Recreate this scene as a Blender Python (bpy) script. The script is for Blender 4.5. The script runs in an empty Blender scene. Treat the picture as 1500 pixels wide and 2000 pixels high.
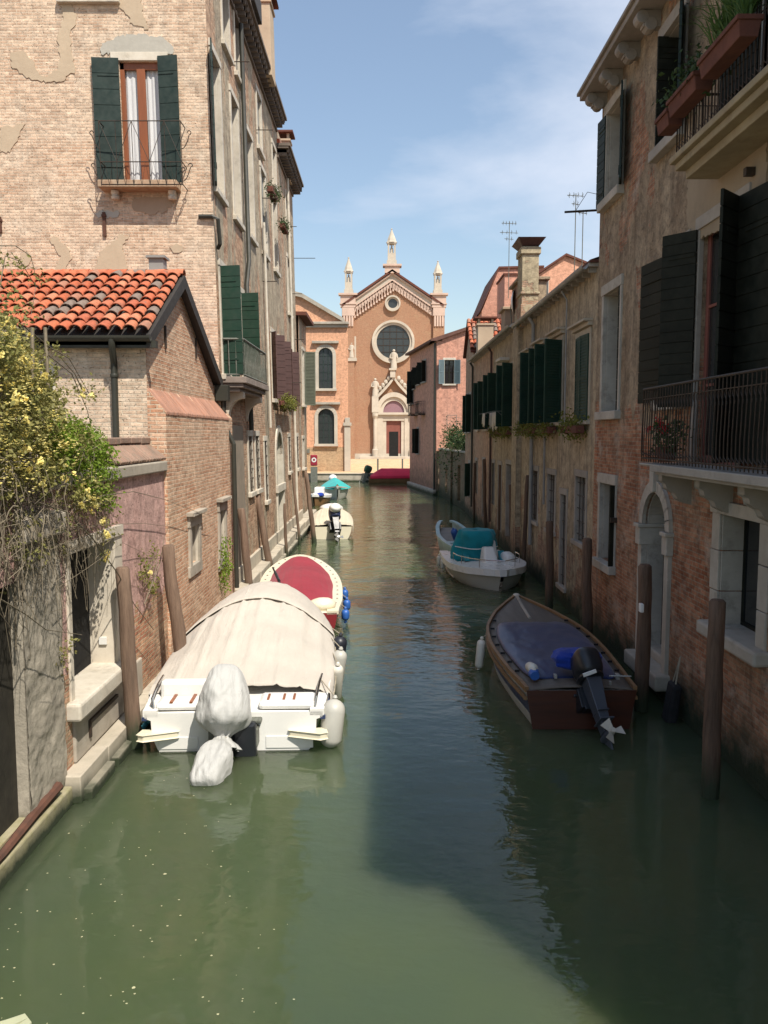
import bpy, math, random
from mathutils import Vector, Matrix, noise as mnoise
R = random.Random(7)
rad = math.radians
# ------------------------------------------------------------------ camera, sky, sun
SC = bpy.context.scene
FPX = 1620.0; EYE = 4.0; PITCH = math.atan(152/FPX)
cd = bpy.data.cameras.new('camera'); cam = bpy.data.objects.new('camera', cd); SC.collection.objects.link(cam)
cam.location = (0, 0, EYE); cam.rotation_euler = (math.pi/2 - PITCH, 0, 0)
cd.sensor_fit = 'VERTICAL'; cd.sensor_height = 24; cd.lens = 24*FPX/2000; cd.clip_start = .05; cd.clip_end = 4000
SC.camera = cam
SC.render.resolution_x = 768; SC.render.resolution_y = 1024
SUN = Vector((.37, -.60, 1.0)).normalized()
el = math.asin(SUN.z); az = math.atan2(SUN.x, SUN.y)
w = bpy.data.worlds.new('World'); SC.world = w; w.use_nodes = True
wn = w.node_tree; wn.nodes.clear()
sky = wn.nodes.new('ShaderNodeTexSky'); sky.sky_type = 'NISHITA'; sky.sun_disc = False
sky.sun_elevation = el; sky.sun_rotation = az; sky.air_density = 1.35; sky.dust_density = .9; sky.ozone_density = 2.2
bg = wn.nodes.new('ShaderNodeBackground'); bg.inputs['Strength'].default_value = .118
out = wn.nodes.new('ShaderNodeOutputWorld')
tc = wn.nodes.new('ShaderNodeTexCoord')
mp = wn.nodes.new('ShaderNodeMapping'); mp.inputs['Scale'].default_value = (1.3, 1.3, 3.4); mp.inputs['Rotation'].default_value = (.25, .35, 0)
mp.inputs['Location'].default_value = (.35, .1, .3)
nz = wn.nodes.new('ShaderNodeTexNoise'); nz.inputs['Scale'].default_value = 1.9; nz.inputs['Detail'].default_value = 9; nz.inputs['Roughness'].default_value = .56; nz.inputs['Distortion'].default_value = .35
sep = wn.nodes.new('ShaderNodeSeparateXYZ')
def wmath(op, a, b, clamp=False):
    m = wn.nodes.new('ShaderNodeMath'); m.operation = op; m.use_clamp = clamp
    for i, v in enumerate((a, b)):
        if hasattr(v, 'links'): wn.links.new(v, m.inputs[i])
        else: m.inputs[i].default_value = v
    return m.outputs[0]
wn.links.new(tc.outputs['Generated'], mp.inputs[0]); wn.links.new(mp.outputs[0], nz.inputs['Vector']); wn.links.new(tc.outputs['Generated'], sep.inputs[0])
bias = wmath('MULTIPLY', sep.outputs[0], 1.05)           # more cloud to the right
hz = wmath('MULTIPLY', sep.outputs[2], .22)
fac = wmath('ADD', nz.outputs['Fac'], wmath('ADD', bias, hz))
cr = wn.nodes.new('ShaderNodeValToRGB'); cr.color_ramp.elements[0].position = .60; cr.color_ramp.elements[0].color = (0,0,0,1)
cr.color_ramp.elements[1].position = .93; cr.color_ramp.elements[1].color = (1,1,1,1)
wn.links.new(fac, cr.inputs[0])
mx = wn.nodes.new('ShaderNodeMix'); mx.data_type = 'RGBA'
wn.links.new(wmath('ADD', wmath('MULTIPLY', cr.outputs[0], .78), .10), mx.inputs[0])
wn.links.new(sky.outputs[0], mx.inputs[6]); mx.inputs[7].default_value = (5.6, 6.0, 6.9, 1)
wn.links.new(mx.outputs[2], bg.inputs[0]); wn.links.new(bg.outputs[0], out.inputs[0])
sl = bpy.data.lights.new('sun', 'SUN'); sl.energy = 5.0; sl.angle = rad(.55); sl.color = (1, .93, .82)
so = bpy.data.objects.new('sun', sl); SC.collection.objects.link(so); so.rotation_euler = SUN.to_track_quat('Z', 'Y').to_euler(); so.location = (10, -20, 40)
SC.view_settings.view_transform = 'Standard'; SC.view_settings.look = 'None'; SC.view_settings.exposure = .36; SC.view_settings.gamma = 1
SC.render.engine = 'CYCLES'
# ------------------------------------------------------------------ pixels of the photograph (1500x2000) to rays
FW = Vector((0, math.cos(PITCH), -math.sin(PITCH))); UP = Vector((0, math.sin(PITCH), math.cos(PITCH))); EY = Vector((0, 0, EYE))
def ray(px, py): return FW + Vector((1,0,0))*((px-750)/FPX) + UP*((1000-py)/FPX)
def onX(px, py, X): d = ray(px,py); return EY + d*(X/d.x)
def onY(px, py, Y): d = ray(px,py); return EY + d*(Y/d.y)
def onZ(px, py, Z): d = ray(px,py); return EY + d*((Z-EYE)/d.z)
class Fr:
    def __init__(s, O, U, N, V=(0,0,1)):
        s.O=Vector(O); s.U=Vector(U).normalized(); s.V=Vector(V); s.N=Vector(N).normalized(); s.M=Matrix((s.U, s.V, s.N)).transposed().inverted()
    def pt(s, a, z, n=0): return s.O + s.U*a + s.V*z + s.N*n
    def px(s, x, y, n=0):
        d = ray(x,y); nn = s.U.cross(s.V)
        t = (s.O + s.N*n - EY).dot(nn)/d.dot(nn); q = s.M @ (EY + d*t - s.O)
        return q.x, q.y
    def rect(s, xl, yt, xr, yb, n=0):
        ym=(yt+yb)/2; xm=(xl+xr)/2
        a=s.px(xl,ym,n)[0]; b=s.px(xr,ym,n)[0]; c=s.px(xm,yb,n)[1]; d=s.px(xm,yt,n)[1]
        return min(a,b), max(a,b), min(c,d), max(c,d)
# ------------------------------------------------------------------ objects
base = {}
SPLIT={'swim_platform','stern_seat','white_downpipe','pilaster','wall_anchor','bracket','iron_rod','wall_bracket','pinnacle_base','teak_strip','transom_step','grab_rail','deck_fitting','tarp_strap','cover_strap','stem','gunwale','impost','reveal','pot','deck_snap','balcony_stone','chimney','downpipe','jamb','pot','trough','leaf_stem'}
def link(o): SC.collection.objects.link(o)
def tag(o, label=None, cat=None, group=None, kind=None):
    if label: o['label']=label
    if cat: o['category']=cat
    if group: o['group']=group
    if kind: o['kind']=kind
    return o
def thing(name, label, cat, loc=(0,0,0), rz=0, group=None, local=False, rx=0):
    o = bpy.data.objects.new(name, None); o.empty_display_size=.3; link(o)
    o.location=loc; o.rotation_euler=(rx,0,rz); base[o]=Vector((0,0,0)) if local else Vector(loc)
    return tag(o,label,cat,group)
class MB:
    def __init__(s): s.v=[]; s.f=[]; s.mi=[]; s.c=0
    def add(s, vs, fs, m=0):
        b=len(s.v); s.v+=[Vector(p) for p in vs]; s.f+=[tuple(i+b for i in f) for f in fs]; s.mi+=[m]*len(fs)
    def quad(s,a,b,c,d,m=0): s.add((a,b,c,d),[(0,1,2,3)],m)
    def hexa(s, p, m=0): s.add(p,[(0,3,2,1),(4,5,6,7),(0,1,5,4),(1,2,6,5),(2,3,7,6),(3,0,4,7)],m)
    def box(s,x0,x1,y0,y1,z0,z1,m=0): s.hexa([(x0,y0,z0),(x1,y0,z0),(x1,y1,z0),(x0,y1,z0),(x0,y0,z1),(x1,y0,z1),(x1,y1,z1),(x0,y1,z1)],m)
    def ob(s,F,a,b,c,d,n0,n1,m=0): s.hexa([F.pt(a,c,n0),F.pt(b,c,n0),F.pt(b,c,n1),F.pt(a,c,n1),F.pt(a,d,n0),F.pt(b,d,n0),F.pt(b,d,n1),F.pt(a,d,n1)],m)
    def prism(s,F,pts,n0,n1,m=0):
        k=len(pts); vs=[F.pt(a,z,n0) for a,z in pts]+[F.pt(a,z,n1) for a,z in pts]
        s.add(vs,[tuple(range(k)),tuple(range(2*k-1,k-1,-1))]+[(i,(i+1)%k,(i+1)%k+k,i+k) for i in range(k)],m)
    def tube(s,pts,r,n=8,r1=None,m=0,cap=True):
        pts=[Vector(p) for p in pts]; k=len(pts); r1=r if r1 is None else r1; vs=[]; rings=[]
        ref=None
        for i,p in enumerate(pts):
            t=(pts[min(i+1,k-1)]-pts[max(i-1,0)]).normalized()
            if ref is None: ref=Vector((0,0,1)) if abs(t.z)<.9 else Vector((1,0,0))
            a=t.cross(ref).normalized(); b=a.cross(t).normalized(); ref=b
            rr=(r[i] if isinstance(r,(list,tuple)) else r+(r1-r)*i/max(1,k-1))
            for j in range(n):
                an=2*math.pi*j/n; vs.append(p+a*math.cos(an)*rr+b*math.sin(an)*rr)
        fs=[(i*n+j,i*n+(j+1)%n,(i+1)*n+(j+1)%n,(i+1)*n+j) for i in range(k-1) for j in range(n)]
        if cap: fs+=[tuple(range(n-1,-1,-1)),tuple((k-1)*n+j for j in range(n))]
        s.add(vs,fs,m)
    def lathe(s,c,prof,n=16,m=0,sx=1,sy=1,rot=0):
        c=Vector(c); vs=[]; k=len(prof)
        for r,z in prof:
            for j in range(n):
                an=2*math.pi*j/n+rot; vs.append(c+Vector((math.cos(an)*r*sx,math.sin(an)*r*sy,z)))
        fs=[(i*n+j,i*n+(j+1)%n,(i+1)*n+(j+1)%n,(i+1)*n+j) for i in range(k-1) for j in range(n)]
        fs+=[tuple(range(n-1,-1,-1)),tuple((k-1)*n+j for j in range(n))]
        s.add(vs,fs,m)
    def blob(s,c,r,nz=.1,sc=1.5,nu=20,nv=12,m=0,seed=0,M=None,p=1.0):
        c=Vector(c); r=Vector(r) if not isinstance(r,(int,float)) else Vector((r,r,r)); vs=[]
        for i in range(nv+1):
            th=math.pi*i/nv
            for j in range(nu):
                ph=2*math.pi*j/nu; d=Vector((math.sin(th)*math.cos(ph),math.sin(th)*math.sin(ph),math.cos(th)))
                q=Vector([math.copysign(abs(x)**p,x) for x in d])
                q=q*(1+nz*mnoise.fractal(d*sc+Vector((seed*3.7,seed,0)),.6,2.,4))
                q=Vector((q.x*r.x,q.y*r.y,q.z*r.z))
                if M: q=M@q
                vs.append(c+q)
        fs=[(i*nu+j,(i+1)*nu+j,(i+1)*nu+(j+1)%nu,i*nu+(j+1)%nu) for i in range(nv) for j in range(nu)]
        s.add(vs,fs,m)
    def grid(s,fn,nu,nv,m=0,closeu=False):
        vs=[Vector(fn(i/nu,j/nv)) for j in range(nv+1) for i in range(nu+1)]
        s.add(vs,[(j*(nu+1)+i,j*(nu+1)+i+1,(j+1)*(nu+1)+i+1,(j+1)*(nu+1)+i) for j in range(nv) for i in range(nu)],m)
    def pieces(s):
        # connected islands, then islands whose boxes touch
        n=len(s.v); p=list(range(n))
        def fd(i):
            while p[i]!=i: p[i]=p[p[i]]; i=p[i]
            return i
        for f in s.f:
            a=fd(f[0])
            for i in f[1:]: p[fd(i)]=a
        isl={}
        for i in range(n): isl.setdefault(fd(i),[]).append(i)
        bx=[[min(s.v[i][k] for i in L) for k in range(3)]+[max(s.v[i][k] for i in L) for k in range(3)] for L in isl.values()]
        g=list(range(len(bx)))
        def fg(i):
            while g[i]!=i: i=g[i]
            return i
        for i in range(len(bx)):
            for j in range(i):
                if all(bx[i][k]<=bx[j][k+3]+.015 and bx[j][k]<=bx[i][k+3]+.015 for k in range(3)): g[fg(i)]=fg(j)
        own={}
        for q,L in enumerate(isl.values()):
            for i in L: own[i]=fg(q)
        out={}
        for fi,f in enumerate(s.f):
            k=own[f[0]]
            if k not in out: out[k]=MB(); out[k].piece=True; out[k].mp={}
            m=out[k]; ff=[]
            for i in f:
                if i not in m.mp: m.mp[i]=len(m.v); m.v.append(s.v[i])
                ff.append(m.mp[i])
            m.f.append(tuple(ff)); m.mi.append(s.mi[fi])
        return list(out.values())
    def build(s,name,mat,parent=None,smooth=False,bevel=0,label=None,kind=None,solid=0,sub=0,ang=40):
        if not s.v: return None
        if name in SPLIT and parent is not None and not getattr(s,'piece',False):
            P=s.pieces()
            if len(P)>1: return [q.build(name,mat,parent,smooth,bevel,label,kind,solid,sub,ang) for q in P][0]
        pb=base[parent] if parent else Vector((0,0,0))
        n=len(s.v); mn=Vector([min(v[i] for v in s.v) for i in range(3)]); mx_=Vector([max(v[i] for v in s.v) for i in range(3)])
        o0=Vector(((mn.x+mx_.x)/2,(mn.y+mx_.y)/2,mn.z))
        me=bpy.data.meshes.new(name); me.from_pydata([v-o0 for v in s.v],[],s.f)
        uv=me.uv_layers.new(name='UVMap'); V=s.v; L=uv.data; li=0
        for p in me.polygons:
            nn=p.normal; ax=abs(nn.x); ay=abs(nn.y); az_=abs(nn.z)
            for vi in p.vertices:
                v=V[vi]
                if az_>ax and az_>ay: L[li].uv=(v.x,v.y)
                elif ax>=ay: L[li].uv=(v.y,v.z)
                else: L[li].uv=(v.x,v.z)
                li+=1
        mats=mat if isinstance(mat,(list,tuple)) else [mat]
        for m_ in mats: me.materials.append(m_)
        if len(mats)>1: me.polygons.foreach_set('material_index',s.mi)
        if smooth:
            me.shade_smooth(); me.set_sharp_from_angle(angle=rad(ang))
        o=bpy.data.objects.new(name,me); link(o); base[o]=o0
        if parent: o.parent=parent
        o.location=o0-pb
        if solid:
            md=o.modifiers.new('s','SOLIDIFY'); md.thickness=solid; md.offset=-1
        if bevel:
            md=o.modifiers.new('b','BEVEL'); md.width=bevel; md.segments=2; md.limit_method='ANGLE'; md.harden_normals=False
        if sub:
            md=o.modifiers.new('d','SUBSURF'); md.levels=sub; md.render_levels=sub
        if label: o['label']=label
        if kind: o['kind']=kind
        return o
# ------------------------------------------------------------------ materials
class NT:
    def __init__(s,name):
        s.m=bpy.data.materials.new(name); s.m.use_nodes=True; s.t=s.m.node_tree; s.b=s.t.nodes['Principled BSDF']; s.cache={}
        s.b.inputs['Specular IOR Level'].default_value=.35
    def n(s,k): return s.t.nodes.new(k)
    def lk(s,a,i):
        if hasattr(a,'links'): s.t.links.new(a,i)
        elif isinstance(a,(tuple,list)) and len(a)==3 and i.type=='RGBA': i.default_value=(*a,1)
        else: i.default_value=a
    def uv(s,sc=(1,1,1),loc=(0,0,0),rot=(0,0,0),src='UV'):
        if src=='P': g=s.n('ShaderNodeNewGeometry').outputs['Position']
        else: g=s.n('ShaderNodeTexCoord').outputs[src]
        m=s.n('ShaderNodeMapping'); m.inputs['Scale'].default_value=sc; m.inputs['Location'].default_value=loc; m.inputs['Rotation'].default_value=rot
        s.t.links.new(g,m.inputs[0]); return m.outputs[0]
    def noise(s,vec,scale,detail=5,rough=.55,dist=0):
        t=s.n('ShaderNodeTexNoise'); s.lk(vec,t.inputs['Vector']); t.inputs['Scale'].default_value=scale; t.inputs['Detail'].default_value=detail
        t.inputs['Roughness'].default_value=rough; t.inputs['Distortion'].default_value=dist; return t.outputs['Fac']
    def ncol(s,vec,scale):
        t=s.n('ShaderNodeTexNoise'); s.lk(vec,t.inputs['Vector']); t.inputs['Scale'].default_value=scale; t.inputs['Detail'].default_value=3; return t.outputs['Color']
    def vor(s,vec,scale,feat='F1'):
        t=s.n('ShaderNodeTexVoronoi'); t.feature=feat; s.lk(vec,t.inputs['Vector']); t.inputs['Scale'].default_value=scale; return t
    def ramp(s,f,*st):
        r=s.n('ShaderNodeValToRGB'); s.lk(f,r.inputs[0]); e=r.color_ramp.elements
        while len(e)<len(st): e.new(.5)
        for q,(p,c) in zip(e,st):
            q.position=p; q.color=(c,c,c,1) if isinstance(c,(int,float)) else (*c,1)
        return r.outputs[0]
    def step(s,f,a,b): return s.ramp(f,(a,0.),(b,1.))
    def math(s,op,a,b=0,clamp=False):
        m=s.n('ShaderNodeMath'); m.operation=op; m.use_clamp=clamp; s.lk(a,m.inputs[0]); s.lk(b,m.inputs[1]); return m.outputs[0]
    def vadd(s,a,b,op='ADD'):
        m=s.n('ShaderNodeVectorMath'); m.operation=op; s.lk(a,m.inputs[0]); s.lk(b,m.inputs[1]); return m.outputs[0]
    def mix(s,f,a,b,bt='MIX'):
        m=s.n('ShaderNodeMix'); m.data_type='RGBA'; m.blend_type=bt; s.lk(f,m.inputs[0]); s.lk(a,m.inputs[6]); s.lk(b,m.inputs[7]); return m.outputs[2]
    def z(s):
        if 'z' not in s.cache:
            sp=s.n('ShaderNodeSeparateXYZ'); s.t.links.new(s.n('ShaderNodeNewGeometry').outputs['Position'],sp.inputs[0]); s.cache['z']=sp.outputs[2]; s.cache['y']=sp.outputs[1]; s.cache['x']=sp.outputs[0]
        return s.cache['z']
    def zr(s,a,b):
        m=s.n('ShaderNodeMapRange'); s.lk(s.z(),m.inputs[0]); m.inputs[1].default_value=a; m.inputs[2].default_value=b; return m.outputs[0]
    def yr(s,a,b,k='y'):
        s.z(); m=s.n('ShaderNodeMapRange'); s.lk(s.cache[k],m.inputs[0]); m.inputs[1].default_value=a; m.inputs[2].default_value=b; return m.outputs[0]
    def bump(s,h,dist,strength=1,prev=None):
        b=s.n('ShaderNodeBump'); b.inputs['Strength'].default_value=strength; b.inputs['Distance'].default_value=dist; s.lk(h,b.inputs['Height'])
        if prev: s.t.links.new(prev,b.inputs['Normal'])
        return b.outputs[0]
    def done(s,col=None,rough=.8,norm=None,metal=0,spec=None):
        if col is not None: s.lk(col,s.b.inputs['Base Color'])
        s.lk(rough,s.b.inputs['Roughness']); s.b.inputs['Metallic'].default_value=metal
        if norm: s.t.links.new(norm,s.b.inputs['Normal'])
        if spec is not None: s.b.inputs['Specular IOR Level'].default_value=spec
        return s.m
def wallmat(name,c1,c2,mortar,plaster=None,thr=.5,psc=.6,zb=(0,0,1,0),eff=None,effthr=.62,damp=1.,dz=.9,streak=.35,plaster2=None,seed=0,mort=.010,pale=None,palethr=.55,rough_face=1.0,brvar=.45,bw=.215,rh=.064,grunge=.5,pst=(1,1,1)):
    """brick with mortar, peeling plaster (mask: noise + bias between heights), salts, streaks and a damp green foot"""
    t=NT(name); uv=t.uv(loc=(seed*3.1,seed*1.7,0)); uvd=t.vadd(uv,t.vadd(t.vadd(t.ncol(uv,2.2),(.5,.5,.5),'SUBTRACT'),(.05,.035,0),'MULTIPLY'))
    b=t.n('ShaderNodeTexBrick'); t.lk(uvd,b.inputs['Vector']); b.inputs['Scale'].default_value=1
    b.inputs['Brick Width'].default_value=bw; b.inputs['Row Height'].default_value=rh; b.inputs['Mortar Size'].default_value=mort; b.inputs['Mortar Smooth'].default_value=.35
    b.inputs['Color1'].default_value=(*c1,1); b.inputs['Color2'].default_value=(*c2,1); b.inputs['Mortar'].default_value=(*mortar,1); b.inputs['Bias'].default_value=-.1
    b.offset_frequency=2
    n1=t.noise(uv,.7,6,.6); n2=t.noise(uv,9,5,.65); n3=t.noise(uv,2.3,6,.6,.4)
    col=t.mix(t.ramp(n1,(.35,0.),(.65,.55)),b.outputs['Color'],mortar)
    br=t.n('ShaderNodeTexBrick'); t.lk(uvd,br.inputs['Vector']); br.inputs['Scale'].default_value=1; br.inputs['Brick Width'].default_value=bw; br.inputs['Row Height'].default_value=rh; br.inputs['Mortar Size'].default_value=0
    br.inputs['Color1'].default_value=(.62,.62,.62,1); br.inputs['Color2'].default_value=(1.18,1.18,1.18,1); br.inputs['Bias'].default_value=.25
    col=t.mix(brvar,col,br.outputs['Color'],'MULTIPLY')
    if pale: col=t.mix(t.step(n3,palethr,palethr+.12),col,pale)
    if eff: col=t.mix(t.math('MULTIPLY',t.step(t.noise(uv,1.6,8,.7),effthr,effthr+.14),.75),col,eff)
    col=t.mix(1,col,t.ramp(n2,(.25,.72),(.75,1.18)),'MULTIPLY')
    h=t.math('MULTIPLY',b.outputs['Fac'],-.8); h=t.math('ADD',h,t.math('MULTIPLY',n2,.9*rough_face)); h=t.math('ADD',h,t.math('MULTIPLY',n3,1.6*rough_face))
    if plaster:
        zz=t.ramp(t.zr(zb[0],zb[2]),(0,.5+zb[1]),(1,.5+zb[3]))
        mk=t.math('ADD',t.noise(t.uv(sc=pst,loc=(seed*3.1,seed*1.7,0)),psc,9,.66,.3),t.math('SUBTRACT',zz,.5))
        mk=t.math('ADD',mk,t.math('MULTIPLY',t.math('SUBTRACT',n2,.5),.12))
        mask=t.step(mk,thr,thr+.018)
        p2=plaster2 or tuple(c*.72 for c in plaster)
        pc=t.mix(t.ramp(t.noise(t.uv(sc=(1.6,.5,1)),1.3,7,.65),(.35,0.),(.7,1.)),plaster,p2)
        pc=t.mix(1,pc,t.ramp(t.noise(uv,14,6,.7),(.3,.86),(.7,1.1)),'MULTIPLY')
        pc=t.mix(1,pc,t.ramp(t.noise(uv,4.5,12,.75,.4),(.32,.62),(.5,.98),(.68,1.22)),'MULTIPLY'); col=t.mix(mask,col,pc); hp=t.math('ADD',t.math('MULTIPLY',t.noise(uv,5,8,.7),1.4),1.3); hm=t.n('ShaderNodeMix'); t.lk(mask,hm.inputs[0]); t.lk(h,hm.inputs[2]); t.lk(hp,hm.inputs[3]); h=hm.outputs[0]
    gr=t.noise(uv,3.4,12,.78,.5); col=t.mix(grunge,col,t.ramp(gr,(.33,.45),(.5,.95),(.68,1.25)),'MULTIPLY'); h=t.math('ADD',h,t.math('MULTIPLY',gr,1.2*rough_face))
    pt_=t.noise(uvd,26,4,.7,.3); pit=t.ramp(pt_,(.60,0.),(.70,1.)); col=t.mix(t.math('MULTIPLY',pit,.55),col,(.10,.06,.04)); h=t.math('ADD',h,t.math('MULTIPLY',pit,-1.6))
    st=t.noise(t.uv(sc=(3.2,.16,1),loc=(seed,0,0)),1.6,6,.65)
    col=t.mix(t.math('MULTIPLY',t.ramp(st,(.5,0.),(.72,1.)),streak),col,(.07,.06,.05))
    if damp:
        dn=t.math('ADD',t.zr(0,dz),t.math('MULTIPLY',t.math('SUBTRACT',n3,.5),.9))
        col=t.mix(t.math('MULTIPLY',t.ramp(dn,(.15,1.),(.62,0.)),damp),col,(.035,.045,.025))
    nm=t.bump(h,.014,.9)
    return t.done(col,t.ramp(n2,(.3,.78),(.7,.95)),nm,spec=.2)
def pm(name,c,rough=.7,var=.25,sc=6,bump=.003,metal=0,c2=None,src='Object',stretch=(1,1,1),spec=.35,det=6,damp=0,dirt=0):
    t=NT(name); v=t.uv(sc=stretch,src=src); n1=t.noise(v,sc,det,.62); n2=t.noise(v,sc*.25,5,.6)
    c2=c2 or tuple(x*(1-var) for x in c)
    col=t.mix(t.ramp(n1,(.3,0.),(.7,1.)),c,c2); col=t.mix(1,col,t.ramp(n2,(.3,1-var*.7),(.7,1+var*.35)),'MULTIPLY')
    if dirt:
        col=t.mix(t.math('MULTIPLY',t.step(t.noise(v,sc*.6,8,.72),.55,.75),dirt),col,(.06,.055,.045))
    if damp:
        dn=t.math('ADD',t.zr(0,damp),t.math('MULTIPLY',t.math('SUBTRACT',n1,.5),.8))
        col=t.mix(t.ramp(dn,(.2,1.),(.7,0.)),col,(.03,.04,.02))
    nm=t.bump(n1,bump,1) if bump else None
    return t.done(col,t.ramp(n1,(.3,max(0,rough-.08)),(.7,min(1,rough+.08))),nm,metal,spec)
# walls
M={}
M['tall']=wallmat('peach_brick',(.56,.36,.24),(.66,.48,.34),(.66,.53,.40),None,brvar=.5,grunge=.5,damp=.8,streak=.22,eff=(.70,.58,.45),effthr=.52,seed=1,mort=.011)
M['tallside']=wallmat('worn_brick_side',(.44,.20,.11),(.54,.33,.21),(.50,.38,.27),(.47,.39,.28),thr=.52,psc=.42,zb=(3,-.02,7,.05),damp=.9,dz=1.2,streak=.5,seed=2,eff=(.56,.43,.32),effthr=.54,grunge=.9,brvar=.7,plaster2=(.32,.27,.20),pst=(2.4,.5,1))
M['annexfront']=wallmat('annex_pale_brick',(.62,.44,.31),(.66,.50,.37),(.62,.52,.40),None,seed=3,streak=.18,damp=0,eff=(.66,.56,.44),effthr=.5)
M['annex']=wallmat('annex_red_brick',(.54,.25,.14),(.64,.40,.26),(.66,.52,.38),None,grunge=.35,seed=4,streak=.22,dz=.6,pale=(.60,.42,.30),palethr=.60,mort=.010)
M['pinkwall']=wallmat('pink_plaster_wall',(.45,.17,.10),(.58,.33,.20),(.48,.38,.26),(.62,.41,.36),thr=.51,psc=.55,zb=(.9,-.12,2.6,.34),plaster2=(.52,.32,.28),seed=5,grunge=.6,streak=.35,dz=.5,rough_face=1.5)
M['right']=wallmat('dark_red_brick',(.37,.125,.06),(.44,.20,.11),(.38,.27,.18),(.42,.33,.225),thr=.54,psc=.6,zb=(2.6,-.30,4.8,.11),seed=6,streak=.5,dz=1.3,eff=(.47,.39,.31),effthr=.52,plaster2=(.22,.155,.10),rough_face=1.8,grunge=.95,brvar=.7,pst=(1.3,.7,1))
M['beige']=wallmat('beige_stucco',(.36,.17,.10),(.42,.24,.15),(.36,.29,.21),(.46,.37,.25),thr=.40,psc=.9,zb=(0.6,-.10,4.0,.14),seed=7,grunge=.9,streak=.8,dz=1.2,plaster2=(.40,.32,.22))
M['beige2']=wallmat('salmon_stucco',(.36,.17,.10),(.42,.24,.15),(.36,.29,.21),(.52,.30,.20),thr=.42,psc=.9,zb=(.8,-.10,3.6,.2),seed=8,grunge=.8,streak=.7,dz=1.2,plaster2=(.44,.33,.22))
M['farpink']=wallmat('pink_stucco',(.4,.2,.12),(.42,.24,.15),(.36,.29,.21),(.62,.31,.22),thr=.30,psc=.4,zb=(1,-.03,4,.3),seed=9,streak=.3,dz=3.5,damp=.55,plaster2=(.56,.30,.22))
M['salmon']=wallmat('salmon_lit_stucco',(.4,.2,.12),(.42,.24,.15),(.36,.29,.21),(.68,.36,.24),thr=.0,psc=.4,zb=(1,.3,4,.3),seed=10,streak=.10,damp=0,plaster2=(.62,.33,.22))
M['school']=wallmat('orange_stucco',(.50,.30,.17),(.52,.34,.2),(.5,.38,.24),(.70,.38,.235),thr=.50,psc=.25,zb=(2.6,-.6,3.0,.5),seed=11,streak=.10,damp=.3,plaster2=(.66,.36,.22))
M['church']=wallmat('church_brick',(.40,.215,.13),(.43,.235,.145),(.43,.26,.165),None,brvar=.12,grunge=.25,seed=12,streak=.12,damp=0,pale=(.44,.28,.17),palethr=.54,mort=.006)
M['gardenwall']=wallmat('old_garden_wall',(.25,.13,.08),(.3,.18,.11),(.25,.2,.14),(.26,.2,.13),thr=.45,seed=13,dz=1.5)
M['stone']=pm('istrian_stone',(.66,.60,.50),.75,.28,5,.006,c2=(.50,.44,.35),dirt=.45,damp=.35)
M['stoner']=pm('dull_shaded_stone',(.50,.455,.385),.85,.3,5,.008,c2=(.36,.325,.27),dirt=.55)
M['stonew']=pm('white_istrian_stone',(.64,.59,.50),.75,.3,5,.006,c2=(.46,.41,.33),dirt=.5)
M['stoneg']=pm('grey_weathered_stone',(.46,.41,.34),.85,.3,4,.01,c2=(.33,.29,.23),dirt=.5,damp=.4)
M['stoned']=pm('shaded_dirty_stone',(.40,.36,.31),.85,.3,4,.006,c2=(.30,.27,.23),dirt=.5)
M['quay']=pm('quay_stone',(.52,.46,.37),.85,.3,3,.012,c2=(.36,.32,.25),dirt=.6,damp=.32)
M['churchstone']=pm('church_white_stone',(.60,.53,.43),.8,.3,1.2,.01)
M['frieze']=pm('church_frieze_stone',(.62,.46,.37),.7,.2,2,.01)
M['plpatch']=pm('tan_plaster_patch',(.52,.41,.29),.9,.25,4,.012,c2=(.44,.34,.24),dirt=.2)
M['plgrey']=pm('grey_mortar_patch',(.45,.42,.36),.9,.16,6,.008)
M['pldark']=pm('brown_plaster_patch',(.42,.31,.22),.9,.16,6,.005)
M['green']=pm('dark_green_paint',(.020,.036,.031),.6,.5,7,.003,c2=(.036,.05,.044),spec=.2,dirt=.2)
M['green2']=pm('green_paint',(.018,.055,.036),.6,.4,7,.003,c2=(.03,.055,.04),spec=.2,dirt=.2)
M['black']=pm('black_green_paint',(.016,.018,.013),.7,.5,6,.003,c2=(.030,.030,.022),spec=.12,dirt=.2)
M['brownsh']=pm('brown_shutter_paint',(.10,.055,.05),.55,.3,7,.002)
M['greysh']=pm('grey_green_shutter',(.13,.14,.10),.6,.3,7,.002)
M['wood']=pm('varnished_wood',(.30,.10,.04),.4,.35,12,.002,stretch=(1,1,.15))
M['bluesh']=pm('blue_grey_shutter',(.16,.22,.24),.5,.25,7,.002)
M['maroon']=pm('maroon_door_paint',(.24,.085,.065),.5,.25,7,.002)
M['iron']=pm('wrought_iron',(.022,.020,.018),.6,.4,20,.001,c2=(.06,.035,.02))
M['irong']=pm('grey_iron',(.20,.21,.18),.6,.3,20,.001,c2=(.10,.10,.08))
M['pipe']=pm('dark_pipe',(.045,.045,.035),.5,.3,6,.001)
M['pipeg']=pm('zinc_pipe',(.32,.31,.29),.5,.3,5,.001)
M['rust']=pm('rusty_iron',(.15,.065,.04),.9,.5,9,.006,c2=(.075,.04,.03),dirt=.4)
M['timber']=pm('dark_roof_timber',(.045,.04,.036),.7,.3,8,.003)
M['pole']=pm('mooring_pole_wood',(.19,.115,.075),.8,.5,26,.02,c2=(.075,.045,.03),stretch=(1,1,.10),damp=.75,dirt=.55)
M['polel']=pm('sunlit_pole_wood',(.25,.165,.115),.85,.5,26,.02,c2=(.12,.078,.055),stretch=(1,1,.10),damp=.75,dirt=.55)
M['curtain']=pm('white_curtain',(.62,.62,.62),.9,.15,7,.01,stretch=(6,6,.3))
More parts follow.
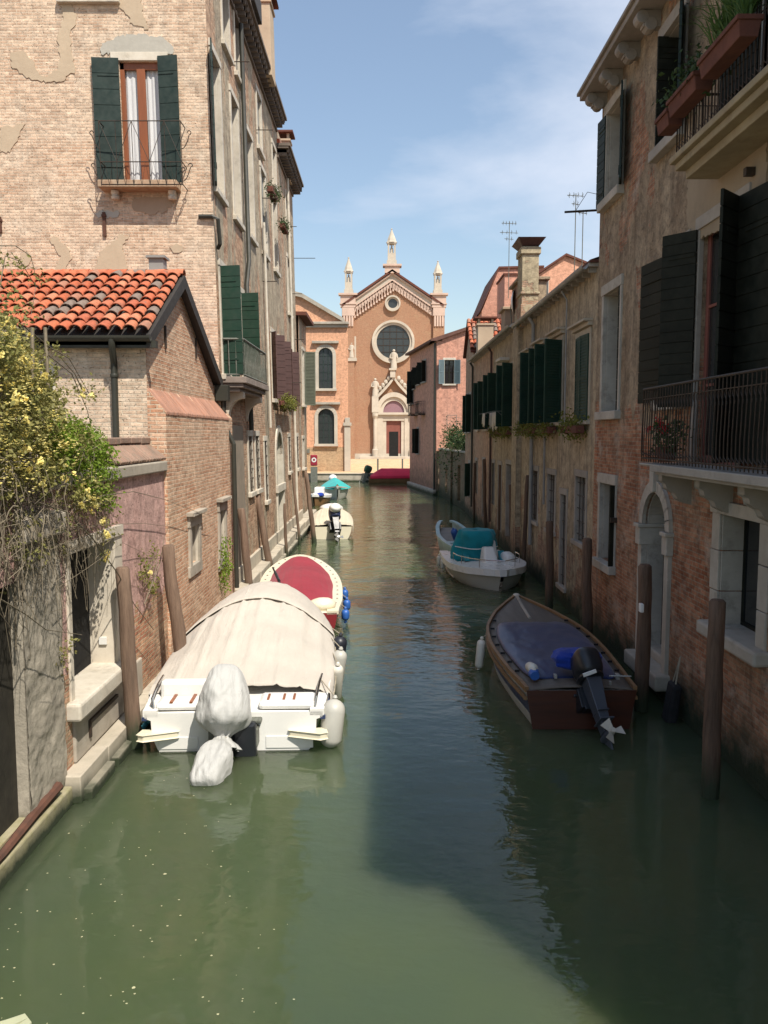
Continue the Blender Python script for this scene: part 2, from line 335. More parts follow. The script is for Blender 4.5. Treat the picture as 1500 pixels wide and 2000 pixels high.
M['inside']=pm('dark_interior',(.012,.012,.012),.9,.2,2,0)
M['terra']=pm('terracotta',(.165,.06,.038),.9,.35,7,.004,c2=(.10,.04,.03),dirt=.4)
M['campo']=None
def glass(name,c,rough=.08):
    t=NT(name); v=t.uv(src='Object'); return t.done(c,rough,t.bump(t.noise(v,1.2,2),.02,.25),0,.7)
M['glass']=glass('window_glass',(.015,.017,.018))
M['glasso']=glass('old_glass',(.03,.035,.035),.25)
# glossy things for boats
def gm(name,c,rough=.3,var=.1,sc=3,dirt=.12,spec=.5): return pm(name,c,rough,var,sc,.0015,spec=spec,dirt=dirt)
M['gel']=gm('white_gelcoat',(.76,.75,.71)); M['gelc']=gm('cream_gelcoat',(.74,.68,.52)); M['gelb']=gm('pale_blue_gelcoat',(.34,.50,.53),.4)
M['gelgrey']=gm('grey_hull',(.50,.49,.44),.4); M['redhull']=gm('red_hull',(.22,.02,.025),.35); M['bluetrim']=gm('navy_trim',(.03,.045,.11),.4)
M['mahog']=pm('mahogany',(.085,.024,.012),.35,.45,14,.002,c2=(.045,.014,.009),stretch=(.12,1,1),spec=.5)
M['deckw']=pm('worn_grey_deck',(.15,.125,.10),.6,.3,9,.003,stretch=(1,.12,1))
M['rail']=pm('worn_varnished_rail',(.30,.17,.08),.45,.3,9,.002); M['motor']=pm('motor_black',(.018,.02,.024),.35,.3,5,.001,spec=.5)
M['motorg']=pm('motor_grey_paint',(.07,.08,.10),.35,.2,5,.001,spec=.5)
M['alu']=pm('cast_aluminium',(.50,.50,.48),.35,.2,8,.001,metal=.6); M['chrome']=pm('polished_steel',(.6,.6,.6),.2,.1,8,0,metal=1)
M['fender']=gm('grey_fender',(.50,.49,.44),.45,.2); M['fenderd']=gm('black_fender',(.02,.022,.03),.4); M['fenderb']=gm('blue_fender',(.03,.12,.42),.45); M['fenderw']=gm('white_fender',(.66,.63,.55),.5)
M['rope']=pm('rope',(.42,.37,.28),.9,.3,30,.002); M['ropeb']=pm('blue_rope',(.05,.25,.33),.9,.3,30,.002)
def fabric(name,c,var=.12,wr=.02,sc=2.5,rough=.85):
    t=NT(name); v=t.uv(src='Object'); n=t.noise(v,sc,6,.55,.6); f=t.noise(v,60,3)
    st=t.noise(t.uv(src='Object',sc=(3,.6,1)),2.2,4,.55,.8)
    col=t.mix(t.ramp(t.noise(v,1.2,5,.6),(.35,0.),(.7,1.)),c,tuple(x*(1-var) for x in c)); col=t.mix(.10,col,f,'MULTIPLY')
    nm=t.bump(t.math('ADD',st,t.math('MULTIPLY',n,.6)),wr,.8); nm=t.bump(f,.002,.4,nm)
    t.b.inputs['Sheen Weight'].default_value=.15
    return t.done(col,rough,nm,spec=.2)
M['canvas']=fabric('cream_canvas',(.53,.485,.42),.12,.03); M['greytarp']=fabric('grey_motor_cover',(.46,.46,.44),.12,.05,3,.55)
M['redtarp']=fabric('crimson_canvas',(.30,.026,.045),.2,.012); M['teal']=fabric('teal_tarp',(.012,.25,.30),.3,.03); M['bluetarp']=fabric('navy_tarp',(.026,.042,.12),.3,.006,2,.33)
M['bluecloth']=fabric('blue_cloth',(.01,.04,.30),.3,.03,5); M['turq']=fabric('turquoise_tarp',(.03,.42,.40),.15,.015); M['redc']=fabric('bright_red_cover',(.72,.04,.09),.15,.01)
M['tanc']=fabric('tan_boat_cover',(.62,.55,.42),.12,.02)
# roof tiles, colour picked per tile
def tilemat(name,cols):
    t=NT(name); a=t.n('ShaderNodeAttribute'); a.attribute_name='rnd'; v=t.uv(src='Object'); n=t.noise(v,18,5,.6)
    k=len(cols); c=t.ramp(a.outputs['Fac'],*[(i/k,cols[i]) for i in range(k)]); c.node.color_ramp.interpolation='CONSTANT'
    c=t.mix(1,c,t.ramp(n,(.3,.72),(.7,1.15)),'MULTIPLY'); c=t.mix(t.step(t.noise(v,5,8,.7),.56,.70),c,(.16,.11,.08))
    return t.done(c,.8,t.bump(n,.006))
M['tile']=tilemat('terracotta_tiles',[(.46,.125,.06),(.40,.115,.06),(.50,.16,.08),(.43,.14,.075),(.48,.14,.065),(.47,.17,.09),(.52,.20,.11),(.42,.11,.05),(.21,.16,.13),(.36,.17,.11),(.45,.13,.06)])
def tile_roof(mb,O,A,S,ncol,nrow,pitch=.205,run=.33,r=.093,rnd=None,every=1):
    """barrel tiles: O lower corner, A along the eave, S up the slope"""
    A=Vector(A).normalized(); S=Vector(S).normalized(); N=A.cross(S).normalized()
    if N.z<0: N=-N
    for j in range(nrow):
        for i in range(ncol):
            jt=R.uniform(-.012,.012); c=Vector(O)+A*((i+.5)*pitch+jt)+S*(j*run+R.uniform(-.015,.015)); q=R.random()
            vs=[]; K=6; sk=R.uniform(-.02,.02)
            for e,(ss,rr,hh) in enumerate(((0,r*1.08,.045),(run*1.12,r*.85,.008))):
                for th in (0,1):
                    for k in range(K+1):
                        an=math.pi*k/K; rx=rr-(.016 if th else 0)
                        vs.append(c+A*(-math.cos(an)*rx+sk*e)+N*(math.sin(an)*rx*.85+hh)+S*ss)
            n=K+1; fs=[]
            for k in range(K):
                fs.append((k,k+1,2*n+k+1,2*n+k)); fs.append((n+k+1,n+k,3*n+k,3*n+k+1)); fs.append((k+1,k,n+k,n+k+1))
            mb.add(vs,fs); mb.r+= [q]*len(fs)
def build_tiles(mb,parent,name='roof_tiles'):
    o=mb.build(name,M['tile'],parent,smooth=True)
    at=o.data.attributes.new('rnd','FLOAT','FACE'); at.data.foreach_set('value',mb.r+[.1]*(len(mb.f)-len(mb.r))); return o
# ------------------------------------------------------------------ wall and window builders
def arcpts(a,b,d,K=12,frac=1.0):
    r=(b-a)/2; m=(a+b)/2; zc=d-r*frac
    return [(m-r*math.cos(math.pi*k/K), zc+r*frac*math.sin(math.pi*k/K)) for k in range(K+1)], zc
def wall(mb,F,s0,s1,z0,z1,holes=(),depth=.28):
    S=sorted({s0,s1}|{h[0] for h in holes}|{h[1] for h in holes}); Z=sorted({z0,z1}|{h[2] for h in holes}|{h[3] for h in holes})
    S=[x for x in S if s0-1e-6<=x<=s1+1e-6]; Z=[x for x in Z if z0-1e-6<=x<=z1+1e-6]
    flip = F.U.cross(F.V).dot(F.N)<0
    def q(*p):
        p=[F.pt(*x) for x in p]
        mb.quad(*(p[::-1] if flip else p))
    for i in range(len(S)-1):
        for j in range(len(Z)-1):
            cs=(S[i]+S[i+1])/2; cz=(Z[j]+Z[j+1])/2
            if any(h[0]<cs<h[1] and h[2]<cz<h[3] for h in holes): continue
            q((S[i],Z[j]),(S[i+1],Z[j]),(S[i+1],Z[j+1]),(S[i],Z[j+1]))
    for h in holes:
        a,b,c,d=h[:4]; D=h[5] if len(h)>5 else depth; top=d
        if len(h)>4 and h[4]:
            P,zc=arcpts(a,b,d)
            for k in range(len(P)-1):
                p,p2=P[k],P[k+1]; q((p[0],p[1]),(p2[0],p2[1]),(p2[0],d),(p[0],d))
                q((p[0],p[1],0),(p[0],p[1],-D),(p2[0],p2[1],-D),(p2[0],p2[1],0))
            top=zc
        else: q((a,d,0),(a,d,-D),(b,d,-D),(b,d,0))
        q((a,c,-D),(a,c,0),(b,c,0),(b,c,-D)); q((a,c,0),(a,c,-D),(a,top,-D),(a,top,0)); q((b,c,-D),(b,c,0),(b,top,0),(b,top,-D))
def surround(F,h,parent,mat,w=.12,proud=.03,lintel=.14,sillh=.10,sillp=.10,cornice=0,name='window',bev=.008,inner=.0,lining=True):
    """stone surround of an opening: the window part, with a sill as its child"""
    a,b,c,d=h[:4]; mb=MB(); n0=-.04
    if len(h)>4 and h[4]:
        P,zc=arcpts(a,b,d); P2,_=arcpts(a-w,b+w,d+w)
        mb.ob(F,a-w,a+.004,c,zc,n0,proud); mb.ob(F,b-.004,b+w,c,zc,n0,proud)
        for k in range(len(P)-1): mb.prism(F,[P[k],P[k+1],P2[k+1],P2[k]],n0,proud)
        if lining:
            mb.ob(F,a-.001,a+.014,c+.003,zc,-.31,n0+.001); mb.ob(F,b-.014,b+.001,c+.003,zc,-.31,n0+.001); P3,_=arcpts(a+.014,b-.014,d-.014)
            for k in range(len(P)-1): mb.prism(F,[P3[k],P3[k+1],P[k+1],P[k]],-.31,n0+.001)
    else:
        mb.ob(F,a-w,a+.004,c,d-.004,n0,proud); mb.ob(F,b-.004,b+w,c,d-.004,n0,proud); mb.ob(F,a-w-.02,b+w+.02,d-.004,d+lintel,n0,proud+.012)
    if not(len(h)>4 and h[4]) and lining: mb.ob(F,a-.001,a+.014,c+.003,d-.003,-.30,n0+.001); mb.ob(F,b-.014,b+.001,c+.003,d-.003,-.30,n0+.001); mb.ob(F,a,b,d-.014,d,-.30,n0+.001)
    if cornice: mb.ob(F,a-w-.08,b+w+.08,d+lintel+w*(len(h)>4),d+lintel+w*(len(h)>4)+.07,n0,proud+cornice)
    o=mb.build(name,mat,parent,bevel=bev)
    if sillh:
        s=MB(); s.ob(F,a-w-.05,b+w+.05,c-sillh,c+.004,n0,proud+sillp); s.build('sill',mat,o,bevel=.012)
    return o
def casement(F,h,parent,fm,gm_,n=-.2,bars=1,cross=1,fw=.06,curtain=False):
    """wooden frame and glass in the depth of the opening"""
    a,b,c,d=h[:4]; f=MB(); g=MB(); arch=len(h)>4 and h[4]; zt=d
    if arch:
        P,zc=arcpts(a,b,d); P2,_=arcpts(a+fw,b-fw,d-fw); zt=zc
        for k in range(len(P)-1): f.prism(F,[P[k],P[k+1],P2[k+1],P2[k]],n-.03,n+.03)
        g.prism(F,[(a,c)]+P+[(b,c)],n-.008,n+.008)
    else:
        f.ob(F,a,b,d-fw,d,n-.03,n+.03); g.ob(F,a,b,c,d,n-.008,n+.008)
    f.ob(F,a,a+fw,c,zt,n-.03,n+.03); f.ob(F,b-fw,b,c,zt,n-.03,n+.03); f.ob(F,a+fw,b-fw,c,c+fw,n-.03,n+.03)
    for k in range(bars): x=a+(b-a)*(k+1)/(bars+1); f.ob(F,x-fw*.6,x+fw*.6,c+fw,(d-.02) if arch else d-fw,n-.025,n+.04)
    for k in range(cross): zz=c+(d-c)*(k+1)/(cross+1); f.ob(F,a+fw,b-fw,zz-.018,zz+.018,n-.02,n+.034)
    fr=f.build('window_frame',fm,parent); g.build('pane',gm_,fr)
    if curtain:
        cu=MB(); N_=40
        cu.grid(lambda u,v:F.pt(a+(b-a)*u, c+(d-c)*v, n-.07+.018*math.sin(u*math.pi*2*9)+.006*math.sin(u*71)),80,2); cu.build('curtain',M['curtain'],fr,smooth=True)
    return fr
def shutter(F,sh,z0,z1,width,ang,parent,mat,kind='plank',n=.04,name='shutter',th=.035,rows=9):
    """leaf hinged at s=sh; width signed; ang degrees from closed (0) to flat on the wall (180)"""
    sg=1 if width>0 else -1; wd=abs(width); a=rad(ang)
    if ang>10: sg=-sg                       # width then names the side it folds to
    ds,dn=math.cos(a)*sg,math.sin(a)
    ns,nn=(-math.sin(a)*sg,math.cos(a)); mb=MB()
    def bx(u0,u1,c,d,t0,t1):
        P=[]
        for zz in (c,d):
            for (u,t) in ((u0,t0),(u1,t0),(u1,t1),(u0,t1)): P.append(F.pt(sh+ds*u+ns*t,zz,n+dn*u+nn*t))
        mb.hexa(P)
    if kind=='plank':
        k=rows; hh=(z1-z0)/k; bx(.004,wd-.004,z0+.002,z1-.002,-.006,.006)
        for i in range(k): bx(0,wd,z0+i*hh+.006,z0+(i+1)*hh-.006,-th/2,th/2)
        for zz in (z0+(z1-z0)*.14,z0+(z1-z0)*.86): bx(.01,wd*.8,zz-.02,zz+.02,-th/2-.012,-th/2-.001); bx(.01,wd*.8,zz-.02,zz+.02,th/2+.001,th/2+.012)
    else:
        e=.055
        bx(0,e,z0,z1,-th/2,th/2); bx(wd-e,wd,z0,z1,-th/2,th/2)
        for zz in (z0,(z0+z1)/2-e/2,z1-e): bx(e,wd-e,zz,zz+e,-th/2+.002,th/2-.002)
        k=max(6,int((z1-z0)/.065))
        for i in range(k):
            zz=z0+e+(z1-z0-2*e)*(i+.5)/k; P=[]
            for zo in (-.004,.004):
                for (u,t,dz) in ((e,-th*.45,.022),(wd-e,-th*.45,.022),(wd-e,th*.45,-.022),(e,th*.45,-.022)): P.append(F.pt(sh+ds*u+ns*t,zz+zo+dz,n+dn*u+nn*t))
            mb.hexa(P)
        bx(e,wd-e,z0+e,z1-e,-.003,.003)
    return mb.build(name,mat,parent)
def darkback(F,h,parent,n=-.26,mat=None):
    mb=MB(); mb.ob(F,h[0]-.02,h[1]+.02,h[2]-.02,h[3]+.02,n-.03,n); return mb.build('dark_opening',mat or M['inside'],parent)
def grille(F,h,parent,n=-.08,nx=3,nz_=5,r=.009,mat=None):
    mb=MB(); a,b,c,d=h[:4]
    for i in range(nx): x=a+(b-a)*(i+.5)/nx; mb.tube([F.pt(x,c,n),F.pt(x,d-.01,n)],r,6)
    for i in range(nz_): zz=c+(d-c)*(i+.5)/nz_; mb.tube([F.pt(a,zz,n+.015),F.pt(b,zz,n+.015)],r,6)
    return mb.build('grille',mat or M['iron'],parent)
def patch(F,pts,parent,mat,th=.016,name='plaster_patch',px=True,jit=.034,n0=-.01):
    P=[F.px(*p) for p in pts] if px else pts; Q=[]
    for i in range(len(P)):
        a=Vector(P[i]); b=Vector(P[(i+1)%len(P)]); L=(b-a).length; k=max(1,int(L/.055)); 
        for j in range(k):
            p=a+(b-a)*j/k
            if j: p+=Vector((R.uniform(-jit,jit),R.uniform(-jit,jit)))
            Q.append((p.x,p.y))
    from mathutils.geometry import tessellate_polygon
    k=len(Q); tri=tessellate_polygon([[Vector((x,y,0)) for x,y in Q]]); mb=MB()
    vs=[F.pt(a,z,th) for a,z in Q]+[F.pt(a,z,n0) for a,z in Q]
    mb.add(vs,[tuple(t) for t in tri]+[(i,i+k,(i+1)%k+k,(i+1)%k) for i in range(k)])
    o=mb.build(name,mat,parent)
    import bmesh
    b_=bmesh.new(); b_.from_mesh(o.data); bmesh.ops.recalc_face_normals(b_,faces=b_.faces); b_.to_mesh(o.data); b_.free()
    return o
def leafmb(mb,c,size,n,spread,flat=1.0,droop=0):
    for _ in range(n):
        p=Vector(c)+Vector((R.gauss(0,1)*spread[0],R.gauss(0,1)*spread[1],R.gauss(0,1)*spread[2]))
        d=Vector((R.uniform(-1,1),R.uniform(-1,1),R.uniform(-1,.7)-droop)).normalized(); s=d.cross(Vector((R.uniform(-1,1),R.uniform(-1,1),R.uniform(-1,1)))).normalized()
        L=size*R.uniform(.6,1.3); W=L*.30; k=d.cross(s)*L*.12
        mb.add([p,p+d*L*.5+s*W+k,p+d*L,p+d*L*.5-s*W+k],[(0,1,2),(0,2,3)])
def leafmat(name,c,c2,trans=.25):
    t=NT(name); g=t.n('ShaderNodeNewGeometry'); v=t.uv(src='Object'); r=t.n('ShaderNodeTexWhiteNoise'); t.lk(g.outputs['Position'],r.inputs['Vector'])
    n=t.noise(v,3,3); n2=t.noise(v,17,2)
    col=t.mix(t.ramp(t.math('ADD',t.math('MULTIPLY',n,.6),t.math('MULTIPLY',n2,.4)),(.38,0.),(.62,1.)),c,c2)
    t.done(col,.55,None,spec=.3)
    tr=t.n('ShaderNodeBsdfTranslucent'); t.lk(col,tr.inputs[0]); ms=t.n('ShaderNodeMixShader'); ms.inputs[0].default_value=trans
    o=t.t.nodes['Material Output']; t.t.links.new(t.b.outputs[0],ms.inputs[1]); t.t.links.new(tr.outputs[0],ms.inputs[2]); t.t.links.new(ms.outputs[0],o.inputs[0]); return t.m
M['leaf']=leafmat('bright_green_leaves',(.12,.21,.02),(.24,.32,.04),.4); M['leafo']=leafmat('olive_leaves',(.17,.18,.05),(.28,.25,.09),.35); M['leafd']=leafmat('dark_leaves',(.03,.06,.02),(.06,.09,.025))
M['petal']=leafmat('yellow_petals',(.85,.72,.22),(.90,.82,.40),.35); M['petalr']=leafmat('red_petals',(.60,.02,.03),(.5,.01,.02)); M['leafy']=leafmat('yellow_green_leaves',(.20,.19,.03),(.12,.14,.03))
M['twig']=pm('dry_twigs',(.24,.20,.14),.9,.4,12,.002,c2=(.14,.115,.08))
# ------------------------------------------------------------------ water, ground, campo
def water():
    t=NT('canal_water'); P=t.uv(src='P')
    a=t.noise(t.uv(src='P',sc=(.9,1.25,1)),1.1,3,.5,.35); b=t.noise(t.uv(src='P',sc=(1.,1.5,1)),4.6,3,.5,.3); c=t.noise(t.uv(src='P',sc=(.35,.5,1)),.5,3,.5)
    calm=t.ramp(t.yr(4,24),(0,.20),(.35,.28),(1,.75))
    h=t.math('ADD',t.math('MULTIPLY',a,.62),t.math('MULTIPLY',b,.19)); h=t.math('ADD',h,t.math('MULTIPLY',c,1.0)); h=t.math('MULTIPLY',h,calm)
    nm=t.bump(h,.085,1.)
    n=t.noise(P,.35,5,.6); col=t.mix(t.ramp(n,(.35,0.),(.65,1.)),(.068,.090,.042),(.058,.082,.046))
    t.b.inputs['IOR'].default_value=1.33
    t.b.inputs['Subsurface Weight'].default_value=1.0; t.b.inputs['Subsurface Radius'].default_value=(3.2,4.2,3.0); t.b.inputs['Subsurface Scale'].default_value=1.0
    t.done(col,.025,nm,0,.5); t.b.inputs['Specular Tint'].default_value=(1,1,1,1)
    mb=MB(); mb.quad((-900,-300,0),(900,-300,0),(900,1500,0),(-900,1500,0)); o=mb.build('water',t.m); tag(o,kind='structure')
water()
g=MB()
def land(poly,z=.55,zb=-1.5):
    from mathutils.geometry import tessellate_polygon
    k=len(poly); tri=tessellate_polygon([[Vector((x,y,0)) for x,y in poly]])
    g.add([(x,y,z) for x,y in poly]+[(x,y,zb) for x,y in poly],[tuple(t_) for t_ in tri]+[(i,(i+1)%k,(i+1)%k+k,i+k) for i in range(k)])
land([(-900,-300),(-3.9,-300),(-3.9,39.5),(-900,39.5)],.3)
land([(900,-300),(4.6,-300),(4.6,43.0),(4.3,54.9),(2.5,64.6),(900,64.6)],.3)
land([(-900,70.4),(900,70.4),(900,1500),(-900,1500)],.55)
tag(g.build('ground',pm('packed_ground',(.30,.25,.18),.9,.3,1,.01)),kind='structure')
# campo paving: herringbone brick with stone bands
t=NT('campo_brick_paving'); uv=t.uv(rot=(0,0,rad(35))); b=t.n('ShaderNodeTexBrick'); t.lk(uv,b.inputs['Vector']); b.inputs['Scale'].default_value=1; b.inputs['Brick Width'].default_value=1.6; b.inputs['Row Height'].default_value=.5; b.inputs['Mortar Size'].default_value=.03
b.inputs['Color1'].default_value=(.52,.33,.18,1); b.inputs['Color2'].default_value=(.60,.42,.25,1); b.inputs['Mortar'].default_value=(.62,.52,.38,1)
M['campo']=t.done(t.mix(1,b.outputs['Color'],t.ramp(t.noise(uv,1.2,6),(.3,.8),(.7,1.15)),'MULTIPLY'),.9,spec=.2)
mb=MB(); mb.quad((-30,72.0,.62),(30,72.0,.62),(30,113.6,.64),(-30,113.6,.64)); tag(mb.build('campo_paving',M['campo']),kind='structure')
mb=MB(); mb.box(-40,40,70.0,72.0,-1.2,.64); mb.box(-40,40,69.92,70.3,.644,.72); tag(mb.build('far_quay',M['quay'],bevel=.02),kind='structure')
mb=MB(); mb.box(-3.3,12,112.6,113.99,.64,1.0); tag(mb.build('church_steps',M['churchstone'],bevel=.02),kind='structure')
# canal ledges
def ledge(x_out,x_in,y0,y1,z,seg,mat,seed):
    r=random.Random(seed); mb=MB(); y=y0
    while y<y1-.05:
        L=min(r.uniform(*seg),y1-y); dx=r.uniform(-.03,.03); dz=r.uniform(-.02,.02); mb.box(min(x_in,x_out+dx),max(x_in,x_out+dx),y+.006,y+L-.006,-1.4,z+dz)
        mb.box(min(x_in,x_out-.09+dx*2 if x_out>0 else x_out+.09+dx*2),max(x_in,x_out-.09 if x_out>0 else x_out+.09),y+.1,y+L-.03,-1.4,z*.42+dz) if True else 0
        y+=L
    return mb
tag(ledge(-3.30,-3.9,8.7,18.9,.30,(.7,1.6),0,3).build('quay_ledge',M['quay'],bevel=.03),kind='structure')
tag(ledge(-3.22,-3.9,19.0,39.4,.42,(1.0,2.2),0,4).build('quay_ledge',M['quay'],bevel=.03),kind='structure')
mb=MB(); mb.box(-9,-3.50,3.0,8.69,-1.4,.26); mb.box(-3.52,-3.38,3.0,8.69,-1.4,.20); tag(mb.build('landing_paving',pm('mossy_paving',(.36,.32,.22),.9,.35,5,.02,c2=(.20,.19,.09),dirt=.5,damp=.22),bevel=.02),kind='structure')
# ------------------------------------------------------------------ LEFT: tall peach brick palazzo
LEAN=-.020; YT=18.6; XT=-3.54
TF=Fr((XT,YT,0),(1,0,0),(0,-1,0),(LEAN,0,1)); TC=Fr((XT,YT,0),(0,1,0),(1,0,0),(LEAN,0,1))
T=thing('tall_brick_house','tall pale peach brick house with worn canal side and dark bracketed eaves, at left','house',(-8,YT+8,.3))
hW=TF.rect(238,121,318,360); hU=TF.rect(125,-60,215,-4)
mb=MB(); wall(mb,TF,-16,0,.2,15.1,[hW,hU],.3); mb.build('front_wall',M['tall'],T)
wn_=surround(TF,(hW[0]-.05,hW[1]+.05,hW[2],hW[3]+.02),T,M['stone'],w=.10,lintel=.17,sillh=0,name='balcony_window')
casement(TF,hW,wn_,M['wood'],M['glasso'],n=-.16,bars=1,cross=0,fw=.085,curtain=False)
cu=MB(); a,b,c,d=hW[:4]; 
cu.grid(lambda u,v:TF.pt(a+(b-a)*u, c+.1+(d-c-.2)*v, -.132+.012*math.sin(u*math.pi*2*8)+.004*math.sin(u*61)),80,1); cu.build('curtain',M['curtain'],wn_,smooth=True)
f=MB(); m_=(a+b)/2
f.ob(TF,a,a+.09,c,d,-.10,-.05); f.ob(TF,b-.05,b,c,d,-.10,-.05); f.ob(TF,m_-.09,m_+.09,c,d-.09,-.10,-.045); f.ob(TF,a,b,d-.14,d,-.10,-.05); f.ob(TF,a+.09,b-.05,c,c+.10,-.10,-.06); f.build('door_frame',M['wood'],wn_,bevel=.006)
sL=TF.rect(187,115,238,361); sR=TF.rect(314,111,353,359)
shutter(TF,sL[1],sL[2],sL[3],-(sL[1]-sL[0]),176,wn_,M['green'],rows=8,n=.05)
shutter(TF,sR[0],sR[2],sR[3],(sR[1]-sR[0]),172,wn_,M['green'],rows=8,n=.05)
mb=MB(); mb.ob(TF,hU[0]-.15,hU[1]+.2,hU[2]-.13,hU[2],-.05,.12); mb.build('sill',M['stonew'],T,bevel=.01)
# juliet balcony
q=TF.rect(203,362,354,376,.0); bal=MB(); bal.ob(TF,q[0],q[1],q[2],q[3],0,.42); bal=bal.build('balcony_slab',pm('stained_balcony_slab',(.50,.38,.26),.85,.35,7,.008,c2=(.30,.18,.11),dirt=.4),T,bevel=.015)
mb=MB()
for xx in (229,339):
    s,z=TF.px(xx,376); mb.lathe(TF.pt(s,z-.20,.16),[(.02,0),(.075,.01),(.09,.06),(.06,.10),(.085,.13),(.085,.19)],14); mb.ob(TF,s-.07,s+.07,z-.16,z+.0,0,.12)
mb.build('bracket',M['stone'],bal,smooth=True)
mb=MB(); a,b=TF.px(192,236,.42)[0],TF.px(352,236,.42)[0]; zt=TF.px(270,236,.42)[1]; zm=TF.px(270,316,.42)[1]; zb_=TF.px(270,362,.42)[1]
for z in (zt,zm,zb_+.02): mb.tube([TF.pt(a,z,.42),TF.pt(b,z,.42)],.011,6); mb.tube([TF.pt(a,z,0),TF.pt(a,z,.42)],.011,6); mb.tube([TF.pt(b,z,0),TF.pt(b,z,.42)],.011,6)
k=5; W=(b-a)/k
for i in range(k+1): mb.tube([TF.pt(a+W*i,zb_,.42),TF.pt(a+W*i,zt,.42)],.008,5)
for i in range(k):
    x0,x1=a+W*i,a+W*(i+1)
    (mb.tube([TF.pt(x0,zm,.42),TF.pt(x1,zt,.42)],.007,5) if i%2 else mb.tube([TF.pt(x0,zt,.42),TF.pt(x1,zm,.42)],.007,5))
    for jj in range(2):
        xa=x0+W/2*jj; mb.tube([TF.pt(xa,zb_,.42),TF.pt(xa+W/4,zm,.42),TF.pt(xa+W/2,zb_,.42)],.006,5)
def scroll(F,s,z,n,sg,r=.10):
    return [F.pt(s+sg*(r*1.3*t_/10),z+r*2.2*(t_/10)**2,n) for t_ in range(11)]+[F.pt(s+sg*(r*1.3+.04*math.sin(t_*.6)),z+r*2.2+.04-.04*math.cos(t_*.6),n) for t_ in range(1,9)]
for sg,s in ((1,b),(-1,a)):
    for z in (zb_+.10,zm+.28): mb.tube(scroll(TF,s,z,.38,sg,.13),.010,5)
mb.build('railing',M['iron'],bal)
# plaster remains
for P in ([(118,-4),(140,-4),(150,35),(138,62),(140,100),(147,138),(120,160),(90,162),(50,150),(22,130),(22,102),(45,100),(60,115),(75,140),(90,150),(112,138),(118,110),(112,70),(125,40)],
          [(222,-4),(275,-4),(280,30),(290,58),(262,50),(246,28)],[(0,250),(50,242),(20,298),(0,298)],[(190,556),(186,520),(200,490),(225,470),(240,456),(252,462),(240,485),(250,520),(255,556)],
          [(98,470),(105,460),(130,480),(142,505),(130,520),(133,556),(105,556),(110,520),(120,500)],[(333,484),(345,476),(358,482),(354,492),(338,493)],[(40,500),(55,492),(62,505),(52,520),(42,512)]):
    patch(TF,P,T,M['plpatch'])
patch(TF,[(197,106),(200,85),(225,74),(270,66),(320,74),(335,88),(338,106)],T,M['plgrey'],.02)
patch(TF,[(262,385),(330,385),(336,400),(322,414),(290,419),(262,412),(258,396)],T,M['pldark'])
patch(TF,[(186,418),(200,411),(232,412),(230,425),(200,424),(192,426)],T,M['plgrey'])
mb=MB()
for xx,y0,y1 in ((206,415,462),(2,424,455)):
    s,z0=TF.px(xx,y1); z1=TF.px(xx,y0)[1]; mb.ob(TF,s-.035,s+.03,z0,z1,-.02,.05); mb.ob(TF,s-.05,s+.05,z1-.10,z1-.05,.0,.06)
mb.build('wall_anchor',M['rust'],T)
mb=MB(); s,z=TF.px(389,424); mb.tube([TF.pt(s,z,.05),TF.pt(-.02,z,.06),TF.pt(.10,z-.05,.04),TF.pt(.10,z-.55,-.10),TF.pt(.03,z-.62,-.2)],.045,8); mb.build('corner_pipe',M['pipe'],T)
# canal side
def sd(d): return d-YT
def tcz(px,py): return TC.px(px,py)[1]
WIN=[]  # s0,s1,z0,z1,kind
def W(d,w,z0,z1,**k): WIN.append(((sd(d)-w/2,sd(d)+w/2,z0,z1),k))
W(19.35,.95,9.4,12.35,sh='L',col='green'); W(21.7,.95,9.4,12.35,); W(24.0,.95,9.5,12.3); W(26.6,.95,9.6,12.1,fr='bluesh'); W(29.3,.95,9.6,12.0)
W(20.9,.85,13.2,14.7); W(22.6,.85,13.2,14.7); W(26.2,.85,12.6,14.2,fr='bluesh'); W(29.6,.85,12.5,13.8); W(33.3,.85,11.9,13.2)
W(19.45,.9,5.35,7.75,sh='B',col='green2'); W(22.15,.9,5.35,7.6,sh='B',col='green2'); W(27.7,.7,5.15,7.3,sh='B',col='brownsh'); W(29.6,.7,5.15,7.3,sh='B',col='brownsh'); W(32.4,.7,5.1,7.2,sh='B',col='brownsh')
W(33.2,.9,8.7,10.8)
W(22.35,.55,2.45,3.95,g=1); W(23.55,.55,2.45,3.95,g=1); W(25.2,.4,2.0,3.8,g=1); W(31.5,.5,2.6,3.9,g=1); W(34.5,.5,2.6,3.9,g=1)
door=(sd(27.7),sd(29.3),.45,4.1,True)
mb=MB(); holes=[h for h,k in WIN]+[door]; wall(mb,TC,0,17.0,.2,14.9,holes,.28)
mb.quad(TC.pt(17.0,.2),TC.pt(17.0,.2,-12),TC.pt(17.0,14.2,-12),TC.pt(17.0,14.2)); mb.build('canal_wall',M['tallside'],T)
for h,k in WIN:
    wo=surround(TC,h,T,M['stonew'],w=.13,proud=.035,lintel=.15,sillh=.12,sillp=.06)
    if k.get('fr'): casement(TC,h,wo,M['stoneg'],M[k['fr']],n=-.06)
    else: casement(TC,h,wo,M['wood'] if not k.get('g') else M['iron'],M['glass'],n=-.2)
    if k.get('g'): grille(TC,h,wo,nx=3,nz_=6,n=.02)
    c_=M[k.get('col','green')]; hw=(h[1]-h[0])/2
    if k.get('sh') in ('L','B'): shutter(TC,h[0]-.02,h[2],h[3],-hw*(1.0),(102 if h[0]<8 else 150) if k['sh']=='B' else 170,wo,c_,rows=10)
    if k.get('sh')=='B': shutter(TC,h[1]+.02,h[2],h[3],hw,168 if h[0]<8 else 120,wo,c_,rows=10)
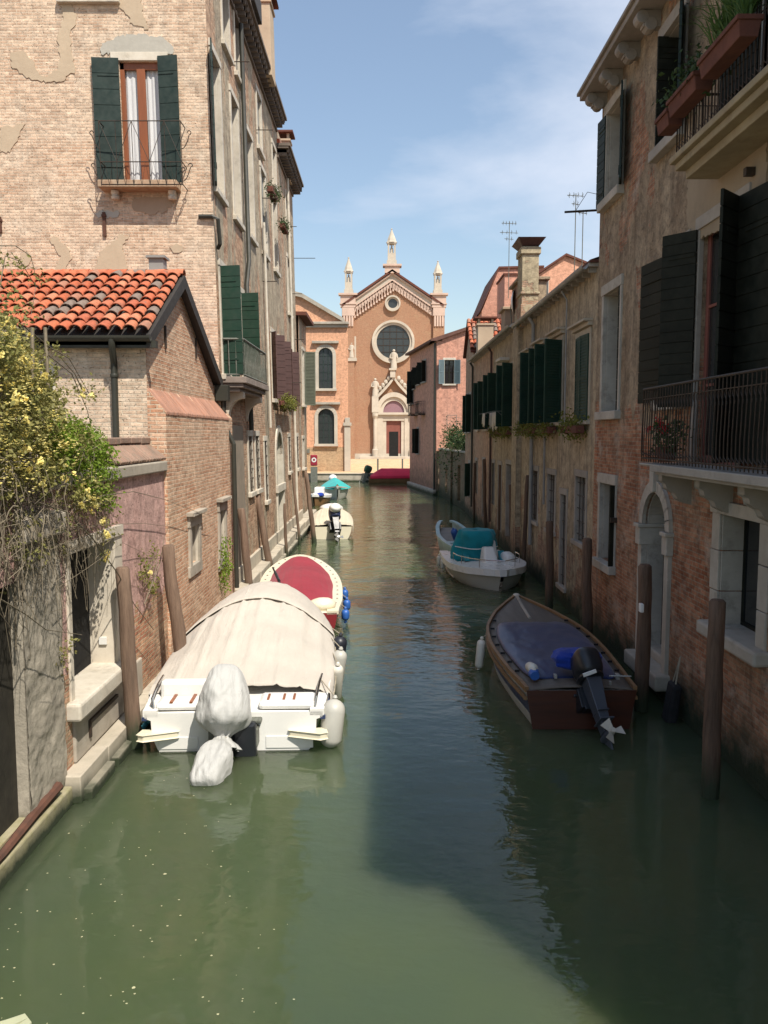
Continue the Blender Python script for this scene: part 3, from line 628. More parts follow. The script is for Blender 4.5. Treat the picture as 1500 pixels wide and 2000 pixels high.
do=surround(TC,door,T,M['stonew'],w=.2,proud=.05,lintel=.1,sillh=0,name='water_gate'); casement(TC,door,do,M['greysh'],M['greysh'],n=-.2,bars=1,cross=3)
kx=MB(); kx.ob(TC,door[0]-.28,door[1]+.28,2.05,2.3,-.02,.09); kx.build('stone_band',M['stonew'],do,bevel=.01)
# plaster pilaster, corner quoin, pipes, plinth
mb=MB(); mb.ob(TC,sd(18.75),sd(21.2),.3,4.2,-.03,.035); mb.build('plaster_panel',pm('grey_brown_plaster',(.34,.28,.21),.9,.35,3,.01,c2=(.22,.19,.15),dirt=.4),T)
mb=MB(); mb.ob(TC,0,17,.25,.78,-.03,.07); mb.build('stone_plinth',M['quay'],T,bevel=.015)
mb=MB(); mb.tube([TC.pt(sd(22.6),14.6,.12),TC.pt(sd(22.6),8.6,.12),TC.pt(sd(22.2),7.9,.10),TC.pt(sd(22.15),4.1,.10)],.06,8); mb.build('downpipe',M['pipe'],T,smooth=True)
mb=MB(); mb.tube([TC.pt(sd(33.0),13.8,.10),TC.pt(sd(33.0),.8,.10)],.05,8); mb.tube([TC.pt(sd(25.9),10.4,.10),TC.pt(sd(25.9),4.2,.10)],.04,8); mb.build('white_downpipe',M['stonew'],T,smooth=True)
# eaves with modillions
mb=MB()
for (ya,yb,z,o_) in ((18.3,30.6,15.0,.33),(30.6,35.6,14.15,.42)):
    a,b=sd(ya),sd(yb)
    mb.ob(TC,a,b,z,z+.07,-.5,o_); mb.ob(TC,a-.02,b+.02,z+.07,z+.16,-.5,o_+.07); mb.ob(TC,a,b,z-.32,z-.24,-.1,.06)
    s=a+.15
    while s<b: mb.ob(TC,s,s+.11,z-.22,z,-.05,o_-.08); mb.ob(TC,s,s+.11,z-.11,z,-.05,o_-.01); s+=.34
mb.build('eaves',pm('dark_eaves_stone',(.20,.16,.13),.85,.35,6,.006),T)
mb=MB(); mb.ob(TF,-16,.42,15.1,15.3,-.5,.4); mb.ob(TC,-.3,12.1,15.161,15.4,-12,.1); mb.ob(TC,12.1,17,14.32,14.5,-12,.1); mb.build('roof',M['tile'],T)
# dormer box and chimneys
mb=MB(); mb.ob(TC,sd(22.6),sd(23.9),15.17,15.75,.0,.5); mb.build('roof_box',M['timber'],T,bevel=.02)
def chimney(F,s0,s1,z0,z1,n0,n1,parent,mat,capm,style='hip'):
    mb=MB(); mb.ob(F,s0,s1,z0,z1,n0,n1); mb.ob(F,s0-.05,s1+.05,z1,z1+.08,n0-.05,n1+.05)
    for (x,y) in ((s0,n0),(s1-.1,n0),(s0,n1-.1),(s1-.1,n1-.1)): mb.ob(F,x,x+.1,z1+.08,z1+.30,y,y+.1)
    c=mb.build('chimney',mat,parent,bevel=.01); k=MB(); e=.16; zt=z1+.30; cs=(s0+s1)/2; cn=(n0+n1)/2
    if style=='hip':
        P=[F.pt(s0-e,zt,n0-e),F.pt(s1+e,zt,n0-e),F.pt(s1+e,zt,n1+e),F.pt(s0-e,zt,n1+e),F.pt(cs-.12,zt+.32,cn),F.pt(cs+.12,zt+.32,cn)]
        k.add(P,[(0,1,2,3),(0,1,5,4),(2,3,4,5),(1,2,5),(3,0,4)]); P2=[p+Vector((0,0,.045)) for p in P]; k.add(P2,[(0,1,5,4),(2,3,4,5),(1,2,5),(3,0,4)])
    else: k.ob(F,s0-e,s1+e,zt,zt+.07,n0-e,n1+e)
    k.build('chimney_cap',capm,c); return c
chimney(TC,sd(26.4),sd(27.3),14.9,17.0,-.15,.42,T,M['plpatch'],M['terra']); chimney(TC,sd(33.6),sd(34.2),13.9,15.4,-.6,.15,T,M['plpatch'],M['terra'],'flat')
# rods sticking out from the wall
mb=MB()
for d,z,L in ((22.0,13.4,.4),(25.6,13.0,.5),(26.2,11.2,.5),(25.9,8.65,.45),(33.9,9.6,.45),(33.0,12.0,.4),(34.8,7.9,.4),(31.0,5.9,.6),(36.2,11.3,.9)):
    mb.tube([TC.pt(sd(min(d,35.4)),z,0),TC.pt(sd(min(d,35.4)),z,L)],.014,5)
mb.build('iron_rod',M['iron'],T)
# stone balcony on the canal
ba,bb=sd(18.85),sd(22.5); zb_=5.15
mb=MB(); mb.ob(TC,ba,bb,zb_,zb_+.14,-.02,.55); mb.ob(TC,ba+.05,bb-.05,zb_-.10,zb_,-.02,.47); mb.ob(TC,ba+.1,bb-.1,zb_-.19,zb_-.10,-.02,.38)
bal=mb.build('balcony',pm('dark_balcony_stone',(.30,.24,.20),.85,.35,6,.008,c2=(.18,.15,.13)),T,bevel=.012)
mb=MB(); zt=zb_+.98
for (p,q_) in (((ba+.06,.49),(bb-.06,.49)),((ba+.06,0),(ba+.06,.49)),((bb-.06,0),(bb-.06,.49))):
    mb.tube([TC.pt(p[0],zt,p[1]),TC.pt(q_[0],zt,q_[1])],.028,6); mb.tube([TC.pt(p[0],zb_+.19,p[1]),TC.pt(q_[0],zb_+.19,q_[1])],.02,6)
    L=math.hypot(q_[0]-p[0],q_[1]-p[1]); k=max(3,int(L/.19))
    for i in range(k+1):
        s=p[0]+(q_[0]-p[0])*i/k; n=p[1]+(q_[1]-p[1])*i/k; mb.tube([TC.pt(s,zb_+.15,n),TC.pt(s,zb_+.45,n),TC.pt(s,zb_+.6,n),TC.pt(s,zt,n)],[.010,.018,.012,.009],6)
mb.build('railing',M['irong'],bal)
mb=MB()
for s in (ba+.35,bb-.6):
    P=[(0,zb_-.19),(.40,zb_-.19),(.40,zb_-.32)]+[(.40-.36*math.sin(x_*math.pi/2/8),zb_-.32-.46*(1-math.cos(x_*math.pi/2/8))) for x_ in range(1,9)]+[(0,zb_-.82)]
    G=Fr(TC.pt(s,0,0),(1,0,0),(0,1,0),(LEAN,0,1)); mb.prism(G,P,0,.26)
mb.build('bracket',M['stone'],bal,bevel=.01)
# low house closing the left row
L2=thing('low_canal_house','low weathered house with grey shutter ending the left row','house',(-8,37.6,.3))
LC=Fr((-3.62,35.61,0),(0,1,0),(1,0,0)); h2=(1.4,2.2,5.3,7.7); h3=(1.2,1.9,2.5,3.8)
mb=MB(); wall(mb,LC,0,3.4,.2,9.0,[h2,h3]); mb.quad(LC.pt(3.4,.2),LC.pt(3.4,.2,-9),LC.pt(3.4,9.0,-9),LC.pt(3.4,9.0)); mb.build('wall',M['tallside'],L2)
for h in (h2,h3): wo=surround(LC,h,L2,M['stonew']); casement(LC,h,wo,M['greysh'],M['glass'])
shutter(LC,h2[1]+.02,h2[2],h2[3],.5,110,L2,M['greysh'],'louver')
mb=MB(); mb.ob(LC,-.02,3.6,9.0,9.15,-9,.35); mb.build('roof',M['terra'],L2)
# ------------------------------------------------------------------ LEFT: annex with tiled roof
YA=13.2; XA=-3.74; XB=-3.45
A=thing('tiled_roof_annex','small brick annex with orange barrel tile roof in front of the tall house','annex',(-6,15.8,.3))
AF=Fr((XA,YA,0),(1,0,0),(0,-1,0)); ZE=5.50; ZR=6.82; YR=15.3; YE=18.55; ZE2=5.30
h=AF.rect(8,735,105,812); mb=MB(); wall(mb,AF,-8,0,.3,ZE,[h],.2); mb.build('front_wall',M['annexfront'],A)
wo=surround(AF,h,A,M['stonew'],w=.04,lintel=.17,sillh=0); darkback(AF,h,wo,-.16,M['green'])
AC=Fr((XA,YA,0),(0,1,0),(1,0,0)); gs,ge=0,YE-YA
mb=MB(); P=[(0,3.7),(ge,3.7),(ge,ZE2-.35),(YR-YA,ZR-.12),(0,ZE)]; mb.prism(Fr((XA,YA+.012,0),(0,1,0),(1,0,0)),P,-.3,0)
AB=Fr((XB,YA,0),(0,1,0),(1,0,0)); w1=(1.45,2.05,1.66,2.36); w2=(4.05,4.6,1.35,2.4)
wall(mb,AB,0,5.75,.3,4.35,[w1,w2],.3)
# battered brick shoulder
z0,z1=4.35,4.72
mb.quad(AB.pt(0,z0),AB.pt(5.75,z0),AC.pt(5.75,z1,.001),AC.pt(0,z1,.001)); mb.add([AB.pt(0,z0),AC.pt(0,z1),AC.pt(0,z0)],[(0,1,2)])
mb.quad(AB.pt(0,.3),AB.pt(0,z0),AC.pt(0,z0,-.001),AC.pt(0,.3,-.001)); mb.build('gable_wall',M['annex'],A)
mb=MB()
s=0.02
while s<5.3: 
    a=AB.pt(s,z0+.005,.015); b=AB.pt(s+.062,z0+.005,.015); c=AC.pt(s+.062,z1+.01,.0); d=AC.pt(s,z1+.01,.0); dn=Vector((.0,0,-.05)); j=Vector((R.uniform(-.006,.006),0,R.uniform(-.006,.006)))
    mb.hexa([a+dn+j,b+dn+j,c+dn+j,d+dn+j,a+j,b+j,c+j,d+j]); s+=.075
mb.build('brick_coping',pm('soldier_bricks',(.46,.23,.15),.9,.4,11,.006,c2=(.34,.20,.15)),A,bevel=.006)
for hh in (w1,w2):
    wo=surround(AB,hh,A,M['stoneg'],w=.15,proud=.04,lintel=.20,sillh=.20,sillp=.0,cornice=.10,bev=.015); darkback(AB,hh,wo,-.29); grille(AB,hh,wo,-.2,2,3,mat=M['iron'])
    rv=MB(); a,b,c,d=hh; rv.ob(AB,b-.012,b,c,d,-.28,0.0); rv.ob(AB,a,a+.012,c,d,-.28,0.); rv.build('reveal',M['stone'],wo)
for (xx,y0,y1) in ((321,636,680),(381,660,700)):
    s,za=AC.px(xx,y0); zc=AC.px(xx,y1)[1]; mb=MB(); mb.ob(AC,s-.03,s+.03,zc,za,-.01,.03); mb.build('wall_anchor',M['iron'],A)
# roof
mb=MB(); mb.r=[]; ov=.22; ex=XA+.13
Sv=Vector((0,YR-(YA-ov),ZR-ZE)).normalized(); nr=9; run=((YR-(YA-ov))**2+(ZR-ZE)**2)**.5/nr
tile_roof(mb,(ex-.02-.205*27,YA-ov,ZE+.06),(1,0,0),Sv,27,nr,run=run)
Sv2=Vector((0,YR-YE-.15,ZR-ZE2+.15)).normalized(); run2=((YE+.15-YR)**2+(ZR-ZE2+.15)**2)**.5/10
tile_roof(mb,(ex-.02-.205*27,YE+.15,ZE2-.1),(1,0,0),Sv2,27,10,run=run2)
# ridge
for i in range(17):
    c=Vector((ex-.18-i*.34,YR,ZR+.045)); q=R.random(); vs=[]; K=6
    for e,(xx,rr) in enumerate(((.19,.125),(-.19,.105))):
        for th in (0,.018):
            for k in range(K+1): an=math.pi*k/K; vs.append(c+Vector((xx,-math.cos(an)*(rr-th),math.sin(an)*(rr-th)*.8)))
    n=K+1; fs=[]
    for k in range(K): fs+=[(k,k+1,2*n+k+1,2*n+k),(n+k+1,n+k,3*n+k,3*n+k+1),(k+1,k,n+k,n+k+1)]
    mb.add(vs,fs); mb.r+=[q]*len(fs)
rt=build_tiles(mb,A)
mb=MB(); RT=Fr((ex,0,0),(0,1,0),(1,0,0)); P=[(YA-ov,ZE),(YR,ZR),(YE+.15,ZE2-.13),(YE+.15,ZE2-.27),(YR,ZR-.14),(YA-ov,ZE-.13)]
mb.prism(RT,P,-5.7,-.04); mb.build('roof_deck',M['timber'],A)
mb=MB(); mb.prism(RT,[(YA-ov-.02,ZE+.03),(YR,ZR+.03),(YR,ZR-.20),(YA-ov-.02,ZE-.17)],-.05,.02); mb.prism(RT,[(YR,ZR+.03),(YE+.15,ZE2-.11),(YE+.15,ZE2-.33),(YR,ZR-.20)],-.05,.02); mb.build('verge_board',M['timber'],A)
mb=MB(); yg=YA-ov-.07
K=8; pr=[(yg-.075*math.cos(math.pi*k/K),ZE+.0-.085*math.sin(math.pi*k/K)) for k in range(K+1)]; pr2=[(yg-.066*math.cos(math.pi*k/K),ZE+.0-.074*math.sin(math.pi*k/K)) for k in range(K,-1,-1)]
mb.prism(RT,pr+pr2,-5.6,.03); mb.ob(AF,-5.5,.22,ZE-.17,ZE-.06,.10,.22)
mb.build('gutter',M['pipe'],A)
mb=MB(); s,_=AF.px(225,700); mb.tube([AF.pt(s+.05,ZE-.05,.30),AF.pt(s+.05,ZE-.16,.30),AF.pt(s,ZE-.38,.07),AF.pt(s,ZE-.6,.07),AF.pt(s,3.75,.07)],.052,10); mb.lathe(AF.pt(s,ZE-.62,.07),[(.06,0),(.065,.01),(.065,.05),(.06,.06)],10); mb.build('downpipe',M['pipe'],A,smooth=True)
mb=MB(); p=Vector((ex+.05,YE+.05,ZE2-.22)); mb.box(p.x-.16,p.x+.12,p.y-.16,p.y+.1,p.z-.35,p.z); mb.tube([p+Vector((0,-.02,-.3)),p+Vector((-.02,-.02,-.8)),p+Vector((.2,-.02,-1.3)),p+Vector((.22,-.02,-4.55))],.055,10); mb.build('downpipe',M['pipe'],A,bevel=.01)
mb=MB(); s,z=AF.px(304,548,-2.0); mb.box(-3.74+s-.13+.0,-3.74+s+.13,15.25,15.5,6.7,7.15); mb.box(-3.74+s-.17,-3.74+s+.17,15.2,15.55,7.15,7.19); mb.build('roof_vent',M['pipeg'],A)
# ------------------------------------------------------------------ LEFT: pink garden wall
G=thing('pink_garden_wall','pink plastered garden wall peeling to brick, with brick coping, beside the water','wall',(-3.9,10.8,.25))
PW=Fr((-3.50,8.75,0),(0,1,0),(1,0,0)); gh=(.35,1.85,1.02,2.68)
mb=MB(); wall(mb,PW,.0,YA-8.75+.02,.25,3.42,[gh],.34); mb.quad(PW.pt(0,.25,-.4),PW.pt(0,.25),PW.pt(0,3.42),PW.pt(0,3.42,-.4)); mb.quad(PW.pt(0,.25,-.4),PW.pt(0,3.42,-.4),PW.pt(4.47,3.42,-.4),PW.pt(4.47,.25,-.4)); mb.build('wall',M['pinkwall'],G)
mb=MB(); mb.ob(PW,-.0,4.42,3.42,3.58,-.45,.07); mb.build('coping_stone',M['stoneg'],G,bevel=.02)
mb=MB(); s=2.0
while s<4.38:
    j=R.uniform(-.01,.01); z=3.59; L=.30
    mb.hexa([PW.pt(s,z,.03+j),PW.pt(s+.062,z,.03+j),PW.pt(s+.062,z+.28,-.30),PW.pt(s,z+.28,-.30),PW.pt(s,z+.04,.06+j),PW.pt(s+.062,z+.04,.06+j),PW.pt(s+.062,z+.34,-.30),PW.pt(s,z+.34,-.30)]); s+=.075
for i in range(5): mb.ob(PW,1.9+i*.5,2.38+i*.5,3.86+R.uniform(-.01,.01),3.95,-.5,-.18)
mb.build('coping_bricks',pm('mossy_bricks',(.36,.22,.16),.95,.4,9,.012,c2=(.22,.17,.13),dirt=.4),G,bevel=.012)
wo=MB(); a,b,c,d=gh
wo.ob(PW,a-.10,a+.004,c,d,-.3,.025); wo.ob(PW,b,b+.30,c,d,-.02,.03); wo.ob(PW,b-.015,b,c,d,-.33,-.0); wo.ob(PW,a-.16,b+.32,d,d+.14,-.33,.05); wo=wo.build('window',M['stone'],G,bevel=.02)
mb=MB(); mb.ob(PW,a-.20,b+.34,c-.19,c+.012,-.33,.16); mb.build('sill',M['stonew'],wo,bevel=.03)
darkback(PW,gh,wo,-.32)
mb=MB(); mb.ob(PW,b-.045,b-.015,1.28,1.38,-.2,-.1); mb.build('switch_box',M['gel'],wo,bevel=.004)
mb=MB(); mb.ob(PW,.30,2.9,.3,.82,-.02,.035)
mb.build('cement_apron',M['stoneg'],G,bevel=.02)
mb=MB(); mb.ob(PW,.7,1.7,.62,.66,.035,.07); mb.ob(PW,.7,.75,.45,.62,.035,.06); mb.build('slot_ledge',M['iron'],G)
GP=thing('stone_gate_pier','rough grey stone pier beside the dark gateway, under the rose twigs','pier',(-3.6,8.2,.25))
mb=MB()
def rough(F,s0,s1,z0,z1,n,amp,seed,nx=14,nz_=40):
    mb.grid(lambda u,v:F.pt(s0+(s1-s0)*u,z0+(z1-z0)*v,n+amp*mnoise.fractal(Vector((u*3*(s1-s0),v*3*(z1-z0),seed)),.7,2,5)),nx,nz_)
rough(PW,-.935,.0,.22,2.95,.045,.02,3,40,110)
mb.ob(PW,-.935,.0,.22,2.95,-.45,.03); mb.build('pier',pm('rough_pier_stone',(.42,.375,.30),.95,.4,7,.02,c2=(.28,.25,.20),dirt=.7,damp=.5),GP,smooth=True)
mb=MB(); mb.ob(PW,-1.0,.05,2.95,3.2,-.5,.12); mb.build('cap',M['stoneg'],GP,bevel=.03)
GG=thing('gateway_wall','dark gateway and wall at the far left edge behind dry twigs','wall',(-3.9,6.0,.25))
mb=MB(); wall(mb,PW,-5.0,-.92,.25,3.4,[(-2.3,-.92,.25,2.6)],.5); mb.build('wall',M['pinkwall'],GG)
mb=MB(); 
for i in range(10): mb.ob(PW,-2.31+i*.14,-2.31+i*.14+.132,.25,2.62,-.14,-.08)
mb.ob(PW,-2.32,-.93,.3,2.6,-.17,-.141); mb.build('gate',pm('gateway_shade_boards',(.04,.035,.025),.8,.5,9,.006),GG)  # dark boards added, their colour stands for deep shade in the gateway opening
bm_=MB(); bm_.tube([(-3.43,5.4,.24),(-3.44,6.3,.27),(-3.42,7.1,.25),(-3.45,7.9,.27),(-3.44,8.45,.30)],[.045,.05,.04,.05,.055],7); tag(bm_.build('rusty_edge_beam',M['rust'],smooth=True),'rusty dark red beam lying along the landing edge','beam')
# ------------------------------------------------------------------ RIGHT: near red brick house
XR=4.2; YR1=1.0; YR2=16.6
RC=Fr((XR,0,0),(0,1,0),(-1,0,0))         # s = distance from the camera
H1=thing('red_brick_house','near house in shade with red brick foot, peeling plaster and two balconies, at right','house',(9,8.8,.3))
def rr(*a,n=0): return RC.rect(*a,n=n)
o_top1=(15.15,16.15,8.35,9.95); o_top2=(12.15,13.05,8.3,9.9); o_top3=(8.6,9.6,7.6,10.0)
o_m1=(15.0,16.05,4.42,6.62); o_m2=(11.75,12.5,4.5,6.6); o_m3=(9.87,11.27,3.62,6.7); o_m4=(7.9,8.9,3.62,6.7)
o_g1=(15.05,16.0,1.6,3.08); o_d=(12.15,13.25,.45,3.12,True,.4); o_g3=(9.15,10.25,1.62,3.02)
mb=MB(); wall(mb,RC,YR1,YR2,-1,10.4,[o_top1,o_top2,o_top3,o_m1,o_m2,o_m3,o_m4,o_g1,o_d,o_g3,(3.5,4.5,1.6,3.0),(4,5,4.5,6.6),(4,5,8.3,9.9)],.34)
mb.quad(RC.pt(YR2,.1),RC.pt(YR2,10.4),RC.pt(YR2,10.4,-10),RC.pt(YR2,.1,-10)); mb.quad(RC.pt(YR1,.1),RC.pt(YR1,10.4),RC.pt(YR1,10.4,-10),RC.pt(YR1,.1,-10)); mb.build('wall',M['right'],H1)
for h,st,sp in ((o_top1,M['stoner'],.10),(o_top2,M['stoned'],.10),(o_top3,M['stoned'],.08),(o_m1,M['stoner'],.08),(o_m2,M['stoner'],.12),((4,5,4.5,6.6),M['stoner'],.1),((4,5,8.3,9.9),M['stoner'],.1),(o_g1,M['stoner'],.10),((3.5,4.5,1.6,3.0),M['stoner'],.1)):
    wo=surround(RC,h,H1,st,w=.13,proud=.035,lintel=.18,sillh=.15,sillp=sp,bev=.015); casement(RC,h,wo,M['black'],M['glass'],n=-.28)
    if h is o_top1: shutter(RC,h[0]-.02,h[2],h[3],-.55,165,wo,M['green'],rows=10); shutter(RC,h[1]+.02,h[2],h[3],.42,176,wo,M['green'],rows=10)
    if h is o_top2: shutter(RC,h[0]-.02,h[2],h[3],-.55,158,wo,M['green'],rows=10); shutter(RC,h[1]-.05,h[2],h[3],.42,84,wo,M['black'],rows=10,n=-.3)
    if h is o_m2: shutter(RC,h[1]+.02,h[2]-.02,h[3]+.02,.80,173,wo,M['black'],rows=13,n=.05)
    if h is o_m1: shutter(RC,h[0]+.02,h[2],h[3],.3,80,wo,M['black'],rows=12,n=-.25)
    if h is o_g1: shutter(RC,h[0]+.02,h[2],h[3],.45,70,wo,M['black'],rows=1,n=-.30)
for h in (o_m3,o_m4,o_top3):
    wo=surround(RC,h,H1,M['stoned'],w=.10,lintel=.16,sillh=0,name='balcony_door',lining=False); casement(RC,h,wo,M['maroon'],M['glass'],n=-.12,cross=2,fw=.10)
    shutter(RC,h[0]-.02,h[2]+.05,h[3],-.60,135,wo,M['black'],rows=16,n=.05)
    shutter(RC,h[1]+.02,h[2]+(.75 if h is o_m3 else .05),h[3],.50 if h is o_m3 else .80,140 if h is o_m3 else 173,wo,M['black'],rows=16,n=.05)
# arched water door
do=surround(RC,o_d,H1,M['stoner'],w=.17,proud=.06,lintel=.1,sillh=0,name='water_door',bev=.02)
mb=MB(); a,b,c,d=o_d[:4]; zs=d-(b-a)/2
for s in (a-.2,b-.02): mb.ob(RC,s,s+.22,zs-.34,zs,-.36,.10); mb.ob(RC,s-.02,s+.24,zs-.06,zs+.0,-.36,.13); 
mb.build('impost',M['stoner'],do,bevel=.012); mb=MB(); mb.ob(RC,(a+b)/2-.09,(a+b)/2+.09,d+.0,d+.42,-.1,.11); mb.build('keystone',M['stoner'],do,bevel=.012)
mb=MB(); mb.ob(RC,a-.25,b+.25,.22,.46,-.38,.22); mb.ob(RC,a-.15,b+.15,.44,.60,-.38,-.06); mb.build('door_step',M['stoneg'],do,bevel=.03)
casement(RC,o_d,do,M['black'],M['black'],n=-.33,bars=1,cross=2); 
mb=MB(); zc=zs
for k in range(7):
    an=math.pi*(k+.5)/7; mb.tube([RC.pt((a+b)/2,zc,-.26),RC.pt((a+b)/2+.5*math.cos(an),zc+.5*math.sin(an),-.26)],.009,5)
for r_ in (.2,.36): mb.tube([RC.pt((a+b)/2+r_*math.cos(math.pi*k/12),zc+r_*math.sin(math.pi*k/12),-.26) for k in range(13)],.009,5)
mb.build('fanlight_grille',M['irong'],do)
wo=MB(); a,b,c,d=o_g3
for i,(za,zb2) in enumerate(((c,c+.42),(c+.43,c+.93),(c+.94,d))): 
    wo.ob(RC,b,b+.24+.02*(i%2),za,zb2,-.33,.03); wo.ob(RC,a-.22-.02*(i%2),a+.006,za,zb2,-.33,.03)
    wo.ob(RC,b-.02,b,za,zb2,-.33,-.0)
wo.ob(RC,a-.25,b+.27,d,d+.16,-.33,.05); wo=wo.build('window',M['stoner'],H1,bevel=.012)
mb=MB(); mb.ob(RC,a-.28,b+.30,c-.17,c+.006,-.33,.17); mb.build('sill',M['stoner'],wo,bevel=.035)
casement(RC,o_g3,wo,M['black'],M['glass'],n=-.30,bars=0,cross=0,fw=.05)
patch(RC,[(1345,330),(1420,262),(1500,180),(1500,372),(1440,420),(1395,455),(1350,470),(1343,420)],H1,M['beigep'] if 'beigep' in M else pm('smooth_beige_plaster',(.35,.275,.185),.9,.25,3,.01,c2=(.28,.22,.15),dirt=.3),.014)
# string edge and eaves
mb=MB(); mb.ob(RC,YR1,YR2+.1,10.4,10.5,-.5,.42); mb.ob(RC,YR1-.03,YR2+.15,10.5,10.56,-.5,.47); 
s=YR2-.25
while s>YR1: 
    for zz,n1,r_ in ((10.30,.33,.10),(10.2,.2,.10)): mb.tube([RC.pt(s-.10,zz,n1-.05),RC.pt(s+.10,zz,n1-.05)],r_,12)
    mb.ob(RC,s-.085,s+.085,10.16,10.4,-.02,.27); s-=1.02
mb.build('eaves',pm('grey_eaves_stone',(.34,.30,.26),.85,.3,6,.006),H1,bevel=.01)
mb=MB(); mb.ob(RC,YR1,YR2,10.56,10.7,-10,.3); mb.build('roof',M['terra'],H1)
chimney(RC,11.6,12.5,10.6,12.6,-.6,.2,H1,M['right'],M['terra'])
mb=MB(); mb.tube([RC.pt(16.45,8.30,0),RC.pt(16.45,8.26,.72)],.022,6); mb.tube([RC.pt(16.2,8.5,.05),RC.pt(16.4,8.62,.3),RC.pt(16.45,8.3,.5)],.006,5); mb.build('iron_rod',M['iron'],H1)
mb=MB()
for s,z in ((8.75,6.95),(9.7,6.95),(14.9,2.45)): mb.ob(RC,s-.04,s+.04,z-.04,z+.05,0,.12)
mb.build('wall_bracket',M['iron'],H1)
# upper balcony
def railing(F,a,b,z0,z1,n,parent,mat,pitch=.11,belly=0,ends=True,r=.008,inner=0):
    mb=MB(); runs=[((a,n),(b,n))]+([((a,inner),(a,n)),((b,inner),(b,n))] if ends else [])
    for p,q_ in runs:
        mb.tube([F.pt(p[0],z1,p[1]),F.pt(q_[0],z1,q_[1])],.016,6); mb.tube([F.pt(p[0],z0+.05,p[1]),F.pt(q_[0],z0+.05,q_[1])],.011,6); mb.tube([F.pt(p[0],z1-.14,p[1]),F.pt(q_[0],z1-.14,q_[1])],.007,5)
        L=math.hypot(q_[0]-p[0],q_[1]-p[1]); k=max(2,int(L/pitch)); o_=p is not runs[0][0]
        for i in range(k+1):
            s=p[0]+(q_[0]-p[0])*i/k; m=p[1]+(q_[1]-p[1])*i/k; bl=belly if p[1]==n and q_[1]==n else 0
            mb.tube([F.pt(s,z0,m),F.pt(s,z0+.12,m+bl*.8),F.pt(s,z0+.32,m+bl),F.pt(s,z0+.62,m+bl*.25),F.pt(s,z1,m)],r,5)
            if i<k:
                w_=(q_[0]-p[0])/k*.5; v_=(q_[1]-p[1])/k*.5
                mb.tube([F.pt(s+w_*(1-math.cos(t_*.628)) ,z0+.06+.09*t_/10*2,m+v_*(1-math.cos(t_*.628))+bl*.7) for t_ in range(6)],r*.7,4)
                mb.tube([F.pt(s+w_*(.4+.6*math.sin(t_*.628)),z1-.14-.2*t_/10,m+v_) for t_ in range(11)],r*.7,4)
    return mb.build('railing',mat,parent)
mb=MB(); mb.ob(RC,8.05,10.85,7.38,7.46,-.02,.60); mb.ob(RC,8.1,10.8,7.29,7.38,-.02,.54); mb.ob(RC,8.15,10.75,7.18,7.29,-.02,.42)
b1=mb.build('upper_balcony',pm('ochre_stained_stone',(.38,.315,.20),.85,.3,5,.006,c2=(.27,.21,.13),dirt=.5),H1,bevel=.012); railing(RC,8.12,10.78,7.46,8.22,.53,b1,M['iron'],.09)
mb=MB(); mb.ob(RC,4.2,11.2,3.50,3.60,-.02,.62); mb.ob(RC,4.25,11.15,3.46,3.50,-.02,.56); mb.ob(RC,11.2,11.72,3.57,3.60,-.02,.60)
b2=mb.build('lower_balcony',M['stoned'],H1,bevel=.012); railing(RC,4.3,11.66,3.62,4.62,.58,b2,M['iron'],.10,belly=.012)
for s in (11.3,9.95,8.7,7.2,5.5):
    mb=MB(); P=[(0,3.46),(.40,3.46),(.40,3.36),(.35,3.33),(.33,3.26),(.22,3.20),(.18,3.12),(.08,3.07),(0,3.05)]
    F_=Fr((XR,s,0),(-1,0,0),(0,1,0)); mb.prism(F_,P,0,.17); mb.build('bracket',M['stoned'],b2,bevel=.012)
# planters and plants on the upper balcony
def planter(s0,s1,z,n,name_label,plant=None,h=.2,tilt=0,label=None):
    t=thing('flower_trough',name_label,'planter',RC.pt((s0+s1)/2,z,n),group='terracotta troughs on the upper balcony rail')
    mb=MB(); a=[(0,.09),(h,.125)]
    def P(s,z_,nn): return RC.pt(s,z+z_+tilt*(s-s0),n+nn)
    for (w0,w1,e0,e1,q0,q1) in ((.09,.12,0,-.02,0,h),):
        mb.hexa([P(s0+.02,0,-.09),P(s1-.02,0,-.09),P(s1-.02,0,.09),P(s0+.02,0,.09),P(s0,h,-.12),P(s1,h,-.12),P(s1,h,.12),P(s0,h,.12)])
    mb.hexa([P(s0-.01,h-.05,-.135),P(s1+.01,h-.05,-.135),P(s1+.01,h-.05,.135),P(s0-.01,h-.05,.135),P(s0-.01,h+.001,-.135),P(s1+.01,h+.001,-.135),P(s1+.01,h+.001,.135),P(s0-.01,h+.001,.135)])
    mb.build('trough',M['terra'],t,bevel=.008); return t
planter(8.42,9.45,7.84,.66,'long terracotta trough at the near end of the upper balcony rail')
planter(9.62,10.5,7.82,.64,'terracotta trough in the middle of the upper balcony rail')
planter(10.62,11.05,7.80,.60,'short terracotta trough at the far end of the upper balcony rail')
t=thing('spiky_plant','spiky grass-like green plant in the near trough of the upper balcony','plant',RC.pt(8.9,8.02,.66)); mb=MB()
for i in range(230):
    a=R.uniform(0,6.28); L=R.uniform(.3,.62); u=R.uniform(.15,1.15); p=RC.pt(R.uniform(8.5,9.3),8.02,.66)+Vector((R.uniform(-.04,.04),0,0)); dx=Vector((math.cos(a),math.sin(a),0)); pts=[p+dx*L*u*t_*(.4+.5*t_)+Vector((0,0,L*(t_*1.15-u*.55*t_*t_))) for t_ in (0,.35,.7,1)]
    sd_=Vector((-dx.y,dx.x,0))*.011; mb.add([pts[0]-sd_,pts[0]+sd_,pts[1]-sd_,pts[1]+sd_,pts[2]-sd_*.7,pts[2]+sd_*.7,pts[3]],[(0,1,3,2),(2,3,5,4),(4,5,6)])
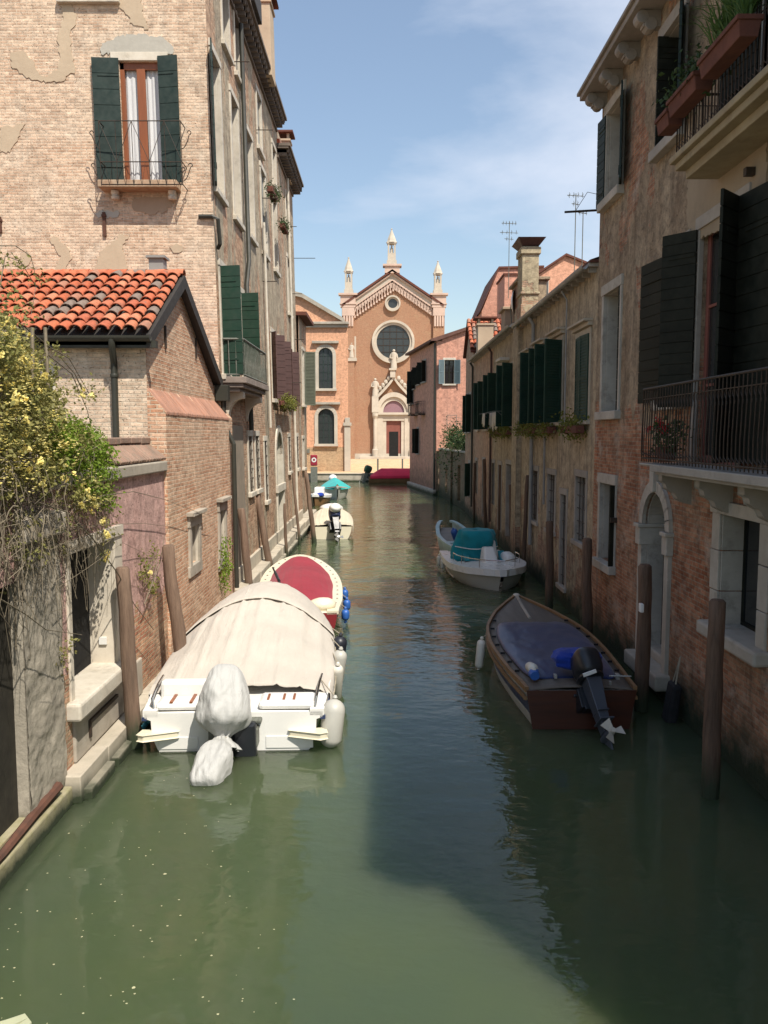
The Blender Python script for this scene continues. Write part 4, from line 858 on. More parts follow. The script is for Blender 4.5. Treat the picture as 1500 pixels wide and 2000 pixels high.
mb.build('blades',leafmat('spiky_blades',(.06,.13,.03),(.10,.17,.05)),t)
t=thing('trailing_plant','thin dark trailing plant in the far troughs of the upper balcony','plant',RC.pt(10.2,7.9,.6)); mb=MB()
for i in range(26): leafmb(mb,RC.pt(R.uniform(9.5,10.9),R.uniform(7.95,8.25),.62+R.uniform(-.1,.1)),.07,12,(.08,.1,.07))
mb.build('leaves',M['leafd'],t)
t=thing('geranium','red geranium with green leaves behind the lower balcony railing','plant',RC.pt(11.2,3.64,.42)); mb=MB(); mb.lathe(RC.pt(11.2,3.63,.40),[(.10,0),(.14,.2),(.15,.2),(.13,.19)],14); mb.build('pot',M['terra'],t)
mb=MB(); fl=MB()
for i in range(26): leafmb(mb,RC.pt(11.15+R.uniform(-.45,.35),R.uniform(3.8,4.12),.40+R.uniform(-.1,.12)),.07,12,(.06,.07,.05))
for i in range(5): c=RC.pt(11.0+R.uniform(-.3,.5),R.uniform(4.03,4.2),.50+R.uniform(-.03,.06)); leafmb(fl,c,.04,40,(.028,.028,.022))
mb.build('leaves',M['leafd'],t); fl.build('blossom',M['petalr'],t)
# ------------------------------------------------------------------ RIGHT: beige house and its neighbours
H2=thing('beige_stucco_house','long beige stained house in shade with dark green shutters and a big chimney','house',(9,23,.3))
def RW(*a): return a
b_w=[]  # opening, kind
ops=[((17.15,18.25,4.28,6.05),'one'),((19.75,20.75,4.28,6.2),'open'),((21.9,22.9,4.28,6.2),'open'),((23.9,24.9,4.28,6.15),'one')]
low=[(17.2,18.1,1.7,3.1),(20.3,21.2,1.6,3.0),(22.6,23.5,1.6,3.0),(19.0,19.6,.45,2.6)]
mb=MB(); wall(mb,RC,YR2+.005,26.0,-1,7.25,[o for o,_ in ops]+low,.25); mb.build('wall',M['beige'],H2)
def shut_pair(h,P,kind,mat):
    wo=surround(RC,h,P,M['beigest'],w=.10,proud=.02,lintel=.12,sillh=.08,sillp=.08); a,b,c,d=h; w_=(b-a)/2
    if kind=='one': shutter(RC,a,c,d,w_,4,wo,mat,'louver',n=.03); shutter(RC,b,c,d,-w_,4,wo,mat,'louver',n=.03)
    elif kind=='open': casement(RC,h,wo,M['black'],M['glass'],n=-.2); shutter(RC,a-.02,c,d,-w_,120,wo,mat,'louver'); shutter(RC,b+.02,c,d,w_,70,wo,mat,'louver')
    elif kind=='half': casement(RC,h,wo,M['black'],M['glass'],n=-.2); shutter(RC,a-.02,c,d,-w_,140,wo,mat,'louver')
    return wo
M['beigest']=pm('beige_window_trim',(.50,.43,.33),.85,.25,5,.004,dirt=.3)
for h,k in ops: shut_pair(h,H2,k,M['green2'])
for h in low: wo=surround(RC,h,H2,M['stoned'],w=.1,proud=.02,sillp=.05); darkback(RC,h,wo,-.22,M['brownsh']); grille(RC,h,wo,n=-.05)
def hood(h,P):
    mb=MB(); a,b,c,d=h; mb.ob(RC,a-.22,b+.22,d+.22,d+.27,-.01,.20); mb.ob(RC,a-.20,b+.20,d+.14,d+.22,-.01,.10); mb.build('window_hood',M['beigest'],P,bevel=.008)
for h,k in ops: hood(h,H2)
def gutter(s0,s1,z,P,n=.26,roofx=5):
    mb=MB(); K=8; F_=RC
    pr=[(XR-n-.07*math.cos(math.pi*k/K),z-.08*math.sin(math.pi*k/K)) for k in range(K+1)]+[(XR-n-.06*math.cos(math.pi*k/K),z-.068*math.sin(math.pi*k/K)) for k in range(K,-1,-1)]
    G_=Fr((0,0,0),(1,0,0),(0,1,0)); mb.prism(G_,pr,s0,s1); mb.build('gutter',M['pipeg'],P)
    mb=MB(); mb.ob(RC,s0,s1,z-.02,z+.05,-4,n-.08); s=s0+.1
    while s<s1: mb.ob(RC,s,s+.07,z-.12,z-.02,-.02,n-.10); s+=.5
    mb.build('eaves',M['stoned'],P,bevel=.006)
gutter(16.65,25.8,7.30,H2)
mb=MB(); mb.ob(RC,16.6,25.8,7.355,7.40,-.5,.17); mb.quad(RC.pt(16.6,7.40,.17),RC.pt(25.8,7.40,.17),RC.pt(25.8,9.0,-4.5),RC.pt(16.6,9.0,-4.5)); mb.build('roof',M['terra'],H2)
mb=MB(); mb.ob(RC,25.45,26.35,.05,7.25,-.02,.16); mb.build('wall_pier',M['beige'],H2)
CH2=Fr((XR+.55,25.4,0),(1,0,0),(0,-1,0))
mb=MB(); mb.box(XR-.10,XR+.40,25.2,26.0,7.2,9.55); mb.box(XR-.14,XR+.44,25.15,26.05,8.15,8.22); mb.box(XR-.15,XR+.45,25.14,26.06,9.32,9.52); mb.box(XR-.14,XR+.5,25.1,26.2,7.2,7.85)
ck=mb.build('chimney',wallmat('chimney_brick_plaster',(.40,.20,.12),(.46,.27,.17),(.42,.34,.25),(.50,.42,.28),thr=.42,psc=1.2,zb=(7.2,-.15,9.5,.10),seed=15,streak=.3,damp=0),H2,bevel=.02)
mb=MB(); mb.add([(XR-.26,24.95,9.76),(XR+.56,24.95,9.76),(XR+.56,26.25,9.76),(XR-.26,26.25,9.76),(XR-.1,25.2,9.56),(XR+.40,25.2,9.56),(XR+.40,26.0,9.56),(XR-.1,26.0,9.56)],[(0,1,2,3),(4,5,6,7),(0,1,5,4),(1,2,6,5),(2,3,7,6),(3,0,4,7)]); mb.build('chimney_cap',M['brownsh'],ck)
def pipe(P,s,z0,z1,m,r=.05,n=.09,k=None): 
    mb=MB(); mb.tube([RC.pt(s,z1,n+.12),RC.pt(s,z1-.2,n),RC.pt(s,z0,n)],r,8); mb.build('downpipe',m,P,smooth=True)
pipe(H2,23.2,.9,7.2,M['pipeg'],.055); pipe(H2,21.3,2.2,4.3,M['pipeg'],.03); pipe(H2,19.0,4.1,7.2,M['pipeg'],.02)
# second section
H3=thing('salmon_stained_house','stained salmon and beige house in shade with drying rack, beyond the big chimney','house',(9,31,.3))
ops3=[((26.7,27.7,4.25,6.25),'open'),((28.4,29.2,4.25,6.2),'half'),((30.4,31.4,4.25,6.2),'open'),((33.6,34.6,4.2,6.1),'open'),((36.6,37.5,4.2,6.0),'half')]
low3=[(27.0,28.4,.5,3.0),(29.6,30.4,.5,2.9),(31.5,32.3,1.3,2.9),(34.4,35.3,.5,2.9),(37.2,38.0,1.3,2.8)]
mb=MB(); wall(mb,RC,26.0,32.2,-1,7.3,[o for o,_ in ops3 if o[0]<32]+[l for l in low3 if l[0]<32]); mb.build('wall',M['beige'],H3)
mb=MB(); wall(mb,RC,32.2,39.4,-1,7.3,[o for o,_ in ops3 if o[0]>32]+[l for l in low3 if l[0]>32]); mb.build('wall',M['beige2'],H3)
for h,k in ops3: shut_pair(h,H3,k,M['green2'])
for h in low3: wo=surround(RC,h,H3,M['stoned'],w=.1,proud=.02,sillh=0); darkback(RC,h,wo,-.22,M['brownsh'])
gutter(26.4,39.4,7.42,H3); mb=MB(); mb.quad(RC.pt(26.4,7.47,.17),RC.pt(39.4,7.47,.17),RC.pt(39.4,9.2,-4.5),RC.pt(26.4,9.2,-4.5)); mb.build('roof',M['terra'],H3)
mb=MB(); mb.box(XR+.25,XR+1.1,27.6,29.4,7.5,9.0); mb.box(XR+.15,XR+1.2,27.5,29.5,9.0,9.1); mb.build('dormer',M['right'],H3,bevel=.02)
mb=MB(); mb.box(XR+.1,XR+.9,30.0,31.0,7.4,8.4); mb.box(XR+.0,XR+1.0,29.9,31.1,8.4,8.5); mb.build('dormer',M['pldark'],H3,bevel=.02)
pipe(H3,38.9,.6,7.3,M['pipe'],.05); pipe(H3,32.15,.6,7.3,M['brownsh'],.045)
mb=MB(); mb.ob(RC,28.0,29.0,6.45,6.55,0,.35); mb.build('wall_lamp_box',M['stonew'],H3,bevel=.02)
# narrow gabled pink house
H4=thing('narrow_gable_house','narrow shaded pink house with small red tiled gable roof','house',(8.5,42,.3))
o4=[(40.1,40.8,4.1,5.9),(41.6,42.3,4.1,5.9),(40.2,41,1.0,2.6)]
mb=MB(); wall(mb,RC,39.4,43.0,-1,7.9,o4); mb.prism(RC,[(39.4,7.9),(43.0,7.9),(41.2,9.4)],-.3,0); mb.quad(RC.pt(43,.05),RC.pt(43,.05,-9),RC.pt(43,7.9,-9),RC.pt(43,7.9)); mb.quad(RC.pt(39.4,7,0),RC.pt(39.4,7,-9),RC.pt(39.4,7.9,-9),RC.pt(39.4,7.9)); mb.build('wall',M['beige2'],H4)
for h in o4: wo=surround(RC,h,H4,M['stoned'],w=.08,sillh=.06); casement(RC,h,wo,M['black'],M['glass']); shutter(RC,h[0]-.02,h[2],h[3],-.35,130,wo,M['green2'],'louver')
mb=MB(); mb.r=[]; S_=Vector((0,1.8,1.55)).normalized(); tile_roof(mb,(XR-.18,39.3,7.95),(1,0,0),S_,22,7,run=.345); build_tiles(mb,H4)
mb=MB(); mb.quad((XR-.15,39.25,7.86),(XR+6,39.25,7.86),(XR+6,41.2,9.52),(XR-.15,41.2,9.52)); mb.quad((XR-.15,43.1,7.86),(XR+6,43.1,7.86),(XR+6,41.2,9.52),(XR-.15,41.2,9.52)); mb.build('roof_deck',M['terra'],H4,solid=.08)
chimney(RC,38.1,38.8,7.4,8.9,-.75,-.05,H4,M['plpatch'],M['terra'],'flat')
# pink house at the bend, side in shade, front in sun
H5=thing('pink_corner_house','pink house at the far right bend, with stained canal side and sunlit front','house',(7,58,.3))
C0=Vector((3.42,54.5,0)); C1=Vector((2.0,64.4,0)); U5=(C1-C0).normalized(); N5=Vector((-U5.y,U5.x,0))
if N5.x>0: N5=-N5
F5=Fr(C0,U5,N5); F5f=Fr(C0,(1,0,0),(0,-1,0)); L5=(C1-C0).length
o5=[F5.rect(825,706,832,746),F5.rect(815,716,821,751),F5.rect(805,724,811,760),(8.6,9.2,6.3,8.0)]; o5=[(a,max(b,a+.55),c,d) for a,b,c,d in o5]
o5l=[(6.2,6.8,2.6,4.4)]
mb=MB(); wall(mb,F5,0,L5,.0,10.0,o5+o5l); of=F5f.rect(868,703,887,750); wall(mb,F5f,0,6,2.9,10.0,[of]); mb.prism(F5f,[(0,10.0),(6,10.0),(6,12.0),(4.2,11.5)],-.3,0)
mb.quad(F5.pt(L5,0),F5.pt(L5,0)+Vector((6,0,0)),F5.pt(L5,10)+Vector((6,0,0)),F5.pt(L5,10)); mb.build('wall',M['farpink'],H5)
mb=MB(); mb.ob(F5f,-.005,6,.0,2.9,-.3,.02); mb.build('lower_wall',M['gardenwall'],H5)
for h in o5+o5l: wo=surround(F5,h,H5,M['stoned'],w=.08,sillh=.08,sillp=.1); casement(F5,h,wo,M['black'],M['glass']); shutter(F5,h[0]-.02,h[2],h[3],-.35,120,wo,M['black'],'louver'); shutter(F5,h[1]+.02,h[2],h[3],.35,110,wo,M['black'],'louver')
for s in (4.3,7.2):
    mb=MB(); mb.ob(F5,s-.5,s+.9,5.35,5.45,0,.5); bo=mb.build('balcony',M['iron'],H5); railing(F5,s-.48,s+.88,5.45,6.3,.46,bo,M['iron'],.14)
wo=surround(F5f,of,H5,M['stonew'],w=.08,sillh=.1,sillp=.1); casement(F5f,of,wo,M['black'],M['glass']); shutter(F5f,of[0]-.02,of[2],of[3],-.42,150,wo,M['bluesh'],'louver'); shutter(F5f,of[1]+.02,of[2],of[3],.42,150,wo,M['bluesh'],'louver')
mb=MB(); mb.ob(F5,-.05,L5+.2,10.0,10.15,-3,.35); z_=10.15
mb.prism(F5f,[(-.4,10.0),(-.4,10.12),(4.2,11.64),(6.1,12.15),(6.1,12.0),(4.2,11.5),(0,10.0)],-9,.22); mb.build('roof',pm('dark_tile_edge',(.16,.08,.06),.85,.3,6,.01),H5)
mb=MB(); mb.tube([F5.pt(.12,9.9,.1),F5.pt(.12,.3,.1)],.07,8); mb.build('downpipe',M['pipe'],H5,smooth=True)
mb=MB(); mb.ob(F5,0,L5,-.8,.35,-.1,.22); mb.build('stone_plinth',M['stoneg'],H5,bevel=.03)
GW=thing('old_garden_wall','dark old garden wall in the shaded gap before the pink corner house','wall',(4.2,49,.2))
FG=Fr((XR+.1,43.02,0),(-.06,1,0),(-1,-.06,0)); mb=MB(); wall(mb,FG,0,11.4,-.1,3.0,[(2.2,3.3,.3,2.3),(7.5,8.3,.4,2.0)],.2); mb.ob(FG,5.2,5.7,-.1,3.4,-.1,.12); mb.build('wall',M['gardenwall'],GW); mb=MB(); mb.ob(FG,0,11.4,3.0,3.1,-.4,.08); mb.build('coping',M['stoneg'],GW,bevel=.02)
t=thing('garden_shrub','green shrub spilling over the old garden wall under a wire trellis','shrub',(4.8,50,3.1)); mb=MB(); 
for i in range(260): leafmb(mb,(R.uniform(3.9,6.0),R.uniform(44.5,54),3.1+abs(R.gauss(0,.6))*(1 if R.random()<.62 else -1.5)),.15,30,(.30,.4,.22))
mb.build('foliage',M['leafd'],t); mb=MB()
for i in range(8): mb.tube([(R.uniform(4.3,5.5),R.uniform(46,53),.5),(R.uniform(4.3,5.5),R.uniform(46,53),3.6)],.03,5)
mb.build('stem',M['twig'],t)
t=thing('wire_trellis','thin rusty wire trellis above the garden shrub','trellis',(5,52,3.2)); mb=MB()
for x in (4.0,4.6,5.3,6.0): mb.tube([(x,53,3.0),(x,53,5.2)],.018,5)
for k in range(6): mb.tube([(4.0,53,3.9+k*.24),(6.6,53,3.7+k*.24)],.010,4)
mb.tube([(4,53,5.2),(4.6,53,5.2)],.018,5)
mb.build('wires',M['irong'],t)
# salmon houses behind
H6=thing('salmon_gable_house','tall salmon house with sunlit gable rising behind the beige roofs','house',(14,62,.3))
Y6=60.0; G6=Fr((0,Y6,0),(1,0,0),(0,-1,0)); p0=G6.px(1043,540); p1=G6.px(1105,500); p2=G6.px(1150,516); p3=G6.px(1185,530); o6=G6.rect(1044,550,1060,620)
mb=MB(); wall(mb,G6,p0[0],p3[0]+2,.3,p0[1]-.6,[o6]); zb6=p0[1]-.6; mb.prism(G6,[(p0[0],zb6),(p3[0]+2,zb6),(p3[0]+2,p3[1]-.9),p3,p1,(p0[0],p0[1]-.1)],-.3,0)
mb.build('wall',M['salmon'],H6); wo=surround(G6,o6,H6,M['stonew'],w=.07,sillh=.08); casement(G6,o6,wo,M['bluesh'],M['glass'],n=-.08); shutter(G6,o6[1]+.02,o6[2],o6[3],.55,120,wo,M['stonew'],'louver')
mb=MB(); mb.prism(G6,[(p0[0]-.1,p0[1]-.1),(p0[0]-.1,p0[1]+.05),(p1[0],p1[1]+.16),(p3[0]+2.1,p3[1]-.75),(p3[0]+2.1,p3[1]-.9),p1],-8,.2); mb.build('roof',M['terra'],H6)
H7=thing('dark_side_house','salmon house block with its shaded side and tiled edge behind the satellite dish','house',(10,70,.3))
a0=onY(941,608,68.0); a1=onY(975,525,68.0); a2=onY(1050,523,68.0)
G7=Fr((0,68.0,0),(1,0,0),(0,-1,0)); mb=MB()
mb.prism(G7,[(a0.x,.3),(a2.x+.5,.3),(a2.x+.5,a2.z),(a1.x,a1.z),(a0.x,a0.z)],-9,0); mb.build('wall',M['farpink'],H7)
mb=MB(); mb.prism(G7,[(a0.x-.15,a0.z-.05),(a0.x-.1,a0.z+.1),(a1.x-.05,a1.z+.16),(a2.x+.5,a2.z+.16),(a2.x+.5,a2.z),(a1.x,a1.z)],-9,.15); mb.build('roof',M['terra'],H7)
q0=onY(985,600,62); q1=onY(998,537,62); mb=MB(); mb.box(q0.x,q0.x+3,62,66,.3,q1.z); mb.build('lower_block',M['farpink'],H7); mb=MB(); mb.box(q0.x-.1,q0.x+3.1,61.9,66,q1.z,q1.z+.12); mb.build('lower_roof',M['terra'],H7)
# antennas, dish
def aerial(px,py_top,Y,zb,label,arms,kind=0):
    p=onY(px,py_top,Y); mb=MB(); x=p.x; z=p.z; mb.tube([(x,Y,zb),(x,Y,z)],.012,6)
    for (dz,L,k) in arms:
        mb.tube([(x-L/2,Y,z-dz),(x+L/2,Y+.1,z-dz)],.010,5)
        for i in range(k): xx=x-L/2+L*(i+.5)/k; mb.tube([(xx,Y-.12,z-dz+.0),(xx,Y+.12,z-dz)],.006,4); mb.tube([(xx,Y,z-dz-.07),(xx,Y,z-dz+.07)],.006,4)
    return tag(mb.build('tv_antenna',M['irong']),label,'antenna')
aerial(995,432,27.5,8.4,'tall thin television antenna with crossed arms left of the big chimney',[(.06,.5,5),(.35,.6,4),(.55,.3,2)])
aerial(1125,378,22,8.2,'television antenna with a slanted arm on the beige roof, left of the pair',[(.04,.45,4),(.25,.2,2)])
aerial(1139,412,22,8.2,'television antenna with short arm on the beige roof, right of the pair',[(.04,.25,3)])
mb=MB(); p=onX(999,590,XR+.15); D=thing('satellite_dish','white satellite dish seen almost edge-on beside the big chimney','satellite dish',p)
def dish(u,v):
    r=u*.40; a=v*2*math.pi; q=Vector((r*math.cos(a)*.3+(.10*(u*u)),r*math.cos(a)*.95,r*math.sin(a))); return p+q
mb.grid(dish,6,24); mb.build('dish',M['gel'],D,smooth=True,solid=.012); mb=MB(); mb.tube([p,p+Vector((-.02,.1,-.25)),p+Vector((.1,.3,-.9))],.02,6); mb.build('bracket',M['irong'],D)
# laundry
LR=thing('drying_rack','wire drying rack with white and grey washing under the green shutters','laundry',RC.pt(29,4.3,.4)); mb=MB()
for n in (.15,.3,.45,.6): mb.tube([RC.pt(27.3,4.75,n),RC.pt(31.2,4.75,n)],.008,4)
for s in (27.3,31.2): mb.tube([RC.pt(s,4.75,.05),RC.pt(s,4.75,.65)],.012,5); mb.tube([RC.pt(s,4.3,.0),RC.pt(s,4.75,.5)],.010,5)
mb.build('rack',M['irong'],LR); cl=[(27.6,28.4,.55,'stonew'),(28.5,28.9,.6,'stonew'),(29.0,29.7,.5,'pipeg'),(29.8,30.5,.45,'stonew'),(30.6,31.0,.5,'teal')]
for s0,s1,h_,m_ in cl:
    mb=MB(); n_=R.choice((.3,.45,.6)); mb.grid(lambda u,v:RC.pt(s0+(s1-s0)*u,4.75-h_*v*(1+.15*math.sin(u*5)),n_+.03*math.sin(u*14)*v),12,4); mb.build('washing',M[m_],LR,smooth=True,solid=.006)
# window boxes
def flowerbox(s0,s1,z,n,label,leaf='leafy',dens=1,F=RC):
    t=thing('flower_box',label,'flower box',F.pt((s0+s1)/2,z,n),group='yellow green flower boxes'); mb=MB(); mb.ob(F,s0,s1,z,z+.16,n-.09,n+.09); mb.build('box',M['terra'],t,bevel=.01)
    mb=MB()
    for i in range(int((s1-s0)*26*dens)): leafmb(mb,F.pt(R.uniform(s0,s1),z+.16+R.gauss(0,.09),n+R.uniform(-.08,.13)),.07,16,(.07,.09,.07),droop=.3)
    mb.build('foliage',M[leaf],t); return t
flowerbox(17.1,18.6,4.02,.18,'yellow green flower box under the single closed shutters, nearest the brick house')
flowerbox(19.9,21.2,4.02,.18,'small yellow green flower box below the pair of tall open shutters')
flowerbox(21.8,24.6,4.02,.18,'long yellow green flower box either side of the grey downpipe')
flowerbox(26.6,30.6,3.98,.18,'long yellow green flower box under the drying rack')
flowerbox(sd(27.6),sd(31.5),4.95,.25,'yellow green flower box on the left row below the brown shutters',F=TC)
flowerbox(sd(26.0),sd(27.2),11.35,.3,'upper green flower box high on the tall brick house','leafd',F=TC); flowerbox(sd(29.0),sd(30.0),11.0,.3,'farther dark flower box high on the tall brick house','leafd',F=TC)
# ------------------------------------------------------------------ FAR: school building and church
SY=76.0; SF=Fr((0,SY,0),(1,0,0),(0,-1,0)); S1=thing('orange_stucco_hall','orange stucco hall with two arched windows and a low pediment beside the church','building',(-8,82,.6))
xr=SF.px(680,780)[0]; xl=-14; zc=SF.px(640,634)[1]
hs=[SF.rect(622,679,650,759)+(True,),SF.rect(621,798,653,867)+(True,)]; dx=2*((hs[0][0]+hs[0][1])/2+ -xr); hs2=[(a-5.4,b-5.4,c,d,True) for a,b,c,d,_ in hs]
mb=MB(); wall(mb,SF,xl,xr,.6,zc,hs+hs2,.35); mb.prism(SF,[(xl,zc),(xr,zc),(SF.px(590,582)[0],SF.px(590,582)[1]),(xl,SF.px(590,582)[1]+1.6)],-.3,0)
mb.quad(SF.pt(xr,.6),SF.pt(xr-1.2,.6,-20),SF.pt(xr-1.2,zc,-20),SF.pt(xr,zc)); mb.build('wall',M['school'],S1)
for h in hs+hs2:
    wo=surround(SF,h,S1,M['churchstone'],w=.30,proud=.10,sillh=.22,sillp=.18,bev=.02); casement(SF,h,wo,M['green'],M['glasso'],n=-.2,bars=2,cross=4,fw=.06)
    mb=MB(); a,b,c,d,_=h; mb.ob(SF,a-.55,b+.55,d+.36,d+.58,-.02,.32); mb.build('cornice',M['stoneg'],wo,bevel=.02)
mb=MB(); mb.ob(SF,xl,xr+.0,zc-.28,zc+.0,-.3,.25); mb.ob(SF,xl,xr+.1,zc+.003,zc+.22,-.3,.45); mb.build('cornice',M['stoneg'],S1,bevel=.02)
q0=SF.px(590,582); q1=SF.px(668,628); mb=MB(); mb.prism(SF,[(xl,q0[1]+1.6),(q0[0],q0[1]),(q1[0]+.2,q1[1]-.1),(q1[0]+.2,q1[1]+.25),(q0[0],q0[1]+.38),(xl,q0[1]+2)],-1.5,.4); mb.build('roof',M['stoneg'],S1)
mb=MB(); s,z=SF.px(678,832); mb.ob(SF,s-.25,s+.3,.6,z,-.1,.3); mb.ob(SF,s-.35,s+.4,z,z+.3,-.1,.4); mb.ob(SF,s-.2,s+.25,z+.3,z+.75,-.1,.2); mb.build('corner_pillar',M['churchstone'],S1,bevel=.03)
mb=MB(); mb.ob(SF,SF.px(600,880)[0],SF.px(605,880)[0],SF.px(600,885)[1],SF.px(600,877)[1],0,.1); mb.build('wall_box',M['irong'],S1)
CY=114.0; CF=Fr((0,CY,0),(1,0,0),(0,-1,0)); C=thing('gothic_church','gothic brick church with rose window, ogee portal and three white pinnacles','church',(1.2,CY+12,.6))
def cx(px,py): return CF.px(px,py)
xL=cx(668,600)[0]; xR=cx(866,600)[0]; zE=cx(680,600)[1]; xa,zA=cx(766,532)
mb=MB(); mb.prism(CF,[(xL,.6),(xR,.6),(xR,zE),(xa,zA),(xL,zE)],-25,0); mb.build('facade',M['church'],C)
mb=MB()  # side pilasters
for a,b in ((668,692),(846,868)):
    s0=cx(a,600)[0]; s1=cx(b,600)[0]; mb.ob(CF,s0,s1,.6,zE-.3,-.02,.45)
mb.build('pilaster',M['church'],C)
xm=xa
def band(off,th,n0,n1,mat,name):
    mb=MB(); P=[(xL,zE),(xm,zA),(xR,zE)]
    for (p,q) in (((xL-.0,zE),(xm,zA)),((xm,zA),(xR,zE))):
        mb.prism(CF,[(p[0],p[1]+off),(q[0],q[1]+off),(q[0],q[1]+off+th),(p[0],p[1]+off+th)],n0,n1)
    mb.build(name,mat,C)
band(-.0,.30,-25,.75,M['terra'],'roof_edge'); band(-1.0,1.0,-.02,.30,M['churchstone'],'gable_band'); band(-.32,.2,.25,.55,M['frieze'],'gable_moulding'); band(-1.15,.15,-.02,.45,M['frieze'],'gable_moulding')
mb=MB(); k=15
for side in (0,1):
    for i in range(k):
        t_=(i+.5)/k; x=xL+1.2+(xm-xL-1.2)*t_ if side==0 else xm+(xR-xm-1.2)*t_; sl_=(zA-zE)/(xm-xL); z=(zE+(x-xL)*sl_ if side==0 else zE+(xR-x)*sl_)-1.15; r=.24
        P,_=arcpts(x-r,x+r,z-.15,8); mb.prism(CF,[(x-r-.12,z+.1)]+[(x-r-.12,z-.9)]+[(x-r,z-.9)]+P+[(x+r,z-.9),(x+r+.12,z-.9),(x+r+.12,z+.1)],-.01,.32); mb.ob(CF,x+r-.02,x+r+.22,z-1.25,z-.9,0,.28)
for a,b in ((670,691),(847,867)):
    s0=cx(a,600)[0]; s1=cx(b,600)[0]; mb.ob(CF,s0-.1,s1+.1,zE-1.2,zE-.1,.4,.62)
    for i in range(4): x=s0+(s1-s0)*(i+.5)/4; mb.ob(CF,x-.12,x+.12,zE-2.6,zE-1.2,.42,.6)
mb.build('arched_frieze',M['frieze'],C)
mb=MB()
for a,b in ((666,694),(844,870)):
    s0=cx(a,600)[0]; s1=cx(b,600)[0]; mb.ob(CF,s0-.05,s1+.05,zE-.1,zE+1.5,-.2,.65); mb.ob(CF,s0-.3,s1+.3,zE+1.5,zE+1.75,-.4,.9); mb.ob(CF,s0-.15,s1+.15,zE+.3,zE+.45,-.3,.75)
mb.ob(CF,xm-1.0,xm+1.0,zA-.2,zA+.7,-.6,.75); mb.ob(CF,xm-1.25,xm+1.25,zA+.7,zA+.95,-.8,.95); mb.build('pinnacle_base',M['frieze'],C)
for px_,pyt,zb0,wd in ((681,503,zE+1.75,.78),(765,447,zA+.95,.86),(855,510,zE+1.75,.78)):
    x,zt=cx(px_,pyt); Hh=zt-zb0; o0=MB(); w_=wd*.78; n_=.25
    o0.ob(CF,x-w_,x+w_,zb0,zb0+Hh*.10,n_-w_,n_+w_); o0.ob(CF,x-w_*.8,x+w_*.8,zb0+Hh*.10,zb0+Hh*.30,n_-w_*.8,n_+w_*.8)
    for sx in (-1,1):
        for sy in (-1,1): o0.ob(CF,x+sx*w_*.62-.11,x+sx*w_*.62+.11,zb0+Hh*.30,zb0+Hh*.56,n_+sy*w_*.62-.11,n_+sy*w_*.62+.11)
    o0.ob(CF,x-w_*.9,x+w_*.9,zb0+Hh*.56,zb0+Hh*.60,n_-w_*.9,n_+w_*.9)
    pr=[(w_*1.15,0),(w_*.95,Hh*.05),(w_*.80,Hh*.12),(w_*.35,Hh*.27),(.09,Hh*.36),(.09,Hh*.37),(.13,Hh*.38),(.05,Hh*.40)]; o0.lathe(CF.pt(x,zb0+Hh*.60,n_),pr,8,rot=.39)
    po=o0.build('pinnacle',M['churchstone'],C); st=MB(); st.lathe(CF.pt(x,zb0+Hh*.30,n_),[(.26,0),(.22,Hh*.05),(.2,Hh*.14),(.1,Hh*.17),(.13,Hh*.2),(.05,Hh*.23)],10); st.build('statue',M['churchstone'],po)
# rose window and oculus
def ringwin(px_,py_,ro,ri,bars):
    c=cx(px_,py_); ro=ro*CY/FPX*1.0; ri=ri*CY/FPX; mb=MB(); K=40
    for (r0,r1,n1) in ((ri,ri+(ro-ri)*.5,.25),(ri+(ro-ri)*.5,ro,.45)):
        for k in range(K):
            a0=2*math.pi*k/K; a1=2*math.pi*(k+1)/K; f_=lambda r,a:(c[0]+r*math.cos(a),c[1]+r*math.sin(a)); mb.prism(CF,[f_(r0,a0),f_(r1,a0),f_(r1,a1),f_(r0,a1)],-.02,n1)
    o=mb.build('rose_window',M['churchstone'],C); g=MB(); g.prism(CF,[(c[0]+ri*math.cos(2*math.pi*k/K),c[1]+ri*math.sin(2*math.pi*k/K)) for k in range(K)],.0,.05); g.build('pane',M['glasso'],o)
    b=MB()
    for i in range(bars):
        d=ri*2*((i+1)/(bars+1))-ri; L=math.sqrt(ri*ri-d*d); b.ob(CF,c[0]+d-.035,c[0]+d+.035,c[1]-L,c[1]+L,.05,.10); b.ob(CF,c[0]-L,c[0]+L,c[1]+d-.035,c[1]+d+.035,.05,.11)
    if bars: b.build('glazing_bars',M['iron'],o)
ringwin(768,668,41,32,4); ringwin(767,593,15,9,0)
def statue(F,s,z,h,n,parent,name='statue'):
    mb=MB(); mb.lathe(F.pt(s,z,n),[(h*.17,0),(h*.15,h*.3),(h*.13,h*.5),(h*.17,h*.72),(h*.14,h*.8),(h*.05,h*.84)],12,sy=.75); mb.blob(F.pt(s,z+h*.91,n),h*.075,.03); mb.tube([F.pt(s-h*.15,z+h*.74,n),F.pt(s-h*.2,z+h*.55,n+.1),F.pt(s-h*.05,z+h*.5,n+.25)],h*.04,6); mb.tube([F.pt(s+h*.15,z+h*.74,n),F.pt(s+h*.2,z+h*.5,n+.1)],h*.04,6); return mb.build(name,M['churchstone'],parent,smooth=True)
mb=MB(); s,z0=cx(767,735); z1=cx(767,718)[1]; mb.ob(CF,s-.35,s+.35,z0-.2,z1-.4,.1,.9); mb.ob(CF,s-.5,s+.5,z1-.4,z1-.15,.0,1.05)
